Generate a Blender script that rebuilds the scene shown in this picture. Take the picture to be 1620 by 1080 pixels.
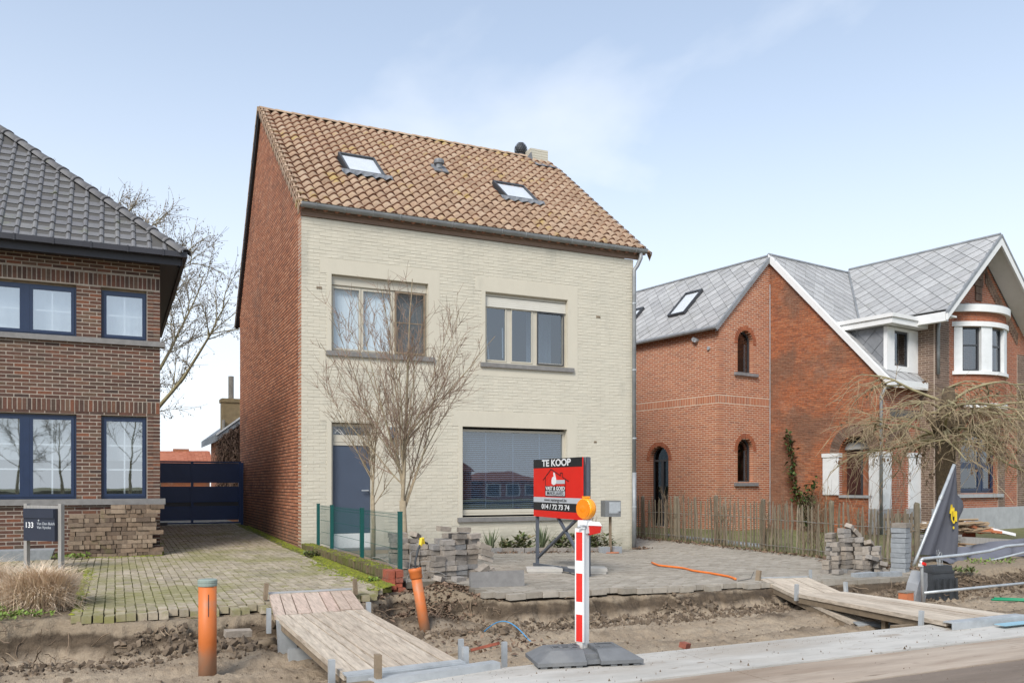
import bpy, math, random
import numpy as np
from mathutils import Vector, Matrix, Euler
random.seed(7)
R = math.radians
S = bpy.context.scene
COL = S.collection
for o in list(bpy.data.objects): bpy.data.objects.remove(o)

# ------------------------------------------------------------------ camera, sky, sun, exposure
cam = bpy.data.objects.new('camera', bpy.data.cameras.new('camera')); COL.objects.link(cam)
cam.location = (-2.987, -15.165, 1.10)
cam.rotation_euler = (R(90), 0, R(-25.1))
cam.data.sensor_width = 36; cam.data.lens = 29.78
cam.data.shift_y = 0.1389
cam.data.clip_start = 0.1; cam.data.clip_end = 1500
S.camera = cam

SUN_EL, SUN_AZ = 42.0, 226.0        # azimuth clockwise from +y: the sun stands behind the camera, to the left
W = bpy.data.worlds.new('World'); S.world = W; W.use_nodes = True
nt = W.node_tree; nt.nodes.clear()
def nn(nt, t, **kw):
    n = nt.nodes.new(t)
    for k, v in kw.items(): setattr(n, k, v)
    return n
sky = nn(nt, 'ShaderNodeTexSky', sky_type='NISHITA', sun_disc=False, sun_elevation=R(SUN_EL), sun_rotation=R(SUN_AZ))
sky.air_density = 1.0; sky.dust_density = 0.6; sky.ozone_density = 1.0
tc = nn(nt, 'ShaderNodeTexCoord')
sep = nn(nt, 'ShaderNodeSeparateXYZ'); nt.links.new(tc.outputs['Generated'], sep.inputs[0])
def mth(nt, op, a, b=None, clamp=False):
    n = nt.nodes.new('ShaderNodeMath'); n.operation = op; n.use_clamp = clamp
    for i, q in enumerate((a, b)):
        if q is None: continue
        if isinstance(q, (int, float)): n.inputs[i].default_value = q
        else: nt.links.new(q, n.inputs[i])
    return n.outputs[0]
# clouds lie on a flat layer overhead: direction divided by its height
zc = mth(nt, 'ADD', mth(nt, 'MAXIMUM', sep.outputs[2], 0.0), 0.22)
cx_ = mth(nt, 'DIVIDE', sep.outputs[0], zc); cy_ = mth(nt, 'DIVIDE', sep.outputs[1], zc)
comb = nn(nt, 'ShaderNodeCombineXYZ'); nt.links.new(cx_, comb.inputs[0]); nt.links.new(cy_, comb.inputs[1])
comb.inputs[2].default_value = 3.7
n1 = nn(nt, 'ShaderNodeTexNoise'); n1.inputs['Scale'].default_value = 1.05; n1.inputs['Detail'].default_value = 7; n1.inputs['Roughness'].default_value = 0.5
n1.inputs['Distortion'].default_value = 0.35
nt.links.new(comb.outputs[0], n1.inputs['Vector'])
mr = nn(nt, 'ShaderNodeMapRange'); mr.interpolation_type = 'SMOOTHSTEP'
nt.links.new(n1.outputs[0], mr.inputs[0]); mr.inputs[1].default_value = 0.34; mr.inputs[2].default_value = 0.72
mr.inputs[3].default_value = 0.0; mr.inputs[4].default_value = 0.72
# thin white veil that thickens towards the horizon
hz = nn(nt, 'ShaderNodeMapRange'); hz.interpolation_type = 'SMOOTHSTEP'
nt.links.new(sep.outputs[2], hz.inputs[0]); hz.inputs[1].default_value = 0.0; hz.inputs[2].default_value = 0.55; hz.inputs[3].default_value = 0.92; hz.inputs[4].default_value = 0.33
cov = mth(nt, 'MAXIMUM', mr.outputs[0], hz.outputs[0])
mx = nn(nt, 'ShaderNodeMix', data_type='RGBA'); nt.links.new(cov, mx.inputs[0])
tn = nn(nt, 'ShaderNodeMix', data_type='RGBA', blend_type='MULTIPLY'); tn.inputs[0].default_value = 1; tn.inputs[7].default_value = (.80, .99, 1.06, 1)
nt.links.new(sky.outputs[0], tn.inputs[6]); nt.links.new(tn.outputs[2], mx.inputs[6]); mx.inputs[7].default_value = (5.75, 6.0, 6.4, 1)
bg = nn(nt, 'ShaderNodeBackground'); bg.inputs[1].default_value = 0.108
nt.links.new(mx.outputs[2], bg.inputs[0])
wo = nn(nt, 'ShaderNodeOutputWorld'); nt.links.new(bg.outputs[0], wo.inputs[0])

sl = bpy.data.lights.new('sun', 'SUN'); sl.energy = 2.2; sl.angle = R(22); sl.color = (1.0, 0.955, 0.89)
so = bpy.data.objects.new('sun', sl); COL.objects.link(so)
d = Vector((math.sin(R(SUN_AZ))*math.cos(R(SUN_EL)), math.cos(R(SUN_AZ))*math.cos(R(SUN_EL)), math.sin(R(SUN_EL))))
so.rotation_euler = d.to_track_quat('Z', 'Y').to_euler(); so.location = (0, -40, 60)
S.view_settings.view_transform = 'Standard'; S.view_settings.look = 'None'
S.view_settings.exposure = 0.80; S.view_settings.gamma = 1.0; S.view_settings.use_curve_mapping = False

# ------------------------------------------------------------------ materials
def ramp(nt, fac, cols, interp='LINEAR'):
    r = nt.nodes.new('ShaderNodeValToRGB'); r.color_ramp.interpolation = interp
    e = r.color_ramp.elements
    n = len(cols)
    while len(e) < n: e.new(0.5)
    for i, c in enumerate(cols):
        e[i].position = i/(n-1) if n > 1 else 0
        e[i].color = (*c, 1)
    nt.links.new(fac, r.inputs[0]); return r.outputs[0]
def pmat(name, cols, rough=0.85, var=0.25, vscale=6.0, bump=0.0, bscale=60.0, metal=0.0, over=(), island=True, spec=0.35, stretch=None, bdist=0.01, zdirt=None):
    """colour per piece from a ramp, mottled by noise at the surface's place in the world; `over` adds patches (colour, scale, lo, hi, amount)"""
    m = bpy.data.materials.new(name); m.use_nodes = True; nt = m.node_tree
    b = nt.nodes['Principled BSDF']
    geo = nt.nodes.new('ShaderNodeNewGeometry'); oi = nt.nodes.new('ShaderNodeObjectInfo')
    pos = geo.outputs['Position']
    if stretch:
        vm = nt.nodes.new('ShaderNodeVectorMath'); vm.operation = 'MULTIPLY'; nt.links.new(pos, vm.inputs[0]); vm.inputs[1].default_value = stretch; pos = vm.outputs[0]
    if len(cols) > 1:
        r = mth(nt, 'FRACT', mth(nt, 'ADD', geo.outputs['Random Per Island'], oi.outputs['Random'])) if island else None
        if not island:
            ns = nt.nodes.new('ShaderNodeTexNoise'); ns.inputs['Scale'].default_value = vscale*0.35; ns.inputs['Detail'].default_value = 5
            nt.links.new(pos, ns.inputs['Vector'])
            mp = nt.nodes.new('ShaderNodeMapRange'); nt.links.new(ns.outputs[0], mp.inputs[0]); mp.inputs[1].default_value = .3; mp.inputs[2].default_value = .7
            r = mp.outputs[0]
        col = ramp(nt, r, cols)
    else:
        rg = nt.nodes.new('ShaderNodeRGB'); rg.outputs[0].default_value = (*cols[0], 1); col = rg.outputs[0]
    if var > 0:
        ns = nt.nodes.new('ShaderNodeTexNoise'); ns.inputs['Scale'].default_value = vscale; ns.inputs['Detail'].default_value = 8; ns.inputs['Roughness'].default_value = .62
        nt.links.new(pos, ns.inputs['Vector'])
        mp = nt.nodes.new('ShaderNodeMapRange'); nt.links.new(ns.outputs[0], mp.inputs[0])
        mp.inputs[1].default_value = .25; mp.inputs[2].default_value = .75; mp.inputs[3].default_value = 1-var; mp.inputs[4].default_value = 1+var
        mu = nt.nodes.new('ShaderNodeMix'); mu.data_type = 'RGBA'; mu.blend_type = 'MULTIPLY'; mu.inputs[0].default_value = 1
        cc = nt.nodes.new('ShaderNodeCombineColor')
        for i in range(3): nt.links.new(mp.outputs[0], cc.inputs[i])
        nt.links.new(col, mu.inputs[6]); nt.links.new(cc.outputs[0], mu.inputs[7]); col = mu.outputs[2]
    for (oc, sc, lo, hi, amt) in over:
        ns = nt.nodes.new('ShaderNodeTexNoise'); ns.inputs['Scale'].default_value = sc; ns.inputs['Detail'].default_value = 6; ns.inputs['Roughness'].default_value = .6
        ad = nt.nodes.new('ShaderNodeVectorMath'); ad.operation = 'ADD'; nt.links.new(pos, ad.inputs[0]); ad.inputs[1].default_value = (sc*3.1, oc[0]*50, 7.7)
        nt.links.new(ad.outputs[0], ns.inputs['Vector'])
        mp = nt.nodes.new('ShaderNodeMapRange'); mp.interpolation_type = 'SMOOTHSTEP'; nt.links.new(ns.outputs[0], mp.inputs[0])
        mp.inputs[1].default_value = lo; mp.inputs[2].default_value = hi; mp.inputs[3].default_value = 0; mp.inputs[4].default_value = amt
        mu = nt.nodes.new('ShaderNodeMix'); mu.data_type = 'RGBA'; nt.links.new(mp.outputs[0], mu.inputs[0])
        nt.links.new(col, mu.inputs[6]); mu.inputs[7].default_value = (*oc, 1); col = mu.outputs[2]
    if zdirt:                                # splashed dirt that fades out above the ground: (colour, full below, none above, amount)
        zc_, z0_, z1_, am_ = zdirt; sx = nt.nodes.new('ShaderNodeSeparateXYZ'); nt.links.new(geo.outputs['Position'], sx.inputs[0])
        ns = nt.nodes.new('ShaderNodeTexNoise'); ns.inputs['Scale'].default_value = 3.5; ns.inputs['Detail'].default_value = 7; nt.links.new(geo.outputs['Position'], ns.inputs['Vector'])
        mp = nt.nodes.new('ShaderNodeMapRange'); mp.interpolation_type = 'SMOOTHSTEP'
        nt.links.new(mth(nt, 'ADD', sx.outputs[2], mth(nt, 'MULTIPLY', mth(nt, 'SUBTRACT', ns.outputs[0], .5), (z1_-z0_)*1.6)), mp.inputs[0])
        mp.inputs[1].default_value = z1_; mp.inputs[2].default_value = z0_; mp.inputs[3].default_value = 0; mp.inputs[4].default_value = am_
        mu = nt.nodes.new('ShaderNodeMix'); mu.data_type = 'RGBA'; nt.links.new(mp.outputs[0], mu.inputs[0]); nt.links.new(col, mu.inputs[6]); mu.inputs[7].default_value = (*zc_, 1); col = mu.outputs[2]
    nt.links.new(col, b.inputs['Base Color'])
    b.inputs['Roughness'].default_value = rough; b.inputs['Metallic'].default_value = metal
    b.inputs['Specular IOR Level'].default_value = spec
    if bump > 0:
        ns = nt.nodes.new('ShaderNodeTexNoise'); ns.inputs['Scale'].default_value = bscale; ns.inputs['Detail'].default_value = 6
        nt.links.new(pos, ns.inputs['Vector'])
        bp = nt.nodes.new('ShaderNodeBump'); bp.inputs['Strength'].default_value = bump; bp.inputs['Distance'].default_value = bdist
        nt.links.new(ns.outputs[0], bp.inputs['Height']); nt.links.new(bp.outputs[0], b.inputs['Normal'])
    return m
def glass(name, tint=(0.75, .8, .82), ior=1.9, refl=(.9, .95, 1)):
    m = bpy.data.materials.new(name); m.use_nodes = True; nt = m.node_tree; nt.nodes.clear()
    fr = nt.nodes.new('ShaderNodeFresnel'); fr.inputs[0].default_value = ior
    t = nt.nodes.new('ShaderNodeBsdfTransparent'); t.inputs[0].default_value = (*tint, 1)
    g = nt.nodes.new('ShaderNodeBsdfGlossy'); g.inputs['Color'].default_value = (*refl, 1); g.inputs['Roughness'].default_value = .012
    geo = nt.nodes.new('ShaderNodeNewGeometry'); ns = nt.nodes.new('ShaderNodeTexNoise'); ns.inputs['Scale'].default_value = 1.7
    nt.links.new(geo.outputs['Position'], ns.inputs['Vector'])
    bp = nt.nodes.new('ShaderNodeBump'); bp.inputs['Strength'].default_value = .05; bp.inputs['Distance'].default_value = .01
    nt.links.new(ns.outputs[0], bp.inputs['Height']); nt.links.new(bp.outputs[0], g.inputs['Normal'])
    mxs = nt.nodes.new('ShaderNodeMixShader'); o = nt.nodes.new('ShaderNodeOutputMaterial')
    nt.links.new(mth(nt, 'MULTIPLY', fr.outputs[0], mth(nt, 'SUBTRACT', 1.0, geo.outputs['Backfacing'])), mxs.inputs[0]); nt.links.new(t.outputs[0], mxs.inputs[1]); nt.links.new(g.outputs[0], mxs.inputs[2])
    nt.links.new(mxs.outputs[0], o.inputs[0]); return m
M = {}
def defmats():
    moss = (.10, .12, .02)
    M['brick_left'] = pmat('dark_brick', [(.066, .036, .027), (.115, .054, .038), (.092, .048, .036), (.15, .07, .045), (.078, .052, .039), (.125, .057, .04), (.105, .072, .05), (.20, .076, .042), (.055, .037, .031), (.112, .058, .042), (.145, .09, .06)], .9, .3, 22, .5, 90)
    M['mortar_left'] = pmat('pale_mortar', [(.36, .305, .25)], .95, .2, 14, .4, 120, over=[((.16, .13, .10), 1.6, .52, .7, .6)])
    M['brick_gable'] = pmat('red_gable_brick', [(.33, .132, .07), (.44, .175, .09), (.38, .148, .078), (.50, .23, .13), (.27, .112, .065), (.45, .185, .098)], .9, .3, 18, .5, 90, over=[((.34, .22, .16), .9, .55, .75, .35), ((.10, .05, .033), .7, .54, .72, .4)], zdirt=((.17, .12, .085), -.1, .8, .6))
    M['mortar_gable'] = pmat('dark_mortar', [(.045, .027, .02)], .95, .3, 14, over=[((.30, .24, .20), .8, .60, .78, .4)])
    M['cream_joint'] = pmat('cream_painted_joint', [(.535, .49, .395)], .85, .08, 4)
    M['tile_lip'] = pmat('clay_tile_front_edge', [(.22, .095, .055), (.27, .12, .07), (.18, .08, .05)], .9, .2, 16)  # front lips of the tiles, a darker red than the tile faces
    M['cream'] = pmat('cream_paint', [(.565, .518, .42), (.585, .54, .44), (.545, .505, .412)], .75, .045, 2.2, .35, 45, spec=.3, over=[((.44, .42, .36), .55, .52, .74, .4), ((.48, .45, .38), 3.0, .58, .76, .4), ((.37, .35, .29), 1.6, .56, .72, .5)], bdist=.004, stretch=(1, 1, .3), zdirt=((.30, .285, .215), -.25, .35, .55))
    M['plaster'] = pmat('cream_plaster', [(.565, .518, .42)], .8, .05, 3, .25, 60, over=[((.41, .385, .32), .8, .55, .78, .4), ((.36, .34, .28), 2.2, .62, .78, .4)], bdist=.004, stretch=(1, 1, .35), zdirt=((.28, .265, .205), -.25, .35, .55))
    M['brick_new'] = pmat('orange_red_brick', [(.36, .118, .056), (.43, .145, .068), (.39, .13, .06), (.46, .175, .085), (.30, .105, .056), (.41, .125, .055)], .9, .22, 20, .3, 90)
    M['mortar_new'] = pmat('sand_mortar', [(.60, .48, .37)], .95, .15, 14)
    M['brick_old'] = pmat('old_red_brick', [(.31, .105, .05), (.40, .14, .062), (.35, .12, .055), (.27, .095, .05), (.43, .17, .08)], .92, .3, 14, .5, 60, over=[((.16, .095, .065), .55, .46, .62, .7), ((.40, .26, .19), 1.3, .58, .74, .5), ((.09, .06, .045), 2.4, .62, .74, .6)])
    M['mortar_old'] = pmat('old_mortar', [(.30, .19, .13)], .95, .3, 9, over=[((.12, .075, .05), 1.1, .48, .7, .6)])
    M['brick_villa'] = pmat('villa_red_brick', [(.31, .10, .052), (.37, .125, .06), (.27, .09, .048), (.34, .115, .055)], .9, .25, 18, .3, 80)
    M['brick_brown'] = pmat('brown_brick', [(.12, .08, .06), (.16, .105, .075), (.20, .135, .10), (.14, .09, .068)], .9, .25, 18, .3, 80)
    M['mortar_villa'] = pmat('villa_mortar', [(.40, .32, .26)], .95, .15, 14)
    M['tile'] = pmat('clay_roof_tile', [(.325, .222, .15), (.375, .262, .182), (.295, .197, .13), (.41, .302, .215), (.355, .236, .158), (.39, .278, .185)], .88, .24, 16, .3, 90, over=[((.20, .125, .08), 2.6, .52, .70, .6), ((.40, .28, .06), 1.5, .58, .68, .6), ((.46, .33, .21), 5., .55, .75, .4)])
    M['tile_dark'] = pmat('slate_grey_roof_tile', [(.135, .13, .135), (.165, .16, .16), (.15, .145, .145), (.18, .175, .17)], .55, .16, 9, .15, 80, spec=.5, over=[((.13, .14, .05), 2.6, .6, .74, .5)])
    M['ridge_dark'] = pmat('ridge_tile_grey', [(.15, .145, .145), (.12, .115, .12)], .6, .2, 12, over=[((.11, .13, .04), 5, .6, .75, .5)])
    M['slate'] = pmat('fibre_cement_slate', [(.345, .342, .338), (.41, .405, .398), (.315, .312, .31), (.385, .377, .37)], .8, .16, 7, .15, 70, over=[((.27, .265, .24), 1.4, .52, .74, .5), ((.30, .30, .20), 4, .62, .75, .4)])
    M['slate_dark'] = pmat('dark_slate_cheek', [(.17, .175, .185), (.21, .215, .225)], .75, .15, 8)
    M['under'] = pmat('roof_underlay', [(.09, .085, .08)], .95, .1)
    M['white'] = pmat('white_paint', [(.74, .735, .72)], .6, .05, 5, spec=.4, over=[((.55, .54, .50), 1.8, .58, .8, .35)])
    M['white_pillar'] = pmat('whitewashed_render', [(.70, .71, .71)], .85, .08, 6, .4, 40, over=[((.50, .50, .47), 2.2, .55, .75, .4)])
    M['pvc'] = pmat('beige_pvc', [(.50, .46, .38)], .5, .05, 5, spec=.45)
    M['blue'] = pmat('dark_blue_frame', [(.014, .028, .068)], .38, .1, 6, spec=.5)
    M['gate'] = pmat('night_blue_steel', [(.016, .040, .125)], .4, .12, 3, spec=.5)
    M['zinc'] = pmat('weathered_zinc', [(.235, .245, .25), (.30, .305, .31)], .55, .22, 7, .1, 30, metal=.35, spec=.5, island=False)
    M['lead'] = pmat('lead_flashing', [(.21, .215, .225)], .6, .25, 8, metal=.3)
    M['dark_metal'] = pmat('anthracite_metal', [(.045, .047, .052)], .45, .12, 8, spec=.5)
    M['sign_steel'] = pmat('grey_painted_steel', [(.085, .095, .115)], .5, .15, 8, spec=.5)
    M['fascia_dark'] = pmat('black_fascia', [(.030, .029, .036)], .5, .15, 6, spec=.45)
    M['wood_fascia'] = pmat('stained_fascia_board', [(.20, .13, .095), (.25, .165, .115)], .7, .28, 4, .3, 40, island=False, stretch=(.3, 3, 9), over=[((.10, .06, .045), 2.2, .6, .75, .5)])
    M['bluestone'] = pmat('bluestone_sill', [(.21, .20, .19)], .8, .2, 9, .3, 70, over=[((.12, .115, .105), 2.2, .52, .72, .5), ((.34, .33, .31), 5, .6, .8, .4)])
    M['stone'] = pmat('grey_stone', [(.33, .335, .34), (.37, .375, .375)], .8, .14, 5, .2, 60, over=[((.24, .24, .235), 1.6, .55, .75, .5)])
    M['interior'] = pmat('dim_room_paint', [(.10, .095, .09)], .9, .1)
    M['curtain'] = pmat('white_net_curtain', [(.74, .75, .75)], .9, .08, 5, stretch=(7, 1, .25))
    M['curtain_grey'] = pmat('grey_roller_blind', [(.50, .50, .49)], .9, .06, 3)
    M['blind'] = pmat('pale_venetian_slat', [(.42, .44, .48)], .5, .05, 5)
    M['shutter'] = pmat('pale_roller_shutter', [(.62, .59, .52)], .5, .05, 5)
    M['door'] = pmat('slate_blue_door', [(.060, .078, .115)], .42, .07, 3, spec=.5)
    M['glass'] = glass('window_glass', (.90, .93, .95), 1.75)
    M['glass_strong'] = glass('coated_window_glass', (.62, .68, .74), 2.5); M['glass_mirror'] = glass('bright_reflecting_glass', (.85, .88, .9), 4.6)
    M['glass_dark'] = glass('dark_window_glass', (.5, .55, .58), 2.1)
    M['skylight'] = glass('skylight_glass', (.95, .96, .97), 1.5, (1, 1, 1))
    M['screen'] = screenmat(); M['soil'] = soilmat()
    M['paver'] = pmat('concrete_paver', [(.33, .275, .20), (.41, .345, .255), (.365, .305, .225), (.285, .24, .175), (.45, .38, .285)], .9, .28, 16, .4, 90, over=[((.20, .195, .055), .75, .47, .63, .58), ((.21, .20, .055), 5., .50, .66, .6), ((.15, .135, .10), 1.1, .55, .72, .4)])
    M['paver_grey'] = pmat('grey_court_paver', [(.30, .262, .212), (.36, .318, .262), (.325, .285, .235), (.265, .23, .185), (.395, .35, .29)], .9, .2, 14, .4, 90, over=[((.20, .18, .145), .6, .5, .7, .5), ((.15, .14, .10), 6., .58, .72, .4)])
    M['joint'] = pmat('sandy_joint', [(.13, .115, .055), (.135, .145, .025)], .98, .3, 9, .4, 70, island=False)
    M['joint_grey'] = pmat('dusty_joint', [(.15, .13, .10), (.19, .165, .13)], .98, .3, 9, .4, 70, island=False)
    M['oldpaver'] = pmat('used_paving_brick', [(.18, .125, .085), (.25, .18, .125), (.13, .092, .065), (.30, .225, .16), (.10, .07, .052), (.20, .14, .095)], .92, .28, 20, .5, 80, over=[((.13, .13, .04), 3, .6, .75, .5)])
    M['stackpaver'] = pmat('stacked_grey_paver', [(.24, .205, .17), (.32, .27, .22), (.28, .25, .22), (.19, .165, .14), (.36, .31, .26), (.22, .215, .21)], .92, .28, 20, .5, 80)
    M['greystone'] = pmat('grey_concrete_block', [(.25, .265, .28), (.30, .315, .325), (.22, .23, .24)], .85, .2, 16, .4, 80)
    M['plank'] = pmat('weathered_plank', [(.46, .385, .30), (.54, .455, .36), (.50, .42, .33), (.43, .35, .27), (.57, .49, .395)], .88, .35, 5, .5, 40, stretch=(9, .9, 6), over=[((.25, .19, .14), 3., .50, .72, .6), ((.16, .12, .085), 1.6, .60, .72, .6)], bdist=.006)
    M['plank_pink'] = pmat('reddish_plank', [(.46, .36, .285), (.52, .41, .33), (.50, .36, .29), (.44, .345, .27)], .88, .33, 5, .5, 40, stretch=(9, .9, 6), over=[((.20, .14, .10), 4., .56, .72, .6)], bdist=.006)
    M['timber'] = pmat('dirty_timber', [(.20, .15, .10), (.25, .19, .13)], .9, .3, 8, .4, 50)
    M['galv'] = pmat('galvanised_steel', [(.42, .44, .45), (.50, .52, .53)], .45, .18, 9, metal=.4, spec=.5, island=False, over=[((.25, .22, .18), 3, .58, .75, .5)])
    M['orange_pipe'] = pmat('orange_drain_pipe', [(.56, .15, .034)], .5, .12, 5, spec=.4, over=[((.36, .20, .12), 5, .53, .72, .6), ((.30, .22, .15), 14, .62, .74, .7)], zdirt=((.27, .20, .14), -.44, -.12, .75))
    M['cap'] = pmat('grey_green_rubber_cap', [(.25, .30, .26)], .6, .15, 8)
    M['kerb'] = pmat('fresh_concrete', [(.42, .395, .355), (.485, .46, .42)], .85, .16, 6, .3, 70, island=False, over=[((.33, .285, .235), .9, .48, .70, .7), ((.25, .195, .145), 3.2, .58, .72, .7), ((.20, .15, .11), 11, .62, .72, .8)], stretch=(.45, 1.6, 1))
    M['gutter_band'] = pmat('muddy_concrete_band', [(.36, .285, .22), (.42, .345, .275)], .9, .18, 5, .3, 70, island=False, over=[((.24, .175, .125), 1.3, .46, .68, .8), ((.44, .38, .31), 2.6, .58, .74, .5), ((.17, .125, .09), 9, .60, .72, .7)], stretch=(.3, 2.2, 1))
    M['asphalt'] = pmat('dusty_asphalt', [(.17, .13, .10), (.21, .165, .13)], .9, .15, 6, .4, 140, island=False, over=[((.11, .09, .075), .8, .5, .74, .7), ((.27, .21, .165), 1.9, .56, .74, .6), ((.09, .075, .06), 14, .60, .72, .7), ((.30, .245, .195), 30, .64, .72, .6)], stretch=(.3, 2.0, 1))
    M['rubber'] = pmat('recycled_grey_plastic', [(.145, .148, .152)], .62, .14, 12, .2, 60, over=[((.24, .235, .225), 3.2, .5, .74, .5)])
    M['black_plastic'] = pmat('black_plastic', [(.045, .048, .052)], .6, .2, 12, over=[((.15, .13, .11), 4, .55, .72, .5)])
    M['lightgrey_plastic'] = pmat('light_grey_plastic', [(.28, .285, .295)], .65, .1, 8)
    M['white_plastic'] = pmat('white_plastic', [(.76, .755, .74)], .45, .05, 8, over=[((.50, .46, .40), 7, .56, .75, .5)], zdirt=((.40, .35, .29), -.25, .1, .6))
    M['red_film'] = pmat('red_reflective_film', [(.66, .03, .022)], .35, .06, 20)
    M['amber'] = pmat('amber_lens', [(.95, .34, .008)], .16, .06, 40, .5, 120, spec=.6)
    M['amber_in'] = pmat('amber_lens_core', [(.80, .22, .006)], .25, .08, 40)
    M['sign_red'] = pmat('sign_red', [(.66, .02, .012)], .5, .06, 3, spec=.2)
    M['sign_black'] = pmat('sign_black', [(.018, .019, .021)], .5, .04, 3, spec=.2)
    M['sign_white'] = pmat('sign_white', [(.76, .76, .76)], .5, 0)
    M['sign_grey'] = pmat('sign_grey', [(.48, .50, .53)], .5, .03, 3)
    M['yellow'] = pmat('yellow_paint', [(.72, .52, .03)], .5, .08, 8)
    M['green_post'] = pmat('green_powder_coat', [(.008, .085, .075)], .4, .1, 8, spec=.5)
    M['moss'] = pmat('bright_moss', [(.145, .165, .015), (.21, .22, .02), (.10, .125, .02), (.17, .15, .035)], .95, .35, 16, .6, 50)
    M['moss_brick'] = pmat('mossy_wall_brick', [(.12, .095, .05), (.16, .115, .07), (.10, .10, .035), (.14, .12, .055)], .95, .35, 12, .6, 60, over=[((.115, .12, .025), 2.5, .48, .64, .8), ((.17, .17, .04), 6, .56, .7, .6)])
    M['redbrick'] = pmat('broken_red_brick', [(.37, .10, .055), (.31, .085, .05), (.26, .09, .06), (.40, .13, .075)], .92, .3, 22, .5, 70, over=[((.16, .11, .085), 5, .57, .7, .6)])
    M['bark_young'] = pmat('olive_young_bark', [(.30, .24, .16)], .9, .3, 14, .3, 60, over=[((.17, .17, .07), 6, .52, .7, .5)])
    M['twig_red'] = pmat('reddish_twig', [(.24, .165, .12)], .85, .2, 10)
    M['twig_brown'] = pmat('brown_twig', [(.21, .155, .10)], .85, .2, 10)
    M['bark_pale'] = pmat('pale_olive_bark', [(.27, .23, .13)], .9, .35, 5, .4, 40, over=[((.15, .13, .08), 3, .52, .7, .5)])
    M['twig_bg'] = pmat('greyish_twig', [(.27, .225, .17)], .9, .2, 4)
    M['bark_old'] = pmat('mossy_old_bark', [(.10, .072, .043)], .95, .4, 9, .9, 30, over=[((.05, .035, .025), 4, .52, .66, .8), ((.16, .14, .05), 2, .55, .7, .5)], bdist=.03)
    M['twig_weep'] = pmat('tan_weeping_twig', [(.33, .255, .15), (.26, .195, .12), (.38, .30, .19)], .88, .25, 6, island=True)
    M['picket'] = pmat('split_chestnut_picket', [(.15, .125, .085), (.20, .165, .115), (.125, .105, .075), (.24, .20, .145), (.17, .12, .08)], .93, .35, 12, .5, 60, stretch=(3, 3, .6), over=[((.15, .15, .06), 3, .55, .72, .5)])
    M['wire'] = pmat('galvanised_wire', [(.30, .28, .25)], .5, .1, metal=.3)
    M['lawn'] = pmat('winter_lawn', [(.115, .125, .045), (.15, .15, .06), (.17, .155, .08)], .98, .35, 5, .5, 60, island=False, over=[((.18, .145, .09), 1.2, .52, .7, .6)])
    M['grass'] = pmat('grass_blade', [(.13, .15, .05), (.19, .19, .08), (.10, .125, .04), (.24, .21, .11)], .85, .1)
    M['tan_grass'] = pmat('dry_ornamental_grass', [(.66, .50, .35), (.74, .60, .44), (.58, .43, .29), (.80, .67, .51), (.50, .35, .23)], .85, .1)
    M['leaf_green'] = pmat('evergreen_leaf', [(.08, .115, .04), (.12, .155, .055), (.17, .19, .075), (.10, .135, .05), (.21, .185, .09), (.19, .14, .08)], .85, .1)
    M['leaf_bright'] = pmat('weed_leaf', [(.14, .21, .03), (.19, .27, .05), (.10, .17, .03)], .65, .1)
    M['leaf_sword'] = pmat('greyish_sword_leaf', [(.10, .13, .07), (.14, .17, .09), (.18, .185, .11)], .6, .1)
    M['leaf_ivy'] = pmat('dark_ivy_leaf', [(.03, .06, .02), (.05, .09, .025), (.10, .14, .035)], .55, .1)
    M['dead_leaf'] = pmat('dead_leaf', [(.16, .10, .065), (.22, .145, .095), (.11, .07, .048), (.27, .185, .125)], .9, .1)
    M['ivy_bare'] = pmat('bare_creeper', [(.14, .085, .06), (.19, .125, .09), (.105, .065, .05)], .95, .15)
    M['clod'] = pmat('soil_clod', [(.12, .088, .06), (.17, .125, .085), (.085, .062, .043), (.25, .19, .135)], .97, .3, 20, .5, 60)
    M['root'] = pmat('dry_root', [(.26, .19, .125), (.20, .14, .095)], .9, .2)
    M['redroof'] = pmat('distant_red_tile', [(.38, .135, .075), (.33, .11, .062), (.42, .16, .095)], .9, .15, 3)
    M['yellow_brick'] = pmat('yellow_chimney_brick', [(.38, .28, .15), (.33, .235, .13)], .92, .25, 5, .3, 30, island=False, over=[((.19, .14, .09), 1.6, .52, .7, .5)])
    M['concrete_pipe'] = pmat('concrete_flue', [(.36, .32, .27)], .9, .15, 6)
    M['banner'] = pmat('charcoal_banner_cloth', [(.080, .083, .100)], .62, .1, 4, spec=.3)
    M['tarp'] = pmat('crumpled_grey_banner', [(.125, .125, .145)], .55, .14, 4, spec=.4)
    M['foam'] = pmat('white_foam', [(.78, .78, .77)], .8, .04)
    M['lath'] = pmat('split_lath', [(.33, .23, .14), (.41, .30, .19), (.27, .185, .115), (.46, .36, .25)], .9, .2, 10)
    M['hose_o'] = pmat('orange_hose', [(.75, .18, .03)], .45, .05)
    M['pale_blue'] = pmat('pale_blue_plate', [(.25, .42, .50)], .5, .1, 6)
    M['maroon'] = pmat('dark_maroon_door', [(.05, .02, .017)], .45, .15, 4)
    M['hose_b'] = pmat('blue_tube', [(.07, .27, .50)], .4, .05)
    M['hose_g'] = pmat('green_tube', [(.015, .25, .12)], .4, .05)
    M['grey_pipe'] = pmat('grey_pvc_pipe', [(.30, .305, .31)], .45, .1)
    M['dark_board'] = pmat('dark_letterbox', [(.022, .027, .045)], .45, .08, spec=.45)
    M['grey_wood'] = pmat('silvered_timber', [(.30, .285, .265)], .88, .2, 8, .3, 50, stretch=(5, 5, .6))
    M['letterbox'] = pmat('grey_letterbox', [(.20, .205, .205)], .45, .12, 12, metal=.3, over=[((.31, .31, .30), 7, .55, .72, .5)])
    M['terracotta'] = pmat('terracotta', [(.50, .17, .075)], .85, .12, 8)
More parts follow.
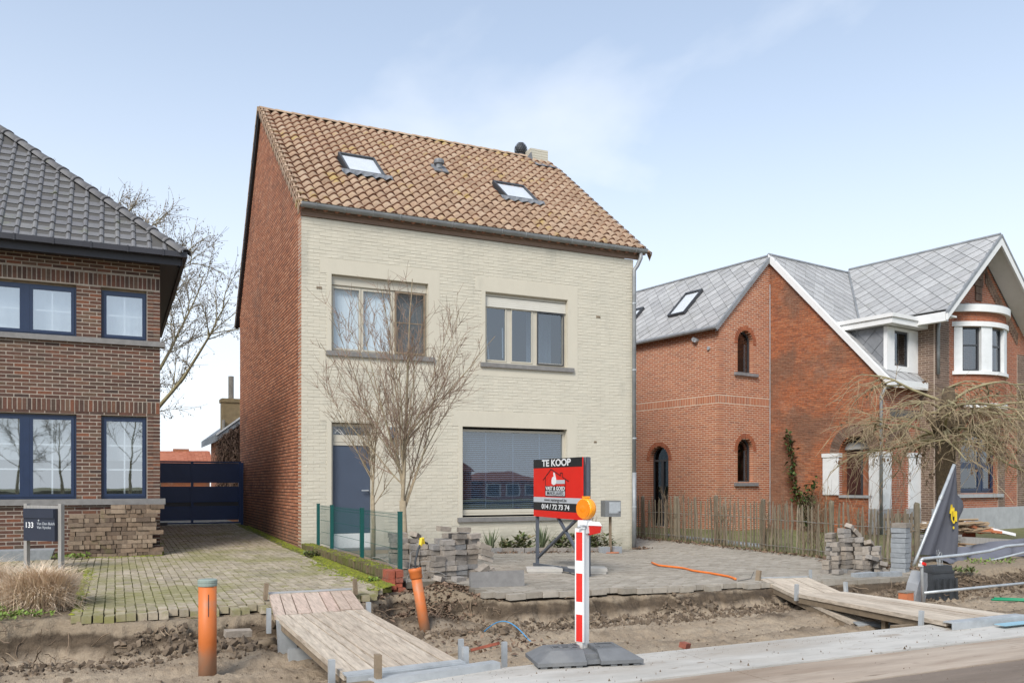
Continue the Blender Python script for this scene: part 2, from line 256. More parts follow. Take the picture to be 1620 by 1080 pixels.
    M['opp_brick'] = pmat('opposite_brick', [(.36, .12, .07)], .9, .1)
    M['opp_roof'] = pmat('opposite_roof', [(.32, .13, .08)], .9, .15, 2)
    M['hedge'] = pmat('dark_hedge', [(.10, .10, .06), (.16, .14, .09)], .95, .3, 3, island=False)
def screenmat():
    m = bpy.data.materials.new('grey_insect_mesh'); m.use_nodes = True; nt = m.node_tree; nt.nodes.clear()
    t = nt.nodes.new('ShaderNodeBsdfTransparent'); q = nt.nodes.new('ShaderNodeBsdfDiffuse'); q.inputs[0].default_value = (.07, .065, .06, 1)
    x = nt.nodes.new('ShaderNodeMixShader'); x.inputs[0].default_value = .36; o = nt.nodes.new('ShaderNodeOutputMaterial')
    nt.links.new(t.outputs[0], x.inputs[1]); nt.links.new(q.outputs[0], x.inputs[2]); nt.links.new(x.outputs[0], o.inputs[0]); return m
def soilmat():
    m = bpy.data.materials.new('sandy_soil'); m.use_nodes = True; nt = m.node_tree; b = nt.nodes['Principled BSDF']
    geo = nt.nodes.new('ShaderNodeNewGeometry'); pos = geo.outputs['Position']
    def noise(sc, det=8, ro=.62, st=None):
        n = nt.nodes.new('ShaderNodeTexNoise'); n.inputs['Scale'].default_value = sc; n.inputs['Detail'].default_value = det; n.inputs['Roughness'].default_value = ro
        if st:
            vm = nt.nodes.new('ShaderNodeVectorMath'); vm.operation = 'MULTIPLY'; nt.links.new(pos, vm.inputs[0]); vm.inputs[1].default_value = st; nt.links.new(vm.outputs[0], n.inputs['Vector'])
        else: nt.links.new(pos, n.inputs['Vector'])
        return n.outputs[0]
    a = ramp(nt, noise(1.3, st=(.6, 2.6, 3)), [(.095, .07, .048), (.18, .135, .094), (.39, .31, .225), (.31, .24, .17), (.42, .34, .25), (.23, .175, .122)])
    # the strata of the cut: pale bedding sand, dark topsoil, then the sandy bed of the trench
    sp = nt.nodes.new('ShaderNodeSeparateXYZ'); nt.links.new(pos, sp.inputs[0])
    zn = mth(nt, 'ADD', sp.outputs[2], mth(nt, 'MULTIPLY', mth(nt, 'SUBTRACT', noise(2.2), .5), .30))
    dk = ramp(nt, noise(3.2, st=(1, 1, 4)), [(.045, .033, .023), (.075, .055, .038), (.14, .103, .07), (.095, .07, .047)])
    sd_ = ramp(nt, noise(4.5, st=(1, 1, 3)), [(.16, .12, .08), (.30, .235, .165), (.24, .185, .13)])
    mp0 = nt.nodes.new('ShaderNodeMapRange'); nt.links.new(zn, mp0.inputs[0]); mp0.inputs[1].default_value = -.285; mp0.inputs[2].default_value = -.245
    m0 = nt.nodes.new('ShaderNodeMix'); m0.data_type = 'RGBA'; nt.links.new(mp0.outputs[0], m0.inputs[0]); nt.links.new(dk, m0.inputs[6]); nt.links.new(sd_, m0.inputs[7]); dk = m0.outputs[2]
    mp = nt.nodes.new('ShaderNodeMapRange'); nt.links.new(zn, mp.inputs[0]); mp.inputs[1].default_value = -.36; mp.inputs[2].default_value = -.44
    mu = nt.nodes.new('ShaderNodeMix'); mu.data_type = 'RGBA'; nt.links.new(mp.outputs[0], mu.inputs[0]); nt.links.new(dk, mu.inputs[6]); nt.links.new(a, mu.inputs[7])
    s = ramp(nt, noise(38, 4), [(.55,)*3, (.9,)*3, (1.08,)*3, (1.3,)*3])
    m2 = nt.nodes.new('ShaderNodeMix'); m2.data_type = 'RGBA'; m2.blend_type = 'MULTIPLY'; m2.inputs[0].default_value = .85
    nt.links.new(mu.outputs[2], m2.inputs[6]); nt.links.new(s, m2.inputs[7]); nt.links.new(m2.outputs[2], b.inputs['Base Color'])
    b.inputs['Roughness'].default_value = .96; b.inputs['Specular IOR Level'].default_value = .2
    bp = nt.nodes.new('ShaderNodeBump'); bp.inputs['Strength'].default_value = .9; bp.inputs['Distance'].default_value = .03
    nt.links.new(mth(nt, 'ADD', noise(26, 8), mth(nt, 'MULTIPLY', noise(110, 3), .5)), bp.inputs['Height']); nt.links.new(bp.outputs[0], b.inputs['Normal'])
    return m
defmats()

# ------------------------------------------------------------------ mesh helpers
class MB:
    def __init__(s): s.v = []; s.f = []; s.m = []
    def add(s, vs, fs):
        n = len(s.v); s.v += [tuple(p) for p in vs]; s.f += [tuple(i+n for i in f) for f in fs]; return s
    def hexa(s, p, back=True):          # 0-3 bottom ring, 4-7 top ring
        fs = [(0, 3, 2, 1), (4, 5, 6, 7), (0, 1, 5, 4), (1, 2, 6, 5), (2, 3, 7, 6), (3, 0, 4, 7)]
        return s.add(p, fs)
    def box(s, x0, x1, y0, y1, z0, z1):
        return s.hexa([(x0, y0, z0), (x1, y0, z0), (x1, y1, z0), (x0, y1, z0), (x0, y0, z1), (x1, y0, z1), (x1, y1, z1), (x0, y1, z1)])
    def fbox(s, F, u0, u1, d0, d1, z0, z1, open_back=False):
        p = [F(u0, d1, z0), F(u1, d1, z0), F(u1, d0, z0), F(u0, d0, z0), F(u0, d1, z1), F(u1, d1, z1), F(u1, d0, z1), F(u0, d0, z1)]
        fs = [(0, 3, 2, 1), (4, 5, 6, 7), (0, 1, 5, 4), (1, 2, 6, 5), (3, 0, 4, 7)]
        if not open_back: fs.append((2, 3, 7, 6))
        return s.add(p, fs)
    def obox(s, c, size, rot=(0, 0, 0)):
        m = Euler(rot).to_matrix(); c = Vector(c); h = [q/2 for q in size]
        P = [c + m @ Vector((sx*h[0], sy*h[1], sz*h[2])) for sz in (-1, 1) for sx, sy in ((-1, -1), (1, -1), (1, 1), (-1, 1))]
        return s.hexa(P)
    def bar(s, a, b, w, h=None, up=(0, 0, 1)):
        a, b = Vector(a), Vector(b); h = h or w; t = (b-a).normalized(); up = Vector(up)
        if abs(t.dot(up)) > .98: up = Vector((0, 1, 0))
        sd = t.cross(up).normalized(); u2 = sd.cross(t)
        P = []
        for q in (a, b):
            P.append([q+sd*sx*w/2+u2*sz*h/2 for sx, sz in ((-1, -1), (1, -1), (1, 1), (-1, 1))])
        return s.add(P[0]+P[1], [(3, 2, 1, 0), (4, 5, 6, 7), (0, 1, 5, 4), (1, 2, 6, 5), (2, 3, 7, 6), (3, 0, 4, 7)])
    def tube(s, pts, r, n=6, caps=True):
        pts = [Vector(p) for p in pts]; k = len(pts)
        if not isinstance(r, (list, tuple)): r = [r]*k
        base = len(s.v); t0 = (pts[1]-pts[0]).normalized()
        ref = Vector((0, 0, 1)) if abs(t0.z) < .9 else Vector((1, 0, 0))
        nx = t0.cross(ref).normalized()
        for i in range(k):
            t = (pts[min(i+1, k-1)]-pts[max(i-1, 0)]).normalized()
            nx = (nx-t*nx.dot(t)); nx = nx.normalized() if nx.length > 1e-6 else t.orthogonal().normalized()
            ny = t.cross(nx)
            for j in range(n):
                a = 2*math.pi*j/n; s.v.append(tuple(pts[i]+(nx*math.cos(a)+ny*math.sin(a))*r[i]))
        for i in range(k-1):
            for j in range(n):
                a = base+i*n+j; b = base+i*n+(j+1) % n; s.f.append((a, b, b+n, a+n))
        if caps and n > 2:
            s.f.append(tuple(base+n-1-j for j in range(n))); s.f.append(tuple(base+(k-1)*n+j for j in range(n)))
        return s
    def lathe(s, prof, c=(0, 0, 0), n=20, m=None):
        base = len(s.v); c = Vector(c); k = len(prof); m = m or Matrix.Identity(3)
        for r, z in prof:
            for j in range(n):
                a = 2*math.pi*j/n; s.v.append(tuple(c+m @ Vector((r*math.cos(a), r*math.sin(a), z))))
        for i in range(k-1):
            for j in range(n):
                a = base+i*n+j; b = base+i*n+(j+1) % n; s.f.append((a, b, b+n, a+n))
        s.f.append(tuple(base+n-1-j for j in range(n))); s.f.append(tuple(base+(k-1)*n+j for j in range(n)))
        return s
    def prism(s, pts, F, d0, d1):       # 2-D outline (counter-clockwise) pushed from d0 to d1 through F(a, b, d)
        n = len(pts)
        vs = [F(a, b, d0) for a, b in pts]+[F(a, b, d1) for a, b in pts]
        return s.add(vs, [tuple(range(n-1, -1, -1)), tuple(range(n, 2*n))]+[(i, (i+1) % n, n+(i+1) % n, n+i) for i in range(n)])
    def mesh(s, name, mat, off=(0, 0, 0), smooth=False):
        me = bpy.data.meshes.new(name); o = Vector(off)
        me.from_pydata([(p[0]-o.x, p[1]-o.y, p[2]-o.z) for p in s.v] if o.length else s.v, [], s.f)
        for q in (mat if isinstance(mat, (list, tuple)) else [mat]):
            if q: me.materials.append(q)
        if s.m: me.polygons.foreach_set('material_index', s.m)
        if smooth: me.polygons.foreach_set('use_smooth', [True]*len(me.polygons))
        me.update(); return me
ORG = {}
def link(o): COL.objects.link(o); return o
def thing(name, label, cat, loc=(0, 0, 0), group=None, rotz=0, local=False):
    o = bpy.data.objects.new(name, None); link(o); o.empty_display_size = .2
    o.location = loc; o.rotation_euler = (0, 0, rotz); o['label'] = label; o['category'] = cat
    if group: o['group'] = group
    ORG[o.name] = Vector((0, 0, 0)) if local else Vector(loc)
    return o
def part(name, mb, mat, parent, kind=None, label=None, smooth=False):
    off = ORG[parent.name]
    o = bpy.data.objects.new(name, mb.mesh(name, mat, off, smooth)); link(o); o.parent = parent; ORG[o.name] = off
    if kind: o['kind'] = kind
    if label: o['label'] = label
    return o
def solo(name, mb, mat, label, cat, loc=(0, 0, 0), group=None, smooth=False):
    o = bpy.data.objects.new(name, mb.mesh(name, mat, loc, smooth)); link(o); o.location = loc
    o['label'] = label; o['category'] = cat
    if group: o['group'] = group
    ORG[o.name] = Vector(loc); return o
def struct(name, mb, mat, kind='structure', smooth=False):
    o = bpy.data.objects.new(name, mb.mesh(name, mat, (0, 0, 0), smooth)); link(o); o['kind'] = kind; ORG[o.name] = Vector((0, 0, 0)); return o
def inst(name, me, parent, loc, rot=(0, 0, 0), scale=(1, 1, 1)):
    o = bpy.data.objects.new(name, me); link(o); o.parent = parent
    o.location = Vector(loc)-ORG[parent.name]; o.rotation_euler = rot; o.scale = scale; return o
UNIT = {}
def unit(mat, name):
    k = (mat.name, name)
    if k not in UNIT: UNIT[k] = MB().box(-.5, .5, -.5, .5, -.5, .5).mesh(name, mat)
    return UNIT[k]
def rnd(a, b): return random.uniform(a, b)
def ident(u, d, z): return (u, -d, z)       # a wall that faces -y

def clip_poly(poly, conv):
    """Sutherland-Hodgman against a counter-clockwise convex outline"""
    out = poly
    for i in range(len(conv)):
        a, b = conv[i], conv[(i+1) % len(conv)]
        inp, out = out, []
        if not inp: return []
        side = lambda p: (b[0]-a[0])*(p[1]-a[1])-(b[1]-a[1])*(p[0]-a[0])
        for j in range(len(inp)):
            p, q = inp[j], inp[(j+1) % len(inp)]; sp, sq = side(p), side(q)
            if sp >= 0: out.append(p)
            if (sp >= 0) != (sq >= 0):
                t = sp/(sp-sq); out.append((p[0]+(q[0]-p[0])*t, p[1]+(q[1]-p[1])*t))
    return out

def cut(iv, a, b):
    r = []
    for u0, u1 in iv:
        if b <= u0 or a >= u1: r.append((u0, u1)); continue
        if a > u0: r.append((u0, a))
        if b < u1: r.append((b, u1))
    return r
def hole(o, z):                              # the span of an opening at height z
    if z <= o['z0'] or z >= o['z1']: return None
    if o.get('arch'):
        c = (o['u0']+o['u1'])/2; r = (o['u1']-o['u0'])/2; zs = o['z1']-r
        if z > zs: r = math.sqrt(max(r*r-(z-zs)**2, 0))
        return (c-r, c+r)
    return (o['u0'], o['u1'])
def brick_wall(parent, F, z0, z1, span, holes=(), pitch=.06, blen=.21, joint=.011, proud=.006, thick=.12, mm=None, mb_=None, ml=None, nparts=0, jit=.002, bond=0, skip=(), vj=None):
    """courses of real bricks in front of a mortar body; openings and gable slopes cut course by course.
    Returns the wall part; up to nparts bricks nearest the camera are objects of their own."""
    mort = MB(); bricks = []; vj = joint if vj is None else vj
    nrow = int(round((z1-z0)/pitch)); ph = (z1-z0)/nrow; runs = {}
    for r in range(nrow):
        a = z0+r*ph; b = a+ph; zm = (a+b)/2
        iv = list(span(zm))
        for o in holes:
            h = hole(o, zm)
            if h: iv = cut(iv, *h)
        key = tuple((round(u, 4), round(w, 4)) for u, w in iv)
        for k in key:
            if k[1]-k[0] < .02: continue
            if k in runs and abs(runs[k][-1][1]-a) < 1e-6: runs[k][-1][1] = b
            else: runs.setdefault(k, []).append([a, b])
        bl = blen if not (bond and r % 2) else blen*.52
        offb = (r % 2)*(blen*.5) if not bond else (r % 2)*blen*.24
        for u0, u1 in key:
            if any(s0 < zm < s1 for s0, s1 in skip): continue
            k0 = math.floor((u0-offb)/bl)
            ed = [u0]+[k*bl+offb for k in range(k0, k0+int((u1-u0)/bl)+3) if u0+.055 < k*bl+offb < u1-.055]+[u1]
            for p, q in zip(ed[:-1], ed[1:]):
                sd = (r*7919+int(p*100)) % 997
                bricks.append((p-.002 if p == u0 else p+vj/2, q+.002 if q == u1 else q-vj/2, a+joint/2, b-joint/2, sd))
    for (u0, u1), l in runs.items():
        for a, b in l: mort.fbox(F, u0+.001, u1-.001, -thick, 0, a, b)
    w = part('wall', mort, mm, parent)
    cam_l = Vector(cam.location)
    if nparts:
        par_m = parent.matrix_basis
        bricks.sort(key=lambda q: (Vector(F((q[0]+q[1])/2, 0, (q[2]+q[3])/2))-cam_l).length)
    single, rest = bricks[:nparts], bricks[nparts:]
    if single:
        me = unit(mb_, 'brick')
        for (p, q, a, b, s) in single:
            c = F((p+q)/2, (proud-thick+.01)/2+rnd(-jit, jit), (a+b)/2); n = Vector(F(1, 0, 0))-Vector(F(0, 0, 0))
            inst('brick', me, w, c, (0, 0, math.atan2(n.y, n.x)), (q-p+rnd(-.003, .003), thick+proud-.01, b-a+rnd(-.002, .002)))
    if rest:
        g = MB()
        for (p, q, a, b, s) in rest:
            e = rnd(-jit, jit); e2 = rnd(-jit, jit)
            zj = rnd(-.0015, .0015)
            pts = [F(p, proud+e, a+zj), F(q, proud+e2, a+zj), F(q, -thick+.01, a), F(p, -thick+.01, a), F(p, proud+e2, b+zj), F(q, proud+e, b+zj), F(q, -thick+.01, b), F(p, -thick+.01, b)]
            g.add(pts, [(0, 1, 5, 4), (0, 3, 2, 1), (4, 5, 6, 7), (1, 2, 6, 5), (3, 0, 4, 7)])
        part('brick', g, mb_, w, kind='stuff')
    return w
def soldiers(w, F, u0, u1, z0, z1, bw, mat, proud=.008, thick=.1, joint=.01, parts=False):
    g = MB(); n = max(1, int(round((u1-u0)/bw))); s = (u1-u0)/n
    for i in range(n):
        a, b = u0+i*s+joint/2, u0+(i+1)*s-joint/2; p = proud+rnd(-.003, .003)
        if parts:
            c = F((a+b)/2, (p-thick)/2, (z0+z1)/2); nv = Vector(F(1, 0, 0))-Vector(F(0, 0, 0))
            inst('brick', unit(mat, 'brick'), w, c, (0, 0, math.atan2(nv.y, nv.x)), (b-a, p+thick, z1-z0-joint+rnd(-.004, .004)))
        else: g.fbox(F, a, b, -thick, p, z0+joint/2, z1-joint/2)
    if not parts: part('brick', g, mat, w, kind='stuff')
def voussoirs(w, F, cu, cz, r0, r1, n, mat, a0=0, a1=math.pi, proud=.012, thick=.12):
    g = MB()
    for i in range(n):
        b0 = a0+(a1-a0)*(i+.08)/n; b1 = a0+(a1-a0)*(i+.92)/n; p = proud+rnd(-.003, .003)
        P = [(cu+r0*math.cos(b0), cz+r0*math.sin(b0)), (cu+r1*math.cos(b0), cz+r1*math.sin(b0)), (cu+r1*math.cos(b1), cz+r1*math.sin(b1)), (cu+r0*math.cos(b1), cz+r0*math.sin(b1))]
        g.prism(P, lambda u, z, d: F(u, d, z), -thick, p)
    part('brick', g, mat, w, kind='stuff')

# value noise for the terrain
_rs = np.random.RandomState(5); _T = _rs.rand(512, 512)
def vnoise(x, y):
    xi = np.floor(x).astype(int); yi = np.floor(y).astype(int); fx = x-xi; fy = y-yi
    fx = fx*fx*(3-2*fx); fy = fy*fy*(3-2*fy)
    g = lambda a, b: _T[a % 512, b % 512]
    return (g(xi, yi)*(1-fx)+g(xi+1, yi)*fx)*(1-fy)+(g(xi, yi+1)*(1-fx)+g(xi+1, yi+1)*fx)*fy-.5
def fbm(x, y, o=5):
    s = 0; a = 1.
    for i in range(o): s = s+a*vnoise(x*2**i+17.3*i, y*2**i-9.1*i); a *= .55
    return s
_GX = [-9, -2.3, 0, 3.5, 7, 8.5, 16]
_GY = [-6.6, 0, 7.4]
_GZ = [[-.10, -.10, -.10, -.165, -.225, -.24, -.24], [-.05, -.05, -.05, -.17, -.28, -.19, -.19], [.08, .08, .08, -.15, -.25, -.19, -.19]]
def G(x, y):
    zs = [np.interp(x, _GX, r) for r in _GZ]
    y = min(max(y, -7.2), 7.4)
    if y < 0: t = (y+6.6)/6.6; return float(zs[0]*(1-t)+zs[1]*t)
    t = y/7.4; return float(zs[1]*(1-t)+zs[2]*t)
# ------------------------------------------------------------------ ground, road, kerb, trench
gnd = MB(); gnd.add([(-400, -400, -.8), (400, -400, -.8), (400, 500, -.8), (-400, 500, -.8)], [(0, 1, 2, 3)])
struct('ground', gnd, M['lawn'])
rd = MB().box(-60, 60, -18.5, -10.83, -.6, -.285)
struct('road', rd, M['asphalt'])
rf = MB().box(-60, 60, -21.5, -18.5, -.6, -.2); struct('far_pavement', rf, M['kerb'])
kb = thing('kerb', 'x', 'x'); del kb['label']; del kb['category']; kb['kind'] = 'structure'
xs = [-9.5, -7.3, -4.5, -1.65, 1.16, 4.03, 6.9, 9.8, 12.7, 16]
for a, b in zip(xs[:-1], xs[1:]):
    p = part('kerb_slab', MB().hexa([(a+.004, -10.20, -.5), (b-.004, -10.20, -.5), (b-.004, -9.45, -.5), (a+.004, -9.45, -.5), (a+.004, -10.18, -.272), (b-.004, -10.18, -.272), (b-.004, -9.46, -.258), (a+.004, -9.46, -.258)]), M['kerb'], kb)
gt = thing('gutter_band', 'x', 'x'); del gt['label']; del gt['category']; gt['kind'] = 'structure'
for a, b in zip(xs[:-1], xs[1:]):
    part('gutter_slab', MB().box(a+.005, b-.005, -10.82, -10.21, -.5, -.278), M['gutter_band'], gt)

BX = [-9, -3.5, -3.2, -.75, -.5, -.05, .3, .75, 1.0, 4.6, 5.6, 7.4, 7.6, 9, 16]
BY = [-6.35, -6.40, -6.62, -6.62, -6.25, -5.62, -5.65, -6.25, -6.62, -6.62, -6.62, -6.75, -6.75, -6.7, -6.6]
def yb(x): return np.interp(x, BX, BY)
nx, ny = 1050, 216
X = np.linspace(-9, 15.5, nx); Y = np.linspace(-9.47, -4.9, ny)
XX, YY = np.meshgrid(X, Y)
base_top = np.interp(XX, [-9, -3.4, -3.2, 7.4, 7.9, 9, 16], [-.13, -.13, -.17, -.30, -.27, -.16, -.12])
wob = fbm(XX*2.3, YY*.6)*.16
edge = yb(XX)+np.minimum(wob, .03)
wid = np.interp(XX, [-9, -3, 1, 7, 8, 16], [.35, .30, .26, .30, .55, .6])+np.abs(fbm(XX*1.3+40, YY*0+3))*.30-.06
tt = np.clip((YY-(edge-wid))/wid, 0, 1)
tt = np.where(tt < .35, tt*.45, .1575+(tt-.35)/.65*.8425)           # a foot of fallen earth, then a steeper cut
floor = -.47+fbm(XX*.8, YY*.8)*.05+np.sin(YY*7.5+XX*.35+fbm(XX*.5, YY)*4)*.026+fbm(XX*1.2, YY*4)*.03
floor = np.where(YY < -9.0, floor+(YY+9.0)/-.45*.15, floor)
Z = floor*(1-tt)+base_top*tt
rough = fbm(XX*5, YY*5, 6)*.085+np.abs(fbm(XX*9+3, YY*9, 5))*-.09
Z += rough*(0.35+1.1*np.clip(tt*(1-tt)*4, 0, 1))*np.where(tt > .97, .25, 1)+np.maximum(fbm(XX*14+9, YY*14, 4), .08)*.055*np.where(tt > .97, .2, 1)
# spoil heap of earth and leaves behind the leaning pipe
Z += .13*np.exp(-((XX-.50)/.36)**2-((YY+5.85)/.30)**2)+.12*np.exp(-((XX+.15)/.5)**2-((YY+6.5)/.28)**2)
Z += .10*np.exp(-((XX+2.0)/.55)**2-((YY+7.05)/.25)**2)
Z += np.where(XX > 7.7, .12*np.exp(-((XX-10.5)/1.6)**2-((YY+5.6)/.5)**2), 0)
tv = np.stack([XX.ravel(), YY.ravel(), Z.ravel()], 1)
ii = (np.arange(ny-1)[:, None]*nx+np.arange(nx-1)[None, :]).ravel()
tf = np.stack([ii, ii+1, ii+nx+1, ii+nx], 1)
me = bpy.data.meshes.new('trench_soil'); me.from_pydata(tv.tolist(), [], tf.tolist()); me.materials.append(M['soil'])
me.polygons.foreach_set('use_smooth', [True]*len(me.polygons)); me.update()
tr = link(bpy.data.objects.new('trench_soil', me)); tr['kind'] = 'structure'
def TZ(x, y):
    i = min(max(int((x+9)/24.5*(nx-1)+.5), 0), nx-1); j = min(max(int((y+9.47)/4.57*(ny-1)+.5), 0), ny-1)
    return float(Z[j, i])

# paved surfaces: every paver is a block laid on a sandy bed
def paving(name, mat, jmat, x0, x1, y0, y1, inside, lay, nparts, bed_edge, gap=.008, drop=.06):
    bedm = MB(); st = .25
    n = int(math.ceil((x1-x0)/st))
    for i in range(n):
        a, b = x0+i*st, min(x0+(i+1)*st, x1); m = (a+b)/2
        run = None; ys = [y0+k*.1 for k in range(int((y1-y0)/.1)+1)]
        for k, y in enumerate(ys+[None]):
            ok = y is not None and inside(m, y+.05) and y > bed_edge(m)+.24
            if ok and run is None: run = y
            if run is not None and (not ok or y-run > .9):
                e = y if y is not None else ys[-1]
                P = [(a, run), (b, run), (b, e), (a, e)]
                bedm.hexa([(p, q, G(p, q)-.09) for p, q in P]+[(p, q, G(p, q)-.010) for p, q in P]); run = y if ok else None
    bed = struct(name, bedm, jmat)
    L = [q for q in lay if inside(q[0], q[1]) and not (q[1]-q[3] < bed_edge(q[0])-.02 and random.random() < drop)]
    cx, cy = cam.location.x, cam.location.y
    L.sort(key=lambda q: (q[0]-cx)**2+(q[1]-cy)**2)
    um = unit(mat, 'paver'); g = MB()
    for i, (x, y, w, l) in enumerate(L):
        e = gap; t = .065
        z = G(x, y)+rnd(-.003, .003)+.006*math.sin(x*2.1)*math.sin(y*1.3)
        rx, ry = rnd(-.012, .012), rnd(-.012, .012)
        if y-l < bed_edge(x)+.03: rx -= rnd(-.02, .10); z -= rnd(0, .014); y += rnd(-.012, .02); rz2 = rnd(-.07, .07)
        else: rz2 = rnd(-.01, .01)
        if i < nparts: inst('paver', um, bed, (x, y, z-t/2), (rx, ry, rz2), (w-e, l-e, t))
        else:
            sl_x = (G(x+.05, y)-G(x-.05, y))/.1; sl_y = (G(x, y+.05)-G(x, y-.05))/.1
            hw, hl = (w-e)/2, (l-e)/2
            P = [(-hw, -hl), (hw, -hl), (hw, hl), (-hw, hl)]
            top = [(x+p, y+q, z+p*(ry+sl_x)+q*(rx+sl_y)) for p, q in P]
            bot = [(x+p, y+q, z-t) for p, q in P]
            g.add(bot+top, [(4, 5, 6, 7), (0, 1, 5, 4), (1, 2, 6, 5), (3, 0, 4, 7)])
    part('paver', g, mat, bed, kind='stuff')
    return bed
def cols_lay(x0, x1, y0, y1, w, l):
    L = []; i = 0; x = x0+w/2
    while x < x1:
        y = y0+(l/2 if i % 2 else l)-(0 if i % 2 else l*.25*0)
        if i % 2 == 0: L.append((x, y0+l*.25, w, l*.5))
        while y < y1: L.append((x+rnd(-.004, .004), y, w, l)); y += l
        x += w; i += 1
    return L
def rows_lay(x0, x1, y0, y1, w, l):
    L = []; j = 0; y = y0+w/2
    while y < y1:
        x = x0+(l/2 if j % 2 else l)
        while x < x1: L.append((x, y, l, w)); x += l
        y += w; j += 1
    return L
paving('driveway', M['paver'], M['joint'], -9, -.03, -6.6, 9.0, lambda x, y: (x > -3.32 or y > -2.2) and (y < 0 or x > -2.32) and (y > yb(x)+.03), cols_lay(-9.06, -.2, -6.6, 9, .092, .186), 300, yb, .011, .22)
paving('forecourt', M['paver_grey'], M['joint_grey'], .25, 8.42, -6.6, 6.0, lambda x, y: (y < -.95 or x > 6.98 or (x > 5.6 and y < -.03)) and y > yb(x)+.02 and not (x < .85 and y < -5.2) and (x > .9 or y < -3.2) and (x < 7.5 or y > -6.3), rows_lay(.25, 8.42, -6.6, 6, .108, .212), 300, yb)

lawn = MB()
lx = [8.5, 9.5, 11, 13, 16, 22, 60]; ly = [-5.6, -4, -2, 1, 6, 14, 60]
LZ = lambda x, y: -.2+(.06*math.sin(x*1.7+y) if x < 20 else 0)
for a, b in zip(lx[:-1], lx[1:]):
    for c, d in zip(ly[:-1], ly[1:]):
        lawn.hexa([(p, q, -.75) for p, q in ((a, c), (b, c), (b, d), (a, d))]+[(p, q, LZ(p, q)) for p, q in ((a, c), (b, c), (b, d), (a, d))])
struct('lawn', lawn, M['lawn'])
yard = MB().box(-60, -.05, 9.0, 70, -.7, .06); struct('back_yard', yard, M['joint_grey'])
side = MB().box(-60, -9, -6.6, 9, -.7, -.1); struct('side_verge', side, M['lawn'])

# ------------------------------------------------------------------ windows
def casement(w, F, u0, u1, z0, z1, d, fw, mat, gmat, depth=.06, bars_v=0, bars_h=0, barm=None):
    """one leaf: a frame of four members round a pane, with optional glazing bars; d is the depth of its front face"""
    fr = MB()
    fr.fbox(F, u0, u0+fw, d-depth, d, z0, z1); fr.fbox(F, u1-fw, u1, d-depth, d, z0, z1)
    fr.fbox(F, u0+fw, u1-fw, d-depth, d-.001, z0, z0+fw); fr.fbox(F, u0+fw, u1-fw, d-depth, d-.001, z1-fw, z1)
    f = part('sash', fr, mat, w)
    part('pane', MB().fbox(F, u0+fw-.004, u1-fw+.004, d-.034, d-.022, z0+fw-.004, z1-fw+.004), gmat, f)
    if bars_v or bars_h:
        b = MB(); iu0, iu1, iz0, iz1 = u0+fw, u1-fw, z0+fw, z1-fw
        for i in range(bars_v):
            c = iu0+(iu1-iu0)*(i+1)/(bars_v+1); b.fbox(F, c-.012, c+.012, d-.050, d-.040, iz0, iz1)
        for i in range(bars_h):
            c = iz0+(iz1-iz0)*(i+1)/(bars_h+1); b.fbox(F, iu0, iu1, d-.0515, d-.0415, c-.012, c+.012)
        part('glazing_bar', b, barm or mat, f)
    return f
def frame4(w, F, u0, u1, z0, z1, d, fw, mat, depth=.07, name='window'):
    fr = MB()
    fr.fbox(F, u0, u0+fw, d-depth, d, z0, z1); fr.fbox(F, u1-fw, u1, d-depth, d, z0, z1)
    fr.fbox(F, u0+fw, u1-fw, d-depth, d-.001, z0, z0+fw); fr.fbox(F, u0+fw, u1-fw, d-depth, d-.001, z1-fw, z1)
    return part(name, fr, mat, w)
def curtain(w, F, u0, u1, z0, z1, d, mat, folds=14, amp=.012, name='curtain'):
    g = MB(); n = folds*3; vs = []
    for i in range(n+1):
        u = u0+(u1-u0)*i/n; dd = d+amp*math.sin(2*math.pi*i/3)+rnd(-.003, .003)
        vs += [F(u, dd, z0), F(u, dd, z1)]
    g.add(vs, [(2*i, 2*i+2, 2*i+3, 2*i+1) for i in range(n)])
    return part(name, g, mat, w)

# ------------------------------------------------------------------ the cream house in the middle
HX = 6.95; EZ = 5.84; KS = .77; RY = 4.54; RZ = 5.985+KS*4.64          # ridge
BY_ = 8.15
house = thing('cream_house', 'cream painted two storey brick house with clay tile roof and bare red brick side', 'house', (0, 0, 0))
def FF(u, d, z): return (u, -d, z)
def FL(u, d, z): return (-d, u, z)         # the left side: u runs back, d points to -x
op = [dict(u0=.53, u1=2.37, z0=3.49, z1=4.875), dict(u0=3.54, u1=5.37, z0=3.46, z1=4.85), dict(u0=3.06, u1=5.355, z0=.455, z1=2.21), dict(u0=.53, u1=1.33, z0=-.6, z1=2.235)]
pads = [dict(u0=.32, u1=2.60, z0=3.2, z1=5.14), dict(u0=3.33, u1=5.60, z0=3.2, z1=5.12), dict(u0=2.85, u1=5.58, z0=.30, z1=2.50), dict(u0=.32, u1=1.5, z0=-.6, z1=2.50)]
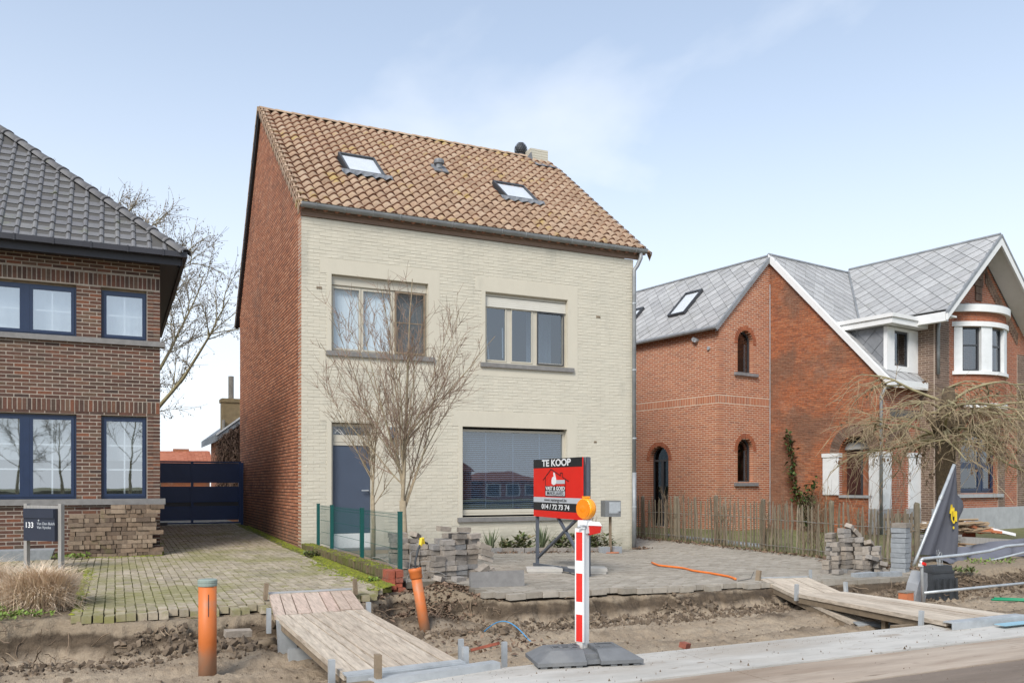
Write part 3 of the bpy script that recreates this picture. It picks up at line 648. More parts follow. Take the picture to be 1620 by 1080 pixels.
# bricked areas, then smooth rendered surrounds a hair behind the brick faces
wf = brick_wall(house, FF, -.55, EZ, lambda z: [(0, HX)], op, .0625, .212, .0085, .0036, .30, M['cream_joint'], M['cream'], jit=.0022, vj=.003)
ps = MB()
for o, p in zip(op, pads):
    z0p = max(p['z0'], -.5)
    zs = sorted([z0p, max(o['z0'], z0p), o['z1'], p['z1']])
    for a, b in zip(zs[:-1], zs[1:]):
        if b-a < .005: continue
        iv = [(p['u0'], p['u1'])]
        if o['z0'] < (a+b)/2 < o['z1']: iv = [(p['u0']+.13, o['u0']-.003), (o['u1']+.003, p['u1'])]
        for u0, u1 in iv: ps.fbox(FF, u0, u1, -.02, .0085, a, b)
part('render_surround', ps, M['plaster'], wf)
for o in op:                                # smooth reveals
    t = .004; rv = MB()
    rv.fbox(FF, o['u0']-.001, o['u0']+t, -.16, .0078, o['z0'], o['z1']); rv.fbox(FF, o['u1']-t, o['u1']+.001, -.16, .0078, o['z0'], o['z1'])
    rv.fbox(FF, o['u0']+t, o['u1']-t, -.16, .0073, o['z1']-t, o['z1']+.001)
    part('reveal', rv, M['plaster'], wf)
# left gable wall of bare brick, laid in the slope's outline
def gab(z):
    zt = z
    y0, y1 = 0.0, BY_
    if zt > EZ-.05:
        y0 = max(0, (zt-5.93)/KS); kb_ = (RZ-5.6)/(BY_+.1-RY); y1 = min(BY_, BY_+.1-(zt-5.6)/kb_)
    return [(y0+.008, y1)] if y1 > y0+.05 else []
def FL2(u, d, z): return (-d+.0, u, z)
brick_wall(house, FL2, -.5, RZ-.1, gab, [], .0625, .205, .0165, .003, .28, M['mortar_gable'], M['brick_gable'], jit=.001)
# rear and right walls, ceilings, interior
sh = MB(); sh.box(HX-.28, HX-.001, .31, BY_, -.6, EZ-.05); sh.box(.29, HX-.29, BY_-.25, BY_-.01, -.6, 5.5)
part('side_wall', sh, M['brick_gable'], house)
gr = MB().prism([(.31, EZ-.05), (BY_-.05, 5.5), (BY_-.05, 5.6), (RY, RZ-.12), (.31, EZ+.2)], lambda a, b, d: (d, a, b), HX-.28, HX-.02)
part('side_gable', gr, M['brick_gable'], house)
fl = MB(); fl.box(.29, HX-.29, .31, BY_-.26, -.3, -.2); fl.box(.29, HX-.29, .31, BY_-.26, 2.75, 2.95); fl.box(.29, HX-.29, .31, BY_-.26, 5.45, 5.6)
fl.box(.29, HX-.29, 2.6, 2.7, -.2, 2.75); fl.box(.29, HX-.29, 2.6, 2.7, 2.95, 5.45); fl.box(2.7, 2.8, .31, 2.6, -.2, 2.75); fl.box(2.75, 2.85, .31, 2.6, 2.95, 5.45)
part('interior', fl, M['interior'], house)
# sills
for (a, b, z, h) in ((.43, 2.49, 3.488, .085), (3.43, 5.50, 3.458, .085), (2.955, 5.48, .452, .085)):
    part('window_sill', MB().fbox(FF, a, b, -.14, .055, z-h, z), M['bluestone'], house)
# upper left window: three leaves, the right one behind an insect screen
d0 = -.10
w = frame4(house, FF, .535, 2.365, 3.50, 4.70, d0, .032, M['pvc'])
bx = MB(); bx.fbox(FF, .536, 2.364, -.15, -.07, 4.702, 4.868); part('shutter_box', bx, M['pvc'], w)
for a, b in ((.567, 1.09), (1.115, 1.69)): casement(w, FF, a, b, 3.532, 4.668, d0+.012, .026, M['pvc'], M['glass'])
s3 = casement(w, FF, 1.725, 2.333, 3.532, 4.668, d0+.012, .03, M['pvc'], M['glass'])
mm_ = MB(); mm_.fbox(FF, 1.09, 1.115, d0-.06, d0-.002, 3.532, 4.668)
mn2 = MB().fbox(FF, 1.69, 1.725, d0-.06, d0-.002, 3.532, 4.668); part('mullion', mn2, M['pvc'], w); part('mullion', mm_, M['pvc'], w)
sc = MB(); F_ = FF
sc.fbox(F_, 1.735, 1.765, d0+.016, d0+.036, 3.53, 4.69); sc.fbox(F_, 2.30, 2.33, d0+.016, d0+.036, 3.53, 4.69); sc.fbox(F_, 1.765, 2.30, d0+.016, d0+.035, 3.53, 3.56); sc.fbox(F_, 1.765, 2.30, d0+.016, d0+.035, 4.66, 4.69); sc.fbox(F_, 1.765, 2.30, d0+.018, d0+.034, 4.10, 4.118)
sf_ = part('insect_screen_frame', sc, M['timber'], w); part('insect_screen', MB().fbox(FF, 1.764, 2.301, d0+.024, d0+.026, 3.555, 4.665), M['screen'], sf_)
curtain(w, FF, .575, 2.325, 3.5, 4.68, d0-.085, M['curtain'], 26, .002)
# upper right window with a part-lowered roller shutter
w = frame4(house, FF, 3.545, 5.365, 3.47, 4.62, d0, .045, M['pvc'])
for a, b in ((3.59, 4.035), (4.135, 4.615), (4.70, 5.32)): casement(w, FF, a, b, 3.515, 4.575, d0+.012, .022, M['pvc'], M['glass_strong'])
mm_ = MB(); mm_.fbox(FF, 4.035, 4.135, d0-.06, d0-.002, 3.515, 4.575)
mn2 = MB().fbox(FF, 4.615, 4.70, d0-.06, d0-.002, 3.515, 4.575); part('mullion', mn2, M['pvc'], w); part('mullion', mm_, M['pvc'], w)
st = MB()
for i in range(5): st.fbox(FF, 3.55, 5.36, -.085-.004*(i % 2), -.062, 4.575+i*.038, 4.575+i*.038+.035)
part('roller_shutter', st, M['shutter'], w)
bx = MB(); bx.fbox(FF, 3.546, 5.364, -.14, -.066, 4.775, 4.843); part('shutter_box', bx, M['pvc'], w)
sc = MB(); sc.fbox(FF, 4.71, 4.735, d0+.014, d0+.03, 3.50, 4.57); sc.fbox(FF, 5.295, 5.32, d0+.014, d0+.03, 3.50, 4.57); sc.fbox(FF, 4.735, 5.295, d0+.014, d0+.03, 3.50, 3.525); sc.fbox(FF, 4.735, 5.295, d0+.014, d0+.03, 4.545, 4.57)
part('insect_screen_frame', sc, M['dark_metal'], w)
cg = MB(); cg.bar((3.62, .19, 4.30), (3.70, .19, 3.56), .02, .012); cg.bar((3.995, .19, 4.2), (4.0, .19, 3.6), .02, .012); part('curtain_edge', cg, M['curtain'], w)
curtain(w, FF, 4.72, 5.3, 3.5, 4.6, d0-.5, M['curtain_grey'], 4, .004)
# large ground floor window with venetian blind
w = frame4(house, FF, 3.065, 5.35, .49, 2.16, d0, .045, M['pvc'])
part('lower_rail', MB().fbox(FF, 3.11, 5.30, d0-.06, d0+.006, .535, .60), M['pvc'], w)
part('pane', MB().fbox(FF, 3.105, 5.31, d0-.034, d0-.022, .60, 2.118), M['glass_strong'], w)
vb = MB()
for i in range(38):
    z = .63+i*.039
    vb.add([(3.13, -d0+.058, z-.009), (5.285, -d0+.058, z-.009), (5.285, -d0+.078, z+.010), (3.13, -d0+.078, z+.010)], [(0, 1, 2, 3)])
part('blind_slats', vb, M['blind'], w, kind='stuff')
tp = MB()
for x in (3.62, 4.21, 4.80): tp.fbox(FF, x-.012, x+.012, d0-.057, d0-.055, .62, 2.1)
part('ladder_tape', tp, M['blind'], w)
# front door with transom light
df = frame4(house, FF, .532, 1.328, -.12, 2.19, d0, .05, M['pvc'], name='door_frame')
rl = MB(); rl.fbox(FF, .582, 1.278, d0-.06, d0+.004, 1.80, 1.99); rl.fbox(FF, .60, 1.26, d0+.004, d0+.012, 1.86, 1.93); part('transom_bar', rl, M['pvc'], df)
pn = part('transom_pane', MB().fbox(FF, .582, 1.278, d0-.034, d0-.022, 1.99, 2.14), M['glass_dark'], df)
sw = MB(); sw.tube([(.62, -d0+.02, 2.02), (.70, -d0+.02, 2.10), (.78, -d0+.02, 2.0)], .008, 4); sw.tube([(.60, -d0+.02, 2.12), (.74, -d0+.02, 2.01)], .008, 4); part('transom_ornament', sw, M['white'], df)
dl = part('door', MB().fbox(FF, .586, 1.274, d0-.05, d0-.012, .20, 1.795), M['door'], df)
hd = MB(); hd.bar((1.22, -d0-.05, .98), (1.10, -d0-.05, .98), .02); hd.fbox(FF, 1.205, 1.235, d0-.012, d0+.05, .97, .99); part('handle', hd, M['galv'], df)
part('door_panel', MB().fbox(FF, .586, 1.274, d0-.05, d0-.002, -.07, .195), M['white'], df)
stp = MB(); stp.fbox(FF, .36, 1.55, .012, .36, -.5, -.055); part('door_step', stp, M['bluestone'], house)
lm = MB(); lm.fbox(FF, 1.61, 1.71, .008, .085, 1.90, 2.15); part('wall_lamp', lm, M['zinc'], house)
lm2 = MB(); lm2.fbox(FF, 1.622, 1.698, .085, .092, 1.915, 2.135); part('lamp_glass', lm2, M['glass_dark'], house)
for x, z in ((.31, 4.60), (6.09, 4.56)):
    an = MB()
    for k in range(3): an.fbox(FF, x-.045+k*.034, x-.022+k*.034, .004, .014, z-.022+.006*(k % 2), z+.022)
    part('wall_anchor', an, M['timber'], house)
part('anchor_plate', MB().fbox(FF, 5.99, 6.05, .004, .012, 1.95, 1.985), M['timber'], house)
# eaves: board, gutter with brackets, downpipe
fb = MB(); fb.fbox(FF, -.01, HX+.20, .008, .032, 5.845, 5.965); fb.fbox(FF, -.01, HX+.20, .0345, .05, 5.925, 5.985); part('fascia_board', fb, M['wood_fascia'], house)
gu = MB(); n = 10; ring = []
gx0, gx1, gy, gz, gr_ = -.03, 7.19, -.125, 6.035, .075
prof = [(gr_*math.cos(a), gr_*math.sin(a)) for a in np.linspace(math.pi, 2*math.pi, n)]
prof = [(-gr_-.012, .012), (-gr_, .0)]+prof+[(gr_, .03)]
inn = [(x*.93, z*.93+.004) for x, z in reversed(prof[2:])]
pr = prof+inn
k = len(pr); vs = [(x, gy+p, gz+q) for x in (gx0, gx1) for p, q in pr]
gu.add(vs, [(i, (i+1) % k, k+(i+1) % k, k+i) for i in range(k)])
for xe, sg in ((gx0, 1), (gx1, -1)):
    gu.add([(xe, gy+p, gz+q) for p, q in prof[1:]], [tuple(range(len(prof)-1))])
gut = part('gutter', gu, M['zinc'], house)
for i in range(14):
    x = .22+i*.515; br = MB()
    br.tube([(x, gy-(gr_+.006)*math.cos(a), gz-(gr_+.006)*math.sin(a)) for a in np.linspace(-.15, math.pi*.9, 8)], .008, 4)
    part('gutter_bracket', br, M['zinc'], gut)
dp = MB(); px_ = 6.93
dp.tube([(7.06, gy, 5.96), (7.06, gy+.0, 5.86), (7.0, -.085, 5.70), (px_, -.07, 5.60), (px_, -.07, 5.45), (px_, -.07, 1.3)], .042, 12)
dp.tube([(px_, -.07, 1.34), (px_, -.07, -.33)], .048, 12)
pipe = part('downpipe', dp, M['zinc'], house, smooth=True)
for z in (4.9, 3.5, 2.06, .62): part('pipe_clip', MB().lathe([(.052, -.014), (.052, .014)], (px_, -.07, z), 12), M['galv'], pipe)
# roof: underlay, S-shaped clay tiles row by row, ridge and verge tiles
RX0, RX1 = -.035, 7.30
sl_len = math.hypot(RY+.12, (RY+.12)*KS); ca, sa = 1/math.hypot(1, KS), KS/math.hypot(1, KS)
def roofF(x, s, h=0): return (x, -.115+s*ca-h*sa, 5.985-.02+s*sa+h*ca)   # s runs up the slope, h off it
und = MB(); und.add([roofF(RX0+.05, .05, -.05), roofF(RX1-.05, .05, -.05), roofF(RX1-.05, sl_len, -.05), roofF(RX0+.05, sl_len, -.05)], [(0, 1, 2, 3)])
kbk = (RZ-5.6)/(BY_+.1-RY)
und.add([(RX0, RY, RZ-.05), (RX1, RY, RZ-.05), (RX1, BY_+.3, 5.6-.2*kbk), (RX0, BY_+.3, 5.6-.2*kbk)], [(0, 1, 2, 3)])
roof = part('roof', und, M['under'], house)
tw, tl = .2055, .272
def stile(w, l):
    g = MB(); pf = []
    for i in range(9):                      # one pan and one roll
        t = i/8; x = -w/2-.012+t*(w+.02)
        pf.append((x, .056*math.sin(math.pi*min(max((t-.32)/.68, 0), 1))**.8-.018*math.sin(math.pi*min(t/.32, 1))))
    k = len(pf); t = .026
    vs = [(x, -.02, z) for x, z in pf]+[(x, l+.03, z-.04) for x, z in pf]+[(x, -.02, z-t) for x, z in pf]
    fs = []
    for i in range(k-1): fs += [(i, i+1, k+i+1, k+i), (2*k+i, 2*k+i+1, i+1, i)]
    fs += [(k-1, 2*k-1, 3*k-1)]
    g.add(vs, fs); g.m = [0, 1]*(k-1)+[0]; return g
ncol = int(round((RX1-RX0)/tw)); nrow_ = int(round((sl_len-.05)/tl)); tw = (RX1-RX0)/ncol; tl = (sl_len-.05)/nrow_
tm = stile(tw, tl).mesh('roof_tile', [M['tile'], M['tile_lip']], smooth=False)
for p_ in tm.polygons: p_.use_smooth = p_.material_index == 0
pit = math.atan(KS)
sky_holes = [(1.24, 2.02, 1.66, 2.50), (4.71, 5.49, 1.60, 2.35)]
slots = []
for r in range(nrow_):
    for c in range(ncol):
        x = RX0+(c+.5)*tw; s = r*tl
        y = -.115+(s+tl/2)*ca
        if any(a-.02 < x < b+.02 and e-.06 < y < f+.02 for a, b, e, f in sky_holes): continue
        slots.append((x, s))
cl_ = Vector(cam.location)
slots.sort(key=lambda q: (Vector(roofF(q[0], q[1]))-cl_).length)
tg = MB(); tv_ = [v.co.copy() for v in tm.vertices]; tf_ = [tuple(p.vertices) for p in tm.polygons]
for i, (x, s) in enumerate(slots):
    dx, dh, rz_ = rnd(-.004, .004), rnd(-.003, .004), rnd(-.012, .012)
    p = roofF(x+dx, s, .012+dh)
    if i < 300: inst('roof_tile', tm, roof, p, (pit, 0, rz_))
    else:
        mt = Matrix.Translation(p) @ Euler((pit, 0, rz_)).to_matrix().to_4x4()
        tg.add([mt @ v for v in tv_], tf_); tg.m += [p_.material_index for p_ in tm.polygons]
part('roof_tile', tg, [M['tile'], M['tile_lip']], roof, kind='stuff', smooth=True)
rm = MB(); rg = MB()
def halftile(a, b, r0, r1, n=7, thick=.014):
    g = MB(); a, b = Vector(a), Vector(b); t = (b-a).normalized(); sd = t.cross(Vector((0, 0, 1))).normalized(); up = sd.cross(t)
    vs = []
    for q, r in ((a, r0), (b, r1)):
        for i in range(n): an = math.pi*i/(n-1); vs.append(q+sd*r*math.cos(an)+up*r*.75*math.sin(an))
    for q, r in ((a, r0-thick), ):
        for i in range(n): an = math.pi*i/(n-1); vs.append(q+sd*r*math.cos(an)+up*(r*.75)*math.sin(an))
    fs = [(i, i+1, n+i+1, n+i) for i in range(n-1)]+[(2*n+i, 2*n+i+1, i+1, i) for i in range(n-1)]
    return g.add(vs, fs)
x = RX0-.02
while x < 6.6:
    part('ridge_tile', halftile((x, RY-.01, RZ-.03), (x+.385, RY-.01, RZ-.037), .095, .085), M['tile'], roof, smooth=True); x += .36
for xx, sgn in ((RX0-.005, -1), (RX1+.005, 1)):
    for r in range(nrow_):                   # verge tiles that turn down over the gable
        if sgn > 0 and r > nrow_-3: continue
        s0, s1 = r*tl-.02, (r+1)*tl+.02; g = MB()
        A = [(-.09*-sgn*-1, 0)]
        pts = [(xx+sgn*.0-sgn*.11, .045), (xx-sgn*.04, .062), (xx+sgn*.015, .045), (xx+sgn*.03, -.0), (xx+sgn*.03, -.15)]
        vs = [roofF(p, s0, q+.014) for p, q in pts]+[roofF(p, s1, q-.012) for p, q in pts]
        fs = [(i, i+1, 6+i-1, 5+i) for i in range(4)]
        vs += [roofF(p-sgn*(.014 if i > 2 else 0), s0, q+.014-(.016 if i <= 2 else 0)) for i, (p, q) in enumerate(pts)]
        fs += [(10+i, 11+i, i+1, i) for i in range(4)]
        part('verge_tile', g.add(vs, fs), M['tile'], roof)
bv = MB(); bv.add([(RX0-.03, RY, RZ), (RX0-.03, BY_+.3, 5.6-.2*kbk), (RX0-.03, BY_+.3, 5.42-.2*kbk), (RX0-.03, RY, RZ-.2)], [(0, 1, 2, 3)])
bv.hexa([(RX0-.05, RY+.05, RZ-.16), (.0, RY+.05, RZ-.16), (.0, BY_+.28, 5.45-.2*kbk), (RX0-.05, BY_+.28, 5.45-.2*kbk), (RX0-.05, RY+.05, RZ-.02), (.0, RY+.05, RZ-.02), (.0, BY_+.28, 5.6-.2*kbk), (RX0-.05, BY_+.28, 5.6-.2*kbk)])
part('barge_board', bv, M['dark_metal'], roof)
# rear verge tiles
nb = 14; L_b = math.hypot(BY_+.3-RY, RZ-5.6+.2*kbk)
for i in range(nb):
    a0 = i/nb; a1 = (i+1)/nb+.02
    P = lambda t, h: (RY+(BY_+.3-RY)*t, RZ+(5.6-.2*kbk-RZ)*t+h)
    (ya, za), (yb_, zb) = P(a0, .035), P(a1, .075)
    part('verge_tile', MB().hexa([(RX0-.06, ya, za-.10), (RX0+.12, ya, za-.10), (RX0+.12, yb_, zb-.10), (RX0-.06, yb_, zb-.10), (RX0-.06, ya, za), (RX0+.12, ya, za), (RX0+.12, yb_, zb), (RX0-.06, yb_, zb)]), M['tile'], roof)
# two roof windows and a vent
for (a, b, e, f) in sky_holes:
    s0, s1 = (e+.115)/ca, (f+.115)/ca
    g = MB(); fw = .042
    def rb(u0, u1, t0, t1, h0, h1): g.hexa([roofF(u0, t0, h0), roofF(u1, t0, h0), roofF(u1, t1, h0), roofF(u0, t1, h0), roofF(u0, t0, h1), roofF(u1, t0, h1), roofF(u1, t1, h1), roofF(u0, t1, h1)])
    rb(a, a+fw, s0, s1, -.06, .092); rb(b-fw, b, s0, s1, -.06, .092); rb(a+fw, b-fw, s0, s0+fw, -.06, .088); rb(a+fw, b-fw, s1-.065, s1, -.06, .095)
    sf = part('roof_window', g, M['dark_metal'], roof)
    g = MB(); rb(a+fw-.003, b-fw+.003, s0+fw-.003, s1-.063, .066, .076); part('pane', g, M['skylight'], sf)
    g = MB(); rb(a+fw-.003, b-fw+.003, s0+fw-.003, s1-.07, .04, .05); part('sky_reflection_sheet', g, M['white'], sf)  # white sheet under the glass, stands in for the bright sky reflection
    g = MB(); n = 14                       # lead apron dressed over the rolls below
    for i in range(n):
        u0, u1 = a-.14+(b-a+.28)*i/n, a-.14+(b-a+.28)*(i+1)/n
        h0 = .055+.03*math.sin(2*math.pi*(u0-RX0)/tw-1.2); h1 = .055+.03*math.sin(2*math.pi*(u1-RX0)/tw-1.2)
        g.add([roofF(u0, s0-.13, h0), roofF(u1, s0-.13, h1), roofF(u1, s0+.01, .09), roofF(u0, s0+.01, .09)], [(0, 1, 2, 3)])
    part('lead_apron', g, M['lead'], sf)
vp = Vector(roofF(3.55, (2.65+.115)/ca, .03))
g = MB().obox(vp+Vector((0, -.02, .0)), (.34, .42, .03), (pit, 0, 0)); g.tube([vp, vp+Vector((0, 0, .16))], .075, 14)
g.lathe([(.085, 0), (.115, .01), (.12, .06), (.105, .10), (.05, .125), (.01, .13)], vp+Vector((0, 0, .10)), 16)
part('roof_vent', g, M['lead'], roof, smooth=False)
# chimney stack of painted brick with lead base and a wind-driven cowl
ch = MB(); ch.box(6.72, 7.22, RY-.12, RY+.55, 8.6, 9.76); part('chimney', ch, M['cream'], roof)
chb = MB()
for r in range(6):
    z = 9.39+r*.0625; off = (r % 2)*.11; x = 6.72-off
    while x < 7.22:
        a, b = max(x, 6.715)+.005, min(x+.212, 7.225)-.005
        if b-a > .03: chb.box(a, b, RY-.126+rnd(-.002, .002), RY-.05, z+.005, z+.0575)
        x += .212
    y = RY-.12-off
    while y < RY+.55:
        a, b = max(y, RY-.12)+.005, min(y+.212, RY+.555)-.005
        if b-a > .03: chb.box(6.714+rnd(-.002, .002), 6.78, a, b, z+.005, z+.0575)
        y += .212
part('chimney_brick', chb, M['cream'], roof, kind='stuff')
chl = MB(); chl.box(6.68, 7.26, RY-.16, RY+.3, 9.1, 9.40); yl = RY-.62; chl.add([(6.62, yl, roofF(0, (yl+.115)/ca, .10)[2]), (7.28, yl, roofF(0, (yl+.115)/ca, .10)[2]), (7.26, RY-.161, 9.42), (6.68, RY-.161, 9.42)], [(0, 1, 2, 3)])
chl.prism([(6.50, 9.36), (6.66, 9.36), (6.78, 9.40), (6.73, 9.66)], lambda a, b, d: (a, d, b), RY-.14, RY-.128)
part('chimney_flashing', chl, M['lead'], roof)
cw = MB(); cc = (6.64, RY+.30, 9.50)
cw.tube([(cc[0], cc[1], 9.2), (cc[0], cc[1], 9.72)], .10, 14)
cow = part('cowl', cw, M['zinc'], roof)
cv = MB()
for i in range(18):                          # twisted vanes of the turbine
    P = []
    for j in range(7):
        t = j/6; a = 2*math.pi*i/18+t*1.1; r = .06+.115*math.sin(math.pi*(.18+.72*t)); z = 9.70+.31*t
        for e in (0, .22): P.append((cc[0]+r*math.cos(a+e), cc[1]+r*math.sin(a+e), z))
    cv.add(P, [(2*j, 2*j+1, 2*j+3, 2*j+2) for j in range(6)])
cv.lathe([(.05, -.28), (.10, -.22), (.14, -.14), (.12, -.05), (.06, 0)], (cc[0], cc[1], 9.99), 14); cv.lathe([(.075, 0), (.07, .03), (.02, .045)], (cc[0], cc[1], 9.99), 14); cv.lathe([(.13, 0), (.13, .03)], (cc[0], cc[1], 9.69), 14)
part('cowl_vanes', cv, M['dark_metal'], cow)
# ------------------------------------------------------------------ the dark brick house on the left
LX = -2.317
lh = thing('brick_house', 'dark brown brick house with night blue windows and grey tiled hip roof', 'house', (LX, 0, 0))
op = [dict(u0=-5.6, u1=-3.546, z0=3.44, z1=4.275), dict(u0=-3.193, u1=-2.415, z0=3.44, z1=4.275), dict(u0=-5.6, u1=-3.546, z0=.86, z1=2.235), dict(u0=-3.193, u1=-2.415, z0=.86, z1=2.235)]
w = brick_wall(lh, FF, -.5, 4.74, lambda z: [(-8.2, LX)], op, .059, .21, .0145, .0025, .26, M['mortar_left'], M['brick_left'], nparts=270, jit=.001, skip=((2.245, 2.445), (4.285, 4.485)))
soldiers(w, FF, -8.2, LX, 2.245, 2.445, .066, M['brick_left'], proud=.004, joint=.0145); soldiers(w, FF, -8.2, LX, 4.285, 4.485, .066, M['brick_left'], proud=.004, joint=.0145)
def FR(u, d, z): return (LX+d, u, z)
brick_wall(lh, FR, -.5, 4.74, lambda z: [(.008, 7.6)], [], .059, .21, .014, .003, .2, M['mortar_left'], M['brick_left'])
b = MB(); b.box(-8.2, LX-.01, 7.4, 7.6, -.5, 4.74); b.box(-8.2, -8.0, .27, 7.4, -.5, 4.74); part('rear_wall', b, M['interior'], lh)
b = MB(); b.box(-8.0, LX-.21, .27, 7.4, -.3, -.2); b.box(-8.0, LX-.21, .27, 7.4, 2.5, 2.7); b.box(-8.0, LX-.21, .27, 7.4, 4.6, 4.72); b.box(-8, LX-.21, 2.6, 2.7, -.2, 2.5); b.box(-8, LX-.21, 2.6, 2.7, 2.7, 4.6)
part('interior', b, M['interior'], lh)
for (z, h) in ((3.44, .085), (.86, .095)):
    part('window_sill', MB().fbox(FF, -5.75, -2.235, -.12, .06, z-h, z-.002), M['bluestone'], lh)
d0 = -.055
for (u0, u1, z0, z1, bh) in ((-5.6, -3.546, 3.44, 4.275, 1), (-3.193, -2.415, 3.44, 4.275, 1), (-5.6, -3.546, .86, 2.235, 2), (-3.193, -2.415, .86, 2.235, 2)):
    wide = u1-u0 > 1
    fu1 = u1 if wide else u1-.09
    f = frame4(lh, FF, u0+.005, fu1-.004, z0+.004, z1-.045, d0, .03, M['blue'])
    part('head_plate', MB().fbox(FF, u0+.005, u1-.004, -.11, d0-.012, z1-.044, z1-.004), M['timber'], f)
    if not wide:
        part('jamb_cladding', MB().fbox(FF, fu1-.002, u1+.03, -.10, d0+.028, z0+.002, z1-.002), M['blue'], f)
        casement(f, FF, u0+.035, fu1-.034, z0+.034, z1-.075, d0+.010, .045, M['blue'], M['glass_mirror'], bars_v=1, bars_h=bh, barm=M['white'])
    else:
        c = -4.245
        part('mullion', MB().fbox(FF, c-.045, c+.045, d0-.06, d0+.012, z0+.034, z1-.075), M['blue'], f)
        casement(f, FF, c+.046, u1-.034, z0+.034, z1-.075, d0+.010, .045, M['blue'], M['glass_mirror'], bars_v=1, bars_h=bh, barm=M['white'])
        casement(f, FF, c-.72, c-.046, z0+.034, z1-.075, d0+.010, .045, M['blue'], M['glass_mirror'], bars_v=1, bars_h=bh, barm=M['white'])
        casement(f, FF, u0+.035, c-.722, z0+.034, z1-.075, d0+.010, .045, M['blue'], M['glass_mirror'], bars_v=1, bars_h=bh, barm=M['white'])
    if z0 > 2: curtain(f, FF, u0+.01, u1-.01, z0, z1, -.24, M['curtain'], 6, .004)
    else:
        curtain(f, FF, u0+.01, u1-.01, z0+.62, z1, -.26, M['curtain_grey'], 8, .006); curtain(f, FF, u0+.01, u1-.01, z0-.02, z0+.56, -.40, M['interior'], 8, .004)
# eaves box, gutter, hip roof of flat grey tiles
ex, ey, ez = -1.985, -.42, 4.83
eb = MB(); eb.box(-8.6, ex+.02-.09, ey+.115, 0-.01, 4.705, 4.72); eb.box(-8.6, ex-.02, ey+.09, ey+.115, 4.66, 4.80); eb.box(LX+.01, ex-.03, -.01, 7.9, 4.705, 4.72); eb.box(ex-.03, ex-.005, ey+.09, 7.9, 4.66, 4.80)
part('eaves_board', eb, M['fascia_dark'], lh)
eg = MB(); eg.box(-8.6, ex+.06, ey-.04, ey+.085, 4.775, 4.862); eg.box(ex, ex+.06, ey+.086, 7.9, 4.775, 4.862)
gl = part('gutter', eg, M['fascia_dark'], lh)
for i in range(8): part('gutter_bracket', MB().box(-2.3-i*.52, -2.275-i*.52, ey-.052, ey-.038, 4.765, 4.868), M['fascia_dark'], gl)
KL = .90; hl = 3.1
lca, lsa = 1/math.hypot(1, KL), KL/math.hypot(1, KL)
def LF(x, s, h=0): return (x, ey+.02+s*lca-h*lsa, ez+.02+s*lsa+h*lca)
ru = MB(); ru.add([LF(-9, 0), LF(ex, 0), LF(ex-hl, hl/lca), LF(-9, hl/lca)], [(0, 1, 2, 3)])
ru.add([(ex, ey+.02, ez), (ex, 8, ez), (ex-hl, 8-hl, ez+hl*KL), (ex-hl, ey+hl, ez+hl*KL)], [(0, 1, 2, 3)])
ru.add([(ex, 8, ez), (-9, 8, ez), (-9, 8-hl, ez+hl*KL), (ex-hl, 8-hl, ez+hl*KL)], [(0, 1, 2, 3)])
ru.add([(-9, ey+hl, ez+hl*KL), (ex-hl, ey+hl, ez+hl*KL), (ex-hl, 8-hl, ez+hl*KL), (-9, 8-hl, ez+hl*KL)], [(0, 1, 2, 3)])
lr = part('roof', ru, M['under'], lh)
fw_, fl_ = .232, .262
def flat_tile(w, l):
    g = MB(); xs_ = [-w/2, -w/2+.02, w/2-.055, w/2-.04, w/2-.018, w/2+.006, w/2+.022]; zs_ = [.012, 0, 0, .026, .034, .026, .004]
    k = 7; t = .018
    vs = [(x, -.02, z) for x, z in zip(xs_, zs_)]+[(x, l+.02, z-.026) for x, z in zip(xs_, zs_)]+[(x, -.02, z-t) for x, z in zip(xs_, zs_)]
    fs = []
    for i in range(k-1): fs += [(i, i+1, k+i+1, k+i), (2*k+i, 2*k+i+1, i+1, i)]
    fs += [(k-1, 2*k-1, 3*k-1), (0, 2*k, k)]
    return g.add(vs, fs)
ft = flat_tile(fw_, fl_).mesh('roof_tile', M['tile_dark'])
pl_ = math.atan(KL); slots = []
for r in range(int(hl/lca/fl_)+1):
    for c in range(24):
        x = ex-.14-c*fw_; s = r*fl_
        if s > hl/lca-.1: continue
        if x+fw_*.5 > ex-(s+fl_*.5)*lca+.02: continue
        slots.append((x, s))
slots.sort(key=lambda q: (Vector(LF(q[0], q[1]))-cl_).length)
tg = MB(); tv_ = [v.co.copy() for v in ft.vertices]; tf_ = [tuple(p.vertices) for p in ft.polygons]
for i, (x, s) in enumerate(slots):
    p = LF(x, s, .014+rnd(-.002, .002))
    if i < 300: inst('roof_tile', ft, lr, p, (pl_, 0, rnd(-.006, .006)))
    else:
        mt = Matrix.Translation(p) @ Euler((pl_, 0, 0)).to_matrix().to_4x4(); tg.add([mt @ v for v in tv_], tf_)
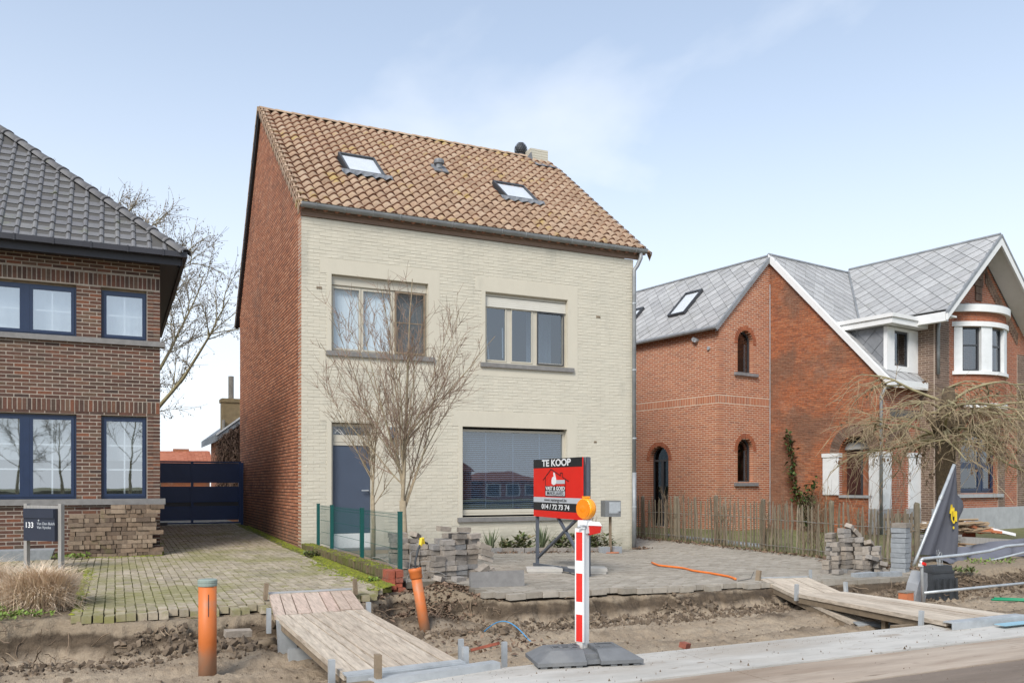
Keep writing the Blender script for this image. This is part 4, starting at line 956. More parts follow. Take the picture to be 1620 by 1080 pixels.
# cut tiles along the hip
for r in range(int(hl/lca/fl_)):
    s = r*fl_; xh = ex-(s+fl_*.5)*lca
    c = math.floor((ex-.14-xh)/fw_); x0 = ex-.14-(c+1)*fw_+fw_/2
    xs0, xs1 = ex-s*lca, ex-(s+fl_)*lca
    for xa in (x0-.02, ):
        if xs0-xa > .02: tg.add([LF(xa, s-.02, .014), LF(xs0, s-.02, .014), LF(max(xs1, xa), s+fl_, -.01), LF(xa, s+fl_, -.01), LF(xa, s-.02, -.004), LF(xs0, s-.02, -.004)], [(0, 1, 2, 3), (4, 5, 1, 0)])
part('roof_tile', tg, M['tile_dark'], lr, kind='stuff')
hv = Vector((-1, 1, KL)); hn = hv.length; hv.normalize(); t = 0
while t < 4.9:
    a = Vector((ex+.03, ey-.0, ez+.0))+hv*t; part('hip_tile', halftile(a, a+hv*.42, .118, .098), M['ridge_dark'], lr, smooth=True)
    part('hip_collar', halftile(a-hv*.005, a+hv*.05, .128, .124), M['ridge_dark'], lr, smooth=True); t += .385

# ------------------------------------------------------------------ the blue gate between the houses
gy_ = 7.42
gate = thing('driveway_gate', 'dark blue steel gate of wide boards closing the passage between two houses', 'gate', (-1.1, gy_, .08))
fr = MB(); x0, x1 = -3.55, -.10
for x in (x0, -1.245, x1): fr.box(x-.03, x+.03, gy_-.04, gy_+.04, .10, 1.665)
for z in (.10, 1.63): fr.box(x0+.03, x1-.03, gy_-.035, gy_+.035, z, z+.04)
part('gate_frame', fr, M['gate'], gate); part('dark_gap_strip', MB().box(x0+.03, x1-.03, gy_+.025, gy_+.05, .53, .66), M['dark_metal'], gate)  # dark strip added behind the lower gap so that it reads dark
for a, b in ((x0+.03, -1.275), (-1.215, x1-.03)):
    for z0, z1 in ((.19, .545), (.64, 1.035), (1.13, 1.62)):
        part('board', MB().box(a, b, gy_-.012, gy_+.02, z0, z1), M['gate'], gate)
po = MB(); po.box(-.085, -.02, gy_-.06, gy_+.06, -.1, 1.64); part('post', po, M['gate'], gate)
ho = MB(); ho.box(-2.05, -1.82, gy_-.10, gy_-.042, .08, .15); part('drop_bolt', ho, M['dark_metal'], gate)

# outbuilding, chimney and red roof behind the gate
ob = thing('outbuilding', 'low outbuilding smothered in bare brown creeper behind the blue gate', 'outbuilding', (2, 16, 0))
b = MB(); b.box(.42, 4.5, 16.0, 20, -.5, 2.75); b.prism([(.42, 2.75), (4.5, 2.75), (4.5, 5.8)], lambda a, c, d: (a, d, c), 16.0, 16.1)
part('wall', b, M['brick_gable'], ob)
b = MB(); b.hexa([(.06, 15.8, 2.50), (.06, 15.8, 2.50), (.06, 21, 2.5), (.06, 21, 2.5), (4.6, 15.8, 5.75), (4.6, 15.8, 5.95), (4.6, 21, 5.95), (4.6, 21, 5.75)])
b = MB(); b.hexa([(.15, 15.8, 2.55), (.15, 21, 2.55), (4.6, 21, 6.0), (4.6, 15.8, 6.0), (.15, 15.8, 2.80), (.15, 21, 2.80), (4.6, 21, 6.25), (4.6, 15.8, 6.25)])
part('roof', b, M['greystone'], ob)
b = MB(); b.bar((.18, 15.78, 2.80), (2.6, 15.78, 4.66), .04, .05); part('roof_trim', b, M['white'], ob)
b = MB(); random.seed(11)
for i in range(2600):
    x = rnd(.22, 1.5); zmax = 2.6+(x-.1)*.76; z0 = rnd(.2, zmax); y = 15.97-abs(random.gauss(0, .16))
    p = Vector((x, y, z0)); P = [p]
    for k in range(3): p = p+Vector((rnd(-.09, .09), rnd(-.05, .05), rnd(-.16, .06))); P.append(p)
    b.tube(P, .012, 3, caps=False)
part('creeper', b, M['ivy_bare'], ob, kind='stuff')
cb = MB(); cb.box(.42, 1.03, 16.2, 16.7, 2.6, 4.12); cb.box(.38, 1.07, 16.16, 16.74, 3.98, 4.1)
cs = part('chimney', cb, M['yellow_brick'], ob)
part('flue_pipe', MB().tube([(.755, 16.45, 4.0), (.755, 16.45, 4.93)], .095, 12), M['concrete_pipe'], cs)
part('vent_pipe', MB().tube([(.46, 16.1, 2.6), (.46, 16.1, 3.35)], .05, 8), M['concrete_pipe'], cs)
rr = thing('distant_house', 'distant house with low orange red tiled roof seen over the blue gate', 'house', (1, 52, 0))
part('wall', MB().box(-12, 3.3, 50.5, 58, -.6, 2.2), M['brick_old'], rr)
g = MB(); g.hexa([(-12.3, 49.6, 2.0), (3.6, 49.6, 2.0), (3.6, 53.8, 3.45), (-12.3, 53.8, 3.1), (-12.3, 49.6, 2.1), (3.6, 49.6, 2.1), (3.6, 53.8, 3.62), (-12.3, 53.8, 3.25)])
rfo = part('roof', g, M['redroof'], rr)
g = MB()
for r in range(16):
    for c in range(60):
        x = 3.5-c*.27; t = r/16; y = 49.6+4.2*t; z = 2.1+(1.52-.0233*(3.6-x))*t
        g.hexa([(x-.26, y-.02, z+.01), (x, y-.02, z+.01), (x, y+.26, z+.09), (x-.26, y+.26, z+.09), (x-.26, y-.02, z+.045), (x, y-.02, z+.045), (x, y+.26, z+.115), (x-.26, y+.26, z+.115)])
part('roof_tile', g, M['redroof'], rfo, kind='stuff')
g = MB(); g.box(1.0, 2.1, 53.6, 54.4, 3.2, 3.75); g.box(-1.6, -.9, 53.5, 54.3, 3.0, 3.6); part('ridge_chimney', g, M['brick_old'], rfo)

# ------------------------------------------------------------------ the red brick villa and its annexe on the right
EX, EY, TH = 12.175, 3.683, R(9.1)
def vthing(name, label, cat): return thing(name, label, cat, (EX, EY, 0), None, TH, True)
annex = vthing('house_annexe', 'new orange red brick annexe with arched windows and pale slate roof', 'house')
def AF(u, d, z): return (u, -d, z)
def AL(u, d, z): return (-d, u, z)
E2, A2, U2 = 5.54, 7.70, 2.165
af_open = [dict(u0=.77, u1=1.43, z0=4.25, z1=5.46, arch=1), dict(u0=.77, u1=1.43, z0=1.13, z1=2.40, arch=1)]
w = brick_wall(annex, AF, -.6, A2-.12, lambda z: [(.008 if z < E2 else (z-E2)/1.0+.008, U2)] if (z-E2) < U2-.05 else [], af_open, .0605, .215, .016, .002, .22, M['mortar_new'], M['brick_new'], jit=.001, skip=((3.35, 3.57),))
soldiers(w, AF, .0, U2, 3.352, 3.568, .066, M['brick_new'], proud=.003, joint=.017)
w2 = brick_wall(annex, AL, -.6, E2-.02, lambda z: [(0, 7)], [dict(u0=1.95, u1=2.75, z0=-.15, z1=2.23, arch=1)], .0605, .215, .016, .002, .22, M['mortar_new'], M['brick_new'], jit=.001, skip=((3.35, 3.57),))
soldiers(w2, AL, .0, 7, 3.352, 3.568, .066, M['brick_new'], proud=.003, joint=.017)
for cz in (5.46-.33, 2.40-.33): voussoirs(w, AF, 1.10, cz, .335, .46, 17, M['brick_villa'], -.15, math.pi+.15, .010)
voussoirs(w2, AL, 2.35, 2.23-.4, .405, .53, 19, M['brick_villa'], -.1, math.pi+.1, .010)
def arch_window(w, F, u0, u1, z0, z1, d, fw, mat, gmat, rise=None, split=0, transom=None):
    """arched window: frame members follow the arch; r is the half width unless a flatter rise is asked for"""
    c, r = (u0+u1)/2, (u1-u0)/2; zs = z1-r; n = 14
    def ring(rr): return [(c+rr*math.cos(a), zs+rr*math.sin(a)) for a in np.linspace(0, math.pi, n)]
    out, inn = [(u1, z0)]+ring(r)+[(u0, z0)], [(u1-fw, z0+fw)]+ring(r-fw)+[(u0+fw, z0+fw)]
    g = MB(); k = len(out)
    for i in range(k):
        j = (i+1) % k
        g.prism([inn[i], out[i], out[j], inn[j]], lambda a, b, dd: F(a, dd, b), d-.06, d)
    f = part('window', g, mat, w)
    part('pane', MB().prism(list(inn), lambda a, b, dd: F(a, dd, b), d-.034, d-.024), gmat, f)
    if transom: part('transom', MB().fbox(F, u0+fw, u1-fw, d-.055, d+.008, transom-.03, transom+.03), mat, f)
    return f
for z0, z1 in ((4.25, 5.46), (1.13, 2.40)):
    f = arch_window(annex, AF, .775, 1.425, z0+.005, z1-.005, -.13, .05, M['dark_metal'], M['glass_dark'])
    part('inner_reveal', MB().fbox(AF, 1.30, 1.33, -.24, -.20, z0+.05, z1-.35), M['white'], f)
    part('window_sill', MB().fbox(AF, .62, 1.59, -.1, .07, z0-.09, z0), M['zinc'], annex)
f = arch_window(annex, AL, 1.955, 2.745, -.15, 2.225, -.15, .055, M['dark_metal'], M['glass_dark'], transom=1.80)
part('door_stile', MB().fbox(AL, 2.30, 2.40, -.2, -.14, -.1, 1.77), M['dark_metal'], f)
b = MB(); b.box(U2-.2, U2-.01, .23, 7, -.5, 5.5); b.box(.0, U2-.2, 6.8, 7, -.5, 5.5); b.box(.23, U2-.2, .23, 6.8, 2.9, 3.1); b.box(.23, U2-.2, .23, 6.8, -.3, -.2); b.box(.23, U2-.2, 1.6, 1.7, -.2, 5.5)
part('interior', b, M['interior'], annex)
part('corner_pipe', MB().tube([(U2-.04, -.035, -.2), (U2-.04, -.035, 6.9)], .014, 8), M['galv'], annex)
for x, z in ((1.55, 5.18), (1.62, 5.22), (1.1, 4.90)):
    part('wall_vent', MB().tube([(-.10 if z > 5 else -.05, x-.75, z), (.02, x-.75, z)], .062 if z > 5 else .05, 10), M['galv'], annex)
def slate_plane(par, P0, ux, uy, poly, sz, nparts, mat, nz, name='slate', lift=.012):
    """diamond slates with real overlap, clipped to the outline of the roof plane"""
    P0, ux, uy, nz = Vector(P0), Vector(ux), Vector(uy), Vector(nz)
    H = sz*.7071; xs_ = [p[0] for p in poly]; ys_ = [p[1] for p in poly]
    full = None; g = MB(); cnt = 0
    rot = Matrix((ux, uy, nz)).transposed()
    j = int(math.floor(min(ys_)/H))-1
    dm = [(0, -H), (H, 0), (0, H), (-H, 0)]
    sh = .94
    me = None
    while j*H < max(ys_)+H:
        i = int(math.floor(min(xs_)/(2*H)))-1
        while i*2*H < max(xs_)+2*H:
            c = (i*2*H+(H if j % 2 else 0), j*H)
            D = [(c[0]+a*.975, c[1]+b*.975) for a, b in dm]
            K = clip_poly(D, poly)
            if len(K) > 2:
                hh = lambda p: lift-(p[1]-c[1])/H*lift*.75
                whole = len(K) == 4 and all(min((p[0]-q[0])**2+(p[1]-q[1])**2 for q in D) < 1e-8 for p in K)
                if whole and cnt < nparts:
                    if me is None:
                        q = MB(); top = [(a*.975, b*.975, -b/H*lift*.75) for a, b in dm]; bot = [(a, b, z-.008) for a, b, z in top]
                        q.add(top+bot, [(0, 1, 2, 3)]+[(4+k, 4+(k+1) % 4, (k+1) % 4, k) for k in range(4)])
                        me = q.mesh(name, mat)
                    pos = P0+ux*c[0]+uy*c[1]+nz*(lift+rnd(-.0015, .0015))
                    o = inst(name, me, par, pos, rot.to_euler()); cnt += 1
                else:
                    n = len(K); e = rnd(-.0015, .0015)
                    top = [P0+ux*p[0]+uy*p[1]+nz*(hh(p)+e) for p in K]; bot = [v-nz*.008 for v in top]
                    g.add(top+bot, [tuple(range(n))]+[(n+k, n+(k+1) % n, (k+1) % n, k) for k in range(n)])
            i += 1
        j += 1
    part(name, g, mat, par, kind='stuff')
s2 = math.sqrt(.5)
ru = MB(); ru.add([(-.12, -.04, E2-.10), (-.12, 7, E2-.10), (U2, 7, E2-.10+U2+.12), (U2, -.04, E2-.10+U2+.12)], [(0, 3, 2, 1)])
ar = part('roof', ru, M['lead'], annex)
Lr = (U2+.12)/s2
slate_plane(ar, (-.12, -.04, E2-.095), (0, -1, 0), (s2, 0, s2), [(-7.04, 0), (0, 0), (0, Lr), (-7.04, Lr)], .33, 150, M['slate'], (-s2, 0, s2))
g = MB(); g.hexa([(-.14, -.075, E2-.22), (U2, -.075, E2-.22+U2+.14), (U2, -.0, E2-.22+U2+.14), (-.14, -.0, E2-.22), (-.14, -.075, E2-.07), (U2, -.075, E2-.07+U2+.14), (U2, -.0, E2-.07+U2+.14), (-.14, -.0, E2-.07)])
part('verge_trim', g, M['zinc'], ar)
part('ridge_cap', MB().tube([(U2, -.05, E2+U2+.04), (U2, 7, E2+U2+.04)], .05, 8), M['zinc'], ar)
g = MB(); g.tube([(-.16, -.08, E2-.12), (-.16, 7, E2-.12)], .065, 10); part('gutter', g, M['zinc'], annex)
for (u0, u1, v0, v1) in ((.60, 1.40, 1.85, 2.55), (.75, 1.25, 4.28, 4.95)):
    s0, s1 = (u0+.12)/s2, (u1+.12)/s2
    def RF(v, s, h): return (-.12+s*s2-h*s2, v, E2-.095+s*s2+h*s2)
    g = MB(); fwd = .045
    def rb2(a, b, c, d, h0, h1): g.hexa([RF(a, c, h0), RF(b, c, h0), RF(b, d, h0), RF(a, d, h0), RF(a, c, h1), RF(b, c, h1), RF(b, d, h1), RF(a, d, h1)])
    rb2(v0, v0+fwd, s0, s1, 0, .11); rb2(v1-fwd, v1, s0, s1, 0, .11); rb2(v0+fwd, v1-fwd, s0, s0+fwd, 0, .105); rb2(v0+fwd, v1-fwd, s1-.07, s1, 0, .112)
    f = part('roof_window', g, M['dark_metal'], ar)
    g = MB(); rb2(v0+fwd-.003, v1-fwd+.003, s0+fwd-.003, s1-.068, .085, .097); part('pane', g, M['skylight'], f)
    g = MB(); rb2(v0+fwd-.003, v1-fwd+.003, s0+fwd-.003, s1-.075, .05, .06); part('sky_reflection_sheet', g, M['white'], f)  # white sheet again painted in place of reflected sky

villa = vthing('brick_villa', 'old red brick villa with round bow window, white trim and grey slate roof', 'house')
V0 = -3.537; VG = -3.94; VE = 3.93; KV = (A2-VE)/3.537
def VS(u, d, z): return (U2-d, u, z)                    # side wall, u runs back
def VF(u, d, z): return (u, V0-d, z)
def VGf(u, d, z): return (u, VG-d, z)
w = brick_wall(villa, VS, -.6, A2-.1, lambda z: [(V0+.008 if z < VE else V0+(z-VE)/KV+.02, -.002)] if z < A2-.12 else [], [dict(u0=-3.20, u1=-2.30, z0=.80, z1=2.37, arch=1)], .0605, .20, .012, .006, .35, M['mortar_old'], M['brick_old'], jit=.005)
voussoirs(w, VS, -2.75, 1.92, .46, .74, 25, M['brick_brown'], -.02, math.pi+.02, .016)
g = MB(); g.fbox(VS, -3.20, -2.30, -.6, -.36, .3, 2.5); part('porch_back', g, M['interior'], villa)
part('porch_door', MB().fbox(VS, -2.76, -2.33, -.345, -.30, .82, 2.0), M['maroon'], villa); part('porch_frame', MB().fbox(VS, -2.85, -2.762, -.345, -.27, .82, 2.0), M['dark_metal'], villa)
part('porch_lintel', MB().fbox(VS, -3.19, -2.31, -.33, -.22, 2.02, 2.2), M['stone'], villa)
part('porch_jamb', MB().fbox(VS, -3.2, -2.852, -.345, -.24, .80, 2.0), M['brick_old'], villa)
part('window_sill', MB().fbox(VS, -3.3, -2.31, -.3, .05, .73, .80), M['stone'], villa)
w = brick_wall(villa, VF, -.6, VE, lambda z: [(U2+.008, 3.90)], [dict(u0=2.53, u1=3.36, z0=-.4, z1=2.40, arch=1)], .0605, .205, .014, .003, .08, M['mortar_villa'], M['brick_villa'], jit=.001)
voussoirs(w, VF, 2.945, 1.985, .42, .66, 23, M['brick_brown'], -.02, math.pi+.02, .016)
brick_wall(villa, lambda u, d, z: (u, V0+.075-d, z), -.4, 2.6, lambda z: [(2.45, 3.45)], [], .0605, .205, .014, .003, .03, M['mortar_villa'], M['brick_villa'])
# whitewashed pillars at the porch corner
for name, mbx in (('pillar', MB().box(U2-.045, 2.53, V0-.045, V0+.34, .45, 1.92)), ('pillar', MB().box(3.36, 4.08, V0-.045, V0+.04, .45, 1.92)), ('pillar', MB().fbox(VS, -2.30, -1.81, -.12, .045, .80, 1.92))):
    part(name, mbx, M['white_pillar'], villa)
for cp in (MB().box(U2-.065, 2.55, V0-.065, V0+.36, 1.82, 1.925), MB().box(3.34, 4.10, V0-.065, V0+.05, 1.82, 1.925), MB().fbox(VS, -2.32, -1.79, -.1, .065, 1.82, 1.925)): part('pillar_cap', cp, M['white_pillar'], villa)
pp = MB().box(U2-.05, 2.54, V0-.05, V0+.35, -.6, .448); part('pillar_base', pp, M['stone'], villa)
pp = MB().box(3.35, 4.09, V0-.05, V0+.05, -.6, .448); part('pillar_base', pp, M['stone'], villa)
# gable bay
GA, GC, GB = 3.90, 6.15, 8.40
AP = 7.90; KG = .87
def gspan(z):
    zt = AP-.22-(GB-GC)*KG
    if z < zt: return [(GA+.008, 11.0)]
    h = (AP-.22-z)/KG; return [(GC-h, GC+h)] if h > .05 else []
w = brick_wall(villa, VGf, -.6, AP-.3, gspan, [dict(u0=5.20, u1=7.22, z0=.82, z1=2.58)], .0605, .205, .014, .003, .3, M['mortar_villa'], M['brick_villa'], jit=.001)
def seg(u, d, z): return VGf(u, d, z)
for a, b in ((GA, 4.62), (4.80, 5.19), (7.23, 7.62), (8.35, 9.2)):         # brown brick piers and window surround
    z0, z1 = (.44, 5.45) if a == GA else (.44, 4.9) if a > 8 else (.44, 2.0)
    q = MB(); z = z0; r = 0
    while z < z1:
        u = a-(r % 2)*.1
        while u < b:
            p, s_ = max(u, a)+.006, min(u+.2, b)-.006
            if s_-p > .02: q.fbox(VGf, p, s_, -.02, .022+rnd(-.002, .002), z+.006, z+.0545)
            u += .2
        z += .0605; r += 1
    part('brown_pier', q, M['brick_brown'], w, kind='stuff')
    part('pier_mortar', MB().fbox(VGf, a, b, -.02, .018, z0, z1), M['mortar_villa'], w)
# arched head of the ground floor window: flat-topped opening with elliptic ring
g = MB(); n = 27; cu, cz, ru_, rz_ = 6.21, 1.95, 1.01, .63
for i in range(n):
    a0, a1 = math.pi*(i+.07)/n, math.pi*(i+.93)/n
    P = [(cu+ru_*math.cos(a0), cz+rz_*math.sin(a0)), (cu+(ru_+.24)*math.cos(a0), cz+(rz_+.24)*math.sin(a0)), (cu+(ru_+.24)*math.cos(a1), cz+(rz_+.24)*math.sin(a1)), (cu+ru_*math.cos(a1), cz+rz_*math.sin(a1))]
    g.prism(P, lambda a, b, d: VGf(a, d, b), -.1, .024)
part('brick', g, M['brick_brown'], w, kind='stuff')
P = [(5.2, 1.95)]+[(cu+ru_*math.cos(a), cz+rz_*math.sin(a)) for a in np.linspace(math.pi, 0, 17)]+[(7.22, 1.95), (7.22, 2.58), (5.2, 2.58)]
g = MB()
arc = [(cu+ru_*math.cos(a), cz+rz_*math.sin(a)) for a in np.linspace(math.pi, 0, 17)]
for (p, q) in zip(arc[:-1], arc[1:]): g.prism([p, q, (q[0], 2.585), (p[0], 2.585)], lambda a, b, d: VGf(a, d, b), -.25, .004)
part('spandrel', g, M['brick_villa'], w)
f = frame4(villa, VGf, 5.205, 7.215, .83, 2.575, -.12, .07, M['blue'])
g = MB(); g.fbox(VGf, 5.27, 7.15, -.18, -.11, 1.60, 1.70); g.fbox(VGf, 6.42, 6.56, -.18, -.112, .90, 2.50); part('mullion', g, M['blue'], f)
casement(f, VGf, 5.275, 6.42, .90, 1.60, -.10, .07, M['blue'], M['glass_dark']); casement(f, VGf, 6.56, 7.145, .90, 1.60, -.10, .07, M['blue'], M['glass_dark'])
g = MB(); g.fbox(VGf, 5.27, 6.42, -.15, -.14, 1.70, 2.50); g.fbox(VGf, 6.56, 7.15, -.15, -.14, 1.70, 2.50); part('pane', g, M['glass_dark'], f)
g = MB()
for i in range(14): g.add([VGf(6.6, -.22, .95+i*.045), VGf(7.1, -.22, .95+i*.045), VGf(7.1, -.25, .975+i*.045), VGf(6.6, -.25, .975+i*.045)], [(0, 1, 2, 3)])
part('blind_slats', g, M['blind'], f, kind='stuff')
part('window_sill', MB().fbox(VGf, 5.02, 7.45, -.12, .07, .72, .82), M['stone'], villa)
# stone plinth of separate slabs
us = [GA-.03, 4.55, 5.15, 6.10, 7.20, 8.45, 9.6, 11.0]
for a, b in zip(us[:-1], us[1:]): part('plinth_slab', MB().fbox(VGf, a+.003, b-.003, -.05, .04, -.6, .44), M['stone'], villa)
brick_wall(villa, lambda u, d, z: (GA-d, u, z), -.55, 5.45, lambda z: [(VG+.012, V0+.9)], [], .0605, .2, .013, .003, .05, M['mortar_villa'], M['brick_brown'], jit=.001)
g = MB(); g.box(GB-.2, GB, VG+.3, 3, -.6, 5.5); part('side_return', g, M['brick_brown'], villa)
b = MB(); b.box(GA+.01, GB-.2, VG+1.7, VG+1.8, -.4, 5.4); b.box(U2+.36, GB-.2, VG+.36, 3.0, 2.85, 3.05); b.box(U2+.36, GB-.2, VG+.36, 3.0, -.4, -.3); b.box(U2+.3, GB, 2.9, 3.1, -.5, 5)
part('interior', b, M['interior'], villa)
# bow window on the first floor
bc = 6.15; hw, pr_ = 1.27, .56; Rb = (hw*hw+pr_*pr_)/(2*pr_); a_m = math.asin(hw/Rb)
def BF(u, d, z):        # u is the angle times the radius, from the left end
    a = -a_m+u/Rb; r = Rb+d; return (bc+r*math.sin(a), VG+(Rb-pr_)-r*math.cos(a), z)
BL = 2*a_m*Rb
lights = [(.22, .72), (1.10, 1.70), (BL-.72, BL-.22)]
w = brick_wall(villa, BF, 3.30, 5.95, lambda z: [(i*BL/16, (i+1)*BL/16+.0005) for i in range(16)], [dict(u0=.16, u1=BL-.16, z0=4.15, z1=5.36)], .0605, .17, .011, .006, .1, M['mortar_villa'], M['brick_villa'])
def bowband(u0, u1, d0, d1, z0, z1, n=18):
    g = MB()
    for i in range(n):
        a, b = u0+(u1-u0)*i/n, u0+(u1-u0)*(i+1)/n
        g.fbox(BF, a, b+.0004*(i % 2), d0, d1, z0, z1)
    return g
part('cornice', bowband(-.10, BL+.10, -.25, .12, 5.75, 5.94), M['white'], villa)
part('bow_roof', bowband(-.05, BL+.05, -.9, .10, 5.945, 5.965), M['zinc'], villa)
part('lintel_band', bowband(-.14, BL+.14, -.1, .075, 5.36, 5.49), M['white'], villa)
part('bow_sill', bowband(-.05, BL+.05, -.1, .07, 4.06, 4.15), M['white'], villa)
part('bow_base_band', bowband(.3, BL-.3, -.15, .05, 3.17, 3.30), M['white'], villa)
for a, b in ((.0, .21), (.73, 1.09), (1.71, 2.05 if BL-.73 > 2.05 else BL-.73), (BL-.21, BL)):
    if b > a: part('bow_pier', bowband(a, b, -.15, .03, 4.15, 5.36, 4), M['white_pillar'], villa)
for a, b in lights:
    f = part('window', bowband(a, a+.045, -.12, -.06, 4.16, 5.35, 1), M['dark_metal'], villa)
    g = bowband(b-.045, b, -.12, -.06, 4.16, 5.35, 1); g2 = bowband(a, b, -.12, -.065, 4.16, 4.21, 4); g3 = bowband(a, b, -.12, -.065, 5.30, 5.35, 4); g4 = bowband(a, b, -.12, -.065, 4.84, 4.88, 4)
    for q in (g2, g3, g4): g.add(q.v, q.f)
    part('sash', g, M['dark_metal'], f); part('pane', bowband(a+.01, b-.01, -.10, -.09, 4.17, 5.34, 4), M['glass_strong'], f)
# brown brick pendant and raking bands in the gable
g = MB()
for i in range(13):
    u = 5.70+i*.068; dz = .9 if 3 < i < 9 else (.45 if i in (3, 9) else .2)
    k = 0; z = 7.2
    while z > 7.2-dz: g.fbox(VGf, u+.005, u+.063, -.02, .04, z-.19, z-.006); z -= .2
for sg in (-1, 1):
    for i in range(26):
        t = i*.105
        for k in range(2):
            u = GC+sg*(.42+t*.755); z = 7.06-t*.66-k*.17
            if abs(u-GC) > 2.2: continue
            g.obox(VGf(u, .015, z), (.15, .07, .052), (0, sg*math.atan(KG)*1, 0)) if False else g.fbox(VGf, u-.05, u+.05, -.02, .04-.012*k, z-.16, z)
part('brick', g, M['brick_brown'], w, kind='stuff')
# roofs of the villa
kv = math.hypot(1, KV); vca, vsa = 1/kv, KV/kv
rv_ = MB(); zt = A2+.05
EU = -3.75
z_e = zt+KV*EU
rv_.add([(U2-.06, EU, z_e), (GC+.3, EU, z_e), (GC+.3, 0, zt), (U2-.06, 0, zt)], [(0, 1, 2, 3)])
rv_.add([(U2-.06, 0, zt), (9.5, 0, zt), (9.5, 3.8, zt-KV*3.8), (U2-.06, 3.8, zt-KV*3.8)], [(0, 1, 2, 3)])
vr = part('roof', rv_, M['lead'], villa)
Lv = 3.75/vca
lim = lambda s: 0
# front slope, cut along the valley with the gable roof
valley_u = lambda z: GC-(AP-z)/KG
top = (min(valley_u(zt), GC), Lv); zl = 5.60; s_l = (zl-z_e)/vsa
poly = [(U2-.06, 0), (GA+.1, 0), (top[0]+.05, Lv), (U2-.06, Lv)]
slate_plane(vr, (0, EU, z_e+.005), (1, 0, 0), (0, vca, vsa), poly, .33, 150, M['slate'], (0, -vsa, vca))
kg = math.hypot(1, KG); gca, gsa = 1/kg, KG/kg
VV = -4.55
Lg = 2.68/gca
gz0 = AP-2.68*KG
for sg in (-1, 1):
    g = MB(); P = [(GC+sg*2.68, VV, gz0), (GC, VV, AP), (GC, .6, AP), (GC+sg*2.68, .6, gz0)]
    g.add(P+[(x, y, z-.14) for x, y, z in P], [(0, 1, 2, 3), (7, 6, 5, 4), (0, 4, 5, 1)])
    gp = part('gable_roof', g, M['slate'] if sg < 0 else M['lead'], vr)
    part('soffit', MB().add([(GC+sg*2.66, VV+.03, gz0-.145+.02*KG), (GC, VV+.03, AP-.145), (GC, VG, AP-.145), (GC+sg*2.66, VG, gz0-.145+.02*KG)], [(0, 1, 2, 3)]), M['white'], vr)
# left gable slope: outline cut by the valley
vzy = lambda z: -(zt-z)/KV                 # where the main slope reaches height z
y_lo = vzy(gz0); 
polyg = [(VV, 0), (max(y_lo, VV), 0), (vzy(AP-.02), Lg), (VV, Lg)]
slate_plane(vr, (GC-2.68, 0, gz0+.006), (0, 1, 0), (gca, 0, gsa), [(p[0], p[1]) for p in polyg][::1], .42, 120, M['slate'], (-gsa, 0, gca)) if False else None
# (axes chosen so that the outline runs counter-clockwise seen from outside: along -y, up the slope)
polyg = [(-p[0], p[1]) for p in polyg][::-1]
slate_plane(vr, (GC-2.68, 0, gz0+.006), (0, -1, 0), (gca, 0, gsa), polyg, .35, 150, M['slate'], (-gsa, 0, gca))
vl = MB(); a = Vector((GC-2.68, vzy(gz0), gz0)); b_ = Vector((valley_u(zt), 0, zt)); vl.bar(a+Vector((0, -.02, .03)), b_+Vector((0, -.02, .03)), .12, .02, (0, -1, 1)); part('valley_strip', vl, M['zinc'], vr)
part('ridge_cap', MB().tube([(GC, VV, AP+.02), (GC, .1, AP+.02)], .05, 8), M['zinc'], vr)
part('ridge_cap', MB().tube([(U2-.06, 0, zt+.02), (GC, 0, zt+.02)], .05, 8), M['zinc'], vr)
for sg in (-1, 1):                          # white bargeboards
    g = MB(); x0, x1 = GC+sg*2.74, GC
    P = [(x0, gz0-.05-.06*KG), (x1, AP-.05), (x1, AP-.28), (x0, gz0-.22-.06*KG)]
    if sg > 0: P = P[::-1]
    g.prism(P, lambda a, c, d: (a, d, c), VV-.035, VV+.02); part('bargeboard', g, M['white'], villa)
    g = MB(); P = [(x0, gz0+.02-.06*KG), (x1, AP+.02), (x1, AP-.055), (x0, gz0-.055-.06*KG)]
    g.prism(P if sg < 0 else P[::-1], lambda a, c, d: (a, d, c), VV-.05, VV+.03); part('verge_trim', g, M['zinc'], villa)
part('eaves_board', MB().box(GC-2.76, GC-2.60, VV+.03, -2.0, gz0-.30, gz0-.06), M['white'], villa)
part('eaves_soffit', MB().box(GC-2.60, GA+.05, VV+.03, -2.6, gz0-.16, gz0-.12), M['white'], villa)
g = MB()                                     # side verge board of the old gable
P = [(EU-.03, z_e-.17), (EU-.03, z_e+.03), (0, zt+.03), (0, zt-.19)]
g.prism(P, lambda a, c, d: (U2+d, a, c), -.09, .02); part('verge_board', g, M['white'], villa)
# dormer
DU0, DU1, DV = 2.46, 3.92, -3.50
dr = MB(); dr.box(DU0, DU0+.34, DV, DV+.1, 4.06, 5.2); dr.box(DU1-.46, DU1, DV, DV+.1, 4.06, 5.2); dr.box(DU0+.34, DU1-.46, DV, DV+.1, 4.06, 4.2); dr.box(DU0+.34, DU1-.46, DV, DV+.1, 5.12, 5.2)
dm_ = part('dormer', dr, M['white'], villa)
ck = MB(); ck.prism([(DV+.1, 4.15), (DV+1.2, 5.2), (DV+.1, 5.2)], lambda a, c, d: (d, a, c), DU0+.01, DU0+.05); part('dormer_cheek', ck, M['slate_dark'], dm_)
slate_plane(dm_, (DU0+.009, DV+.1, 4.1), (0, -1, 0), (0, 0, 1), [(-1.15, 1.1), (0, .06), (0, 1.1)], .36, 20, M['slate_dark'], (-1, 0, 0))
rf_ = MB(); rf_.box(DU0-.22, DU1+.15, DV-.28, -2.1, 5.22, 5.37); rf_.box(DU0-.26, DU1+.19, DV-.32, -2.1, 5.372, 5.47)
part('dormer_roof', rf_, M['white'], dm_)
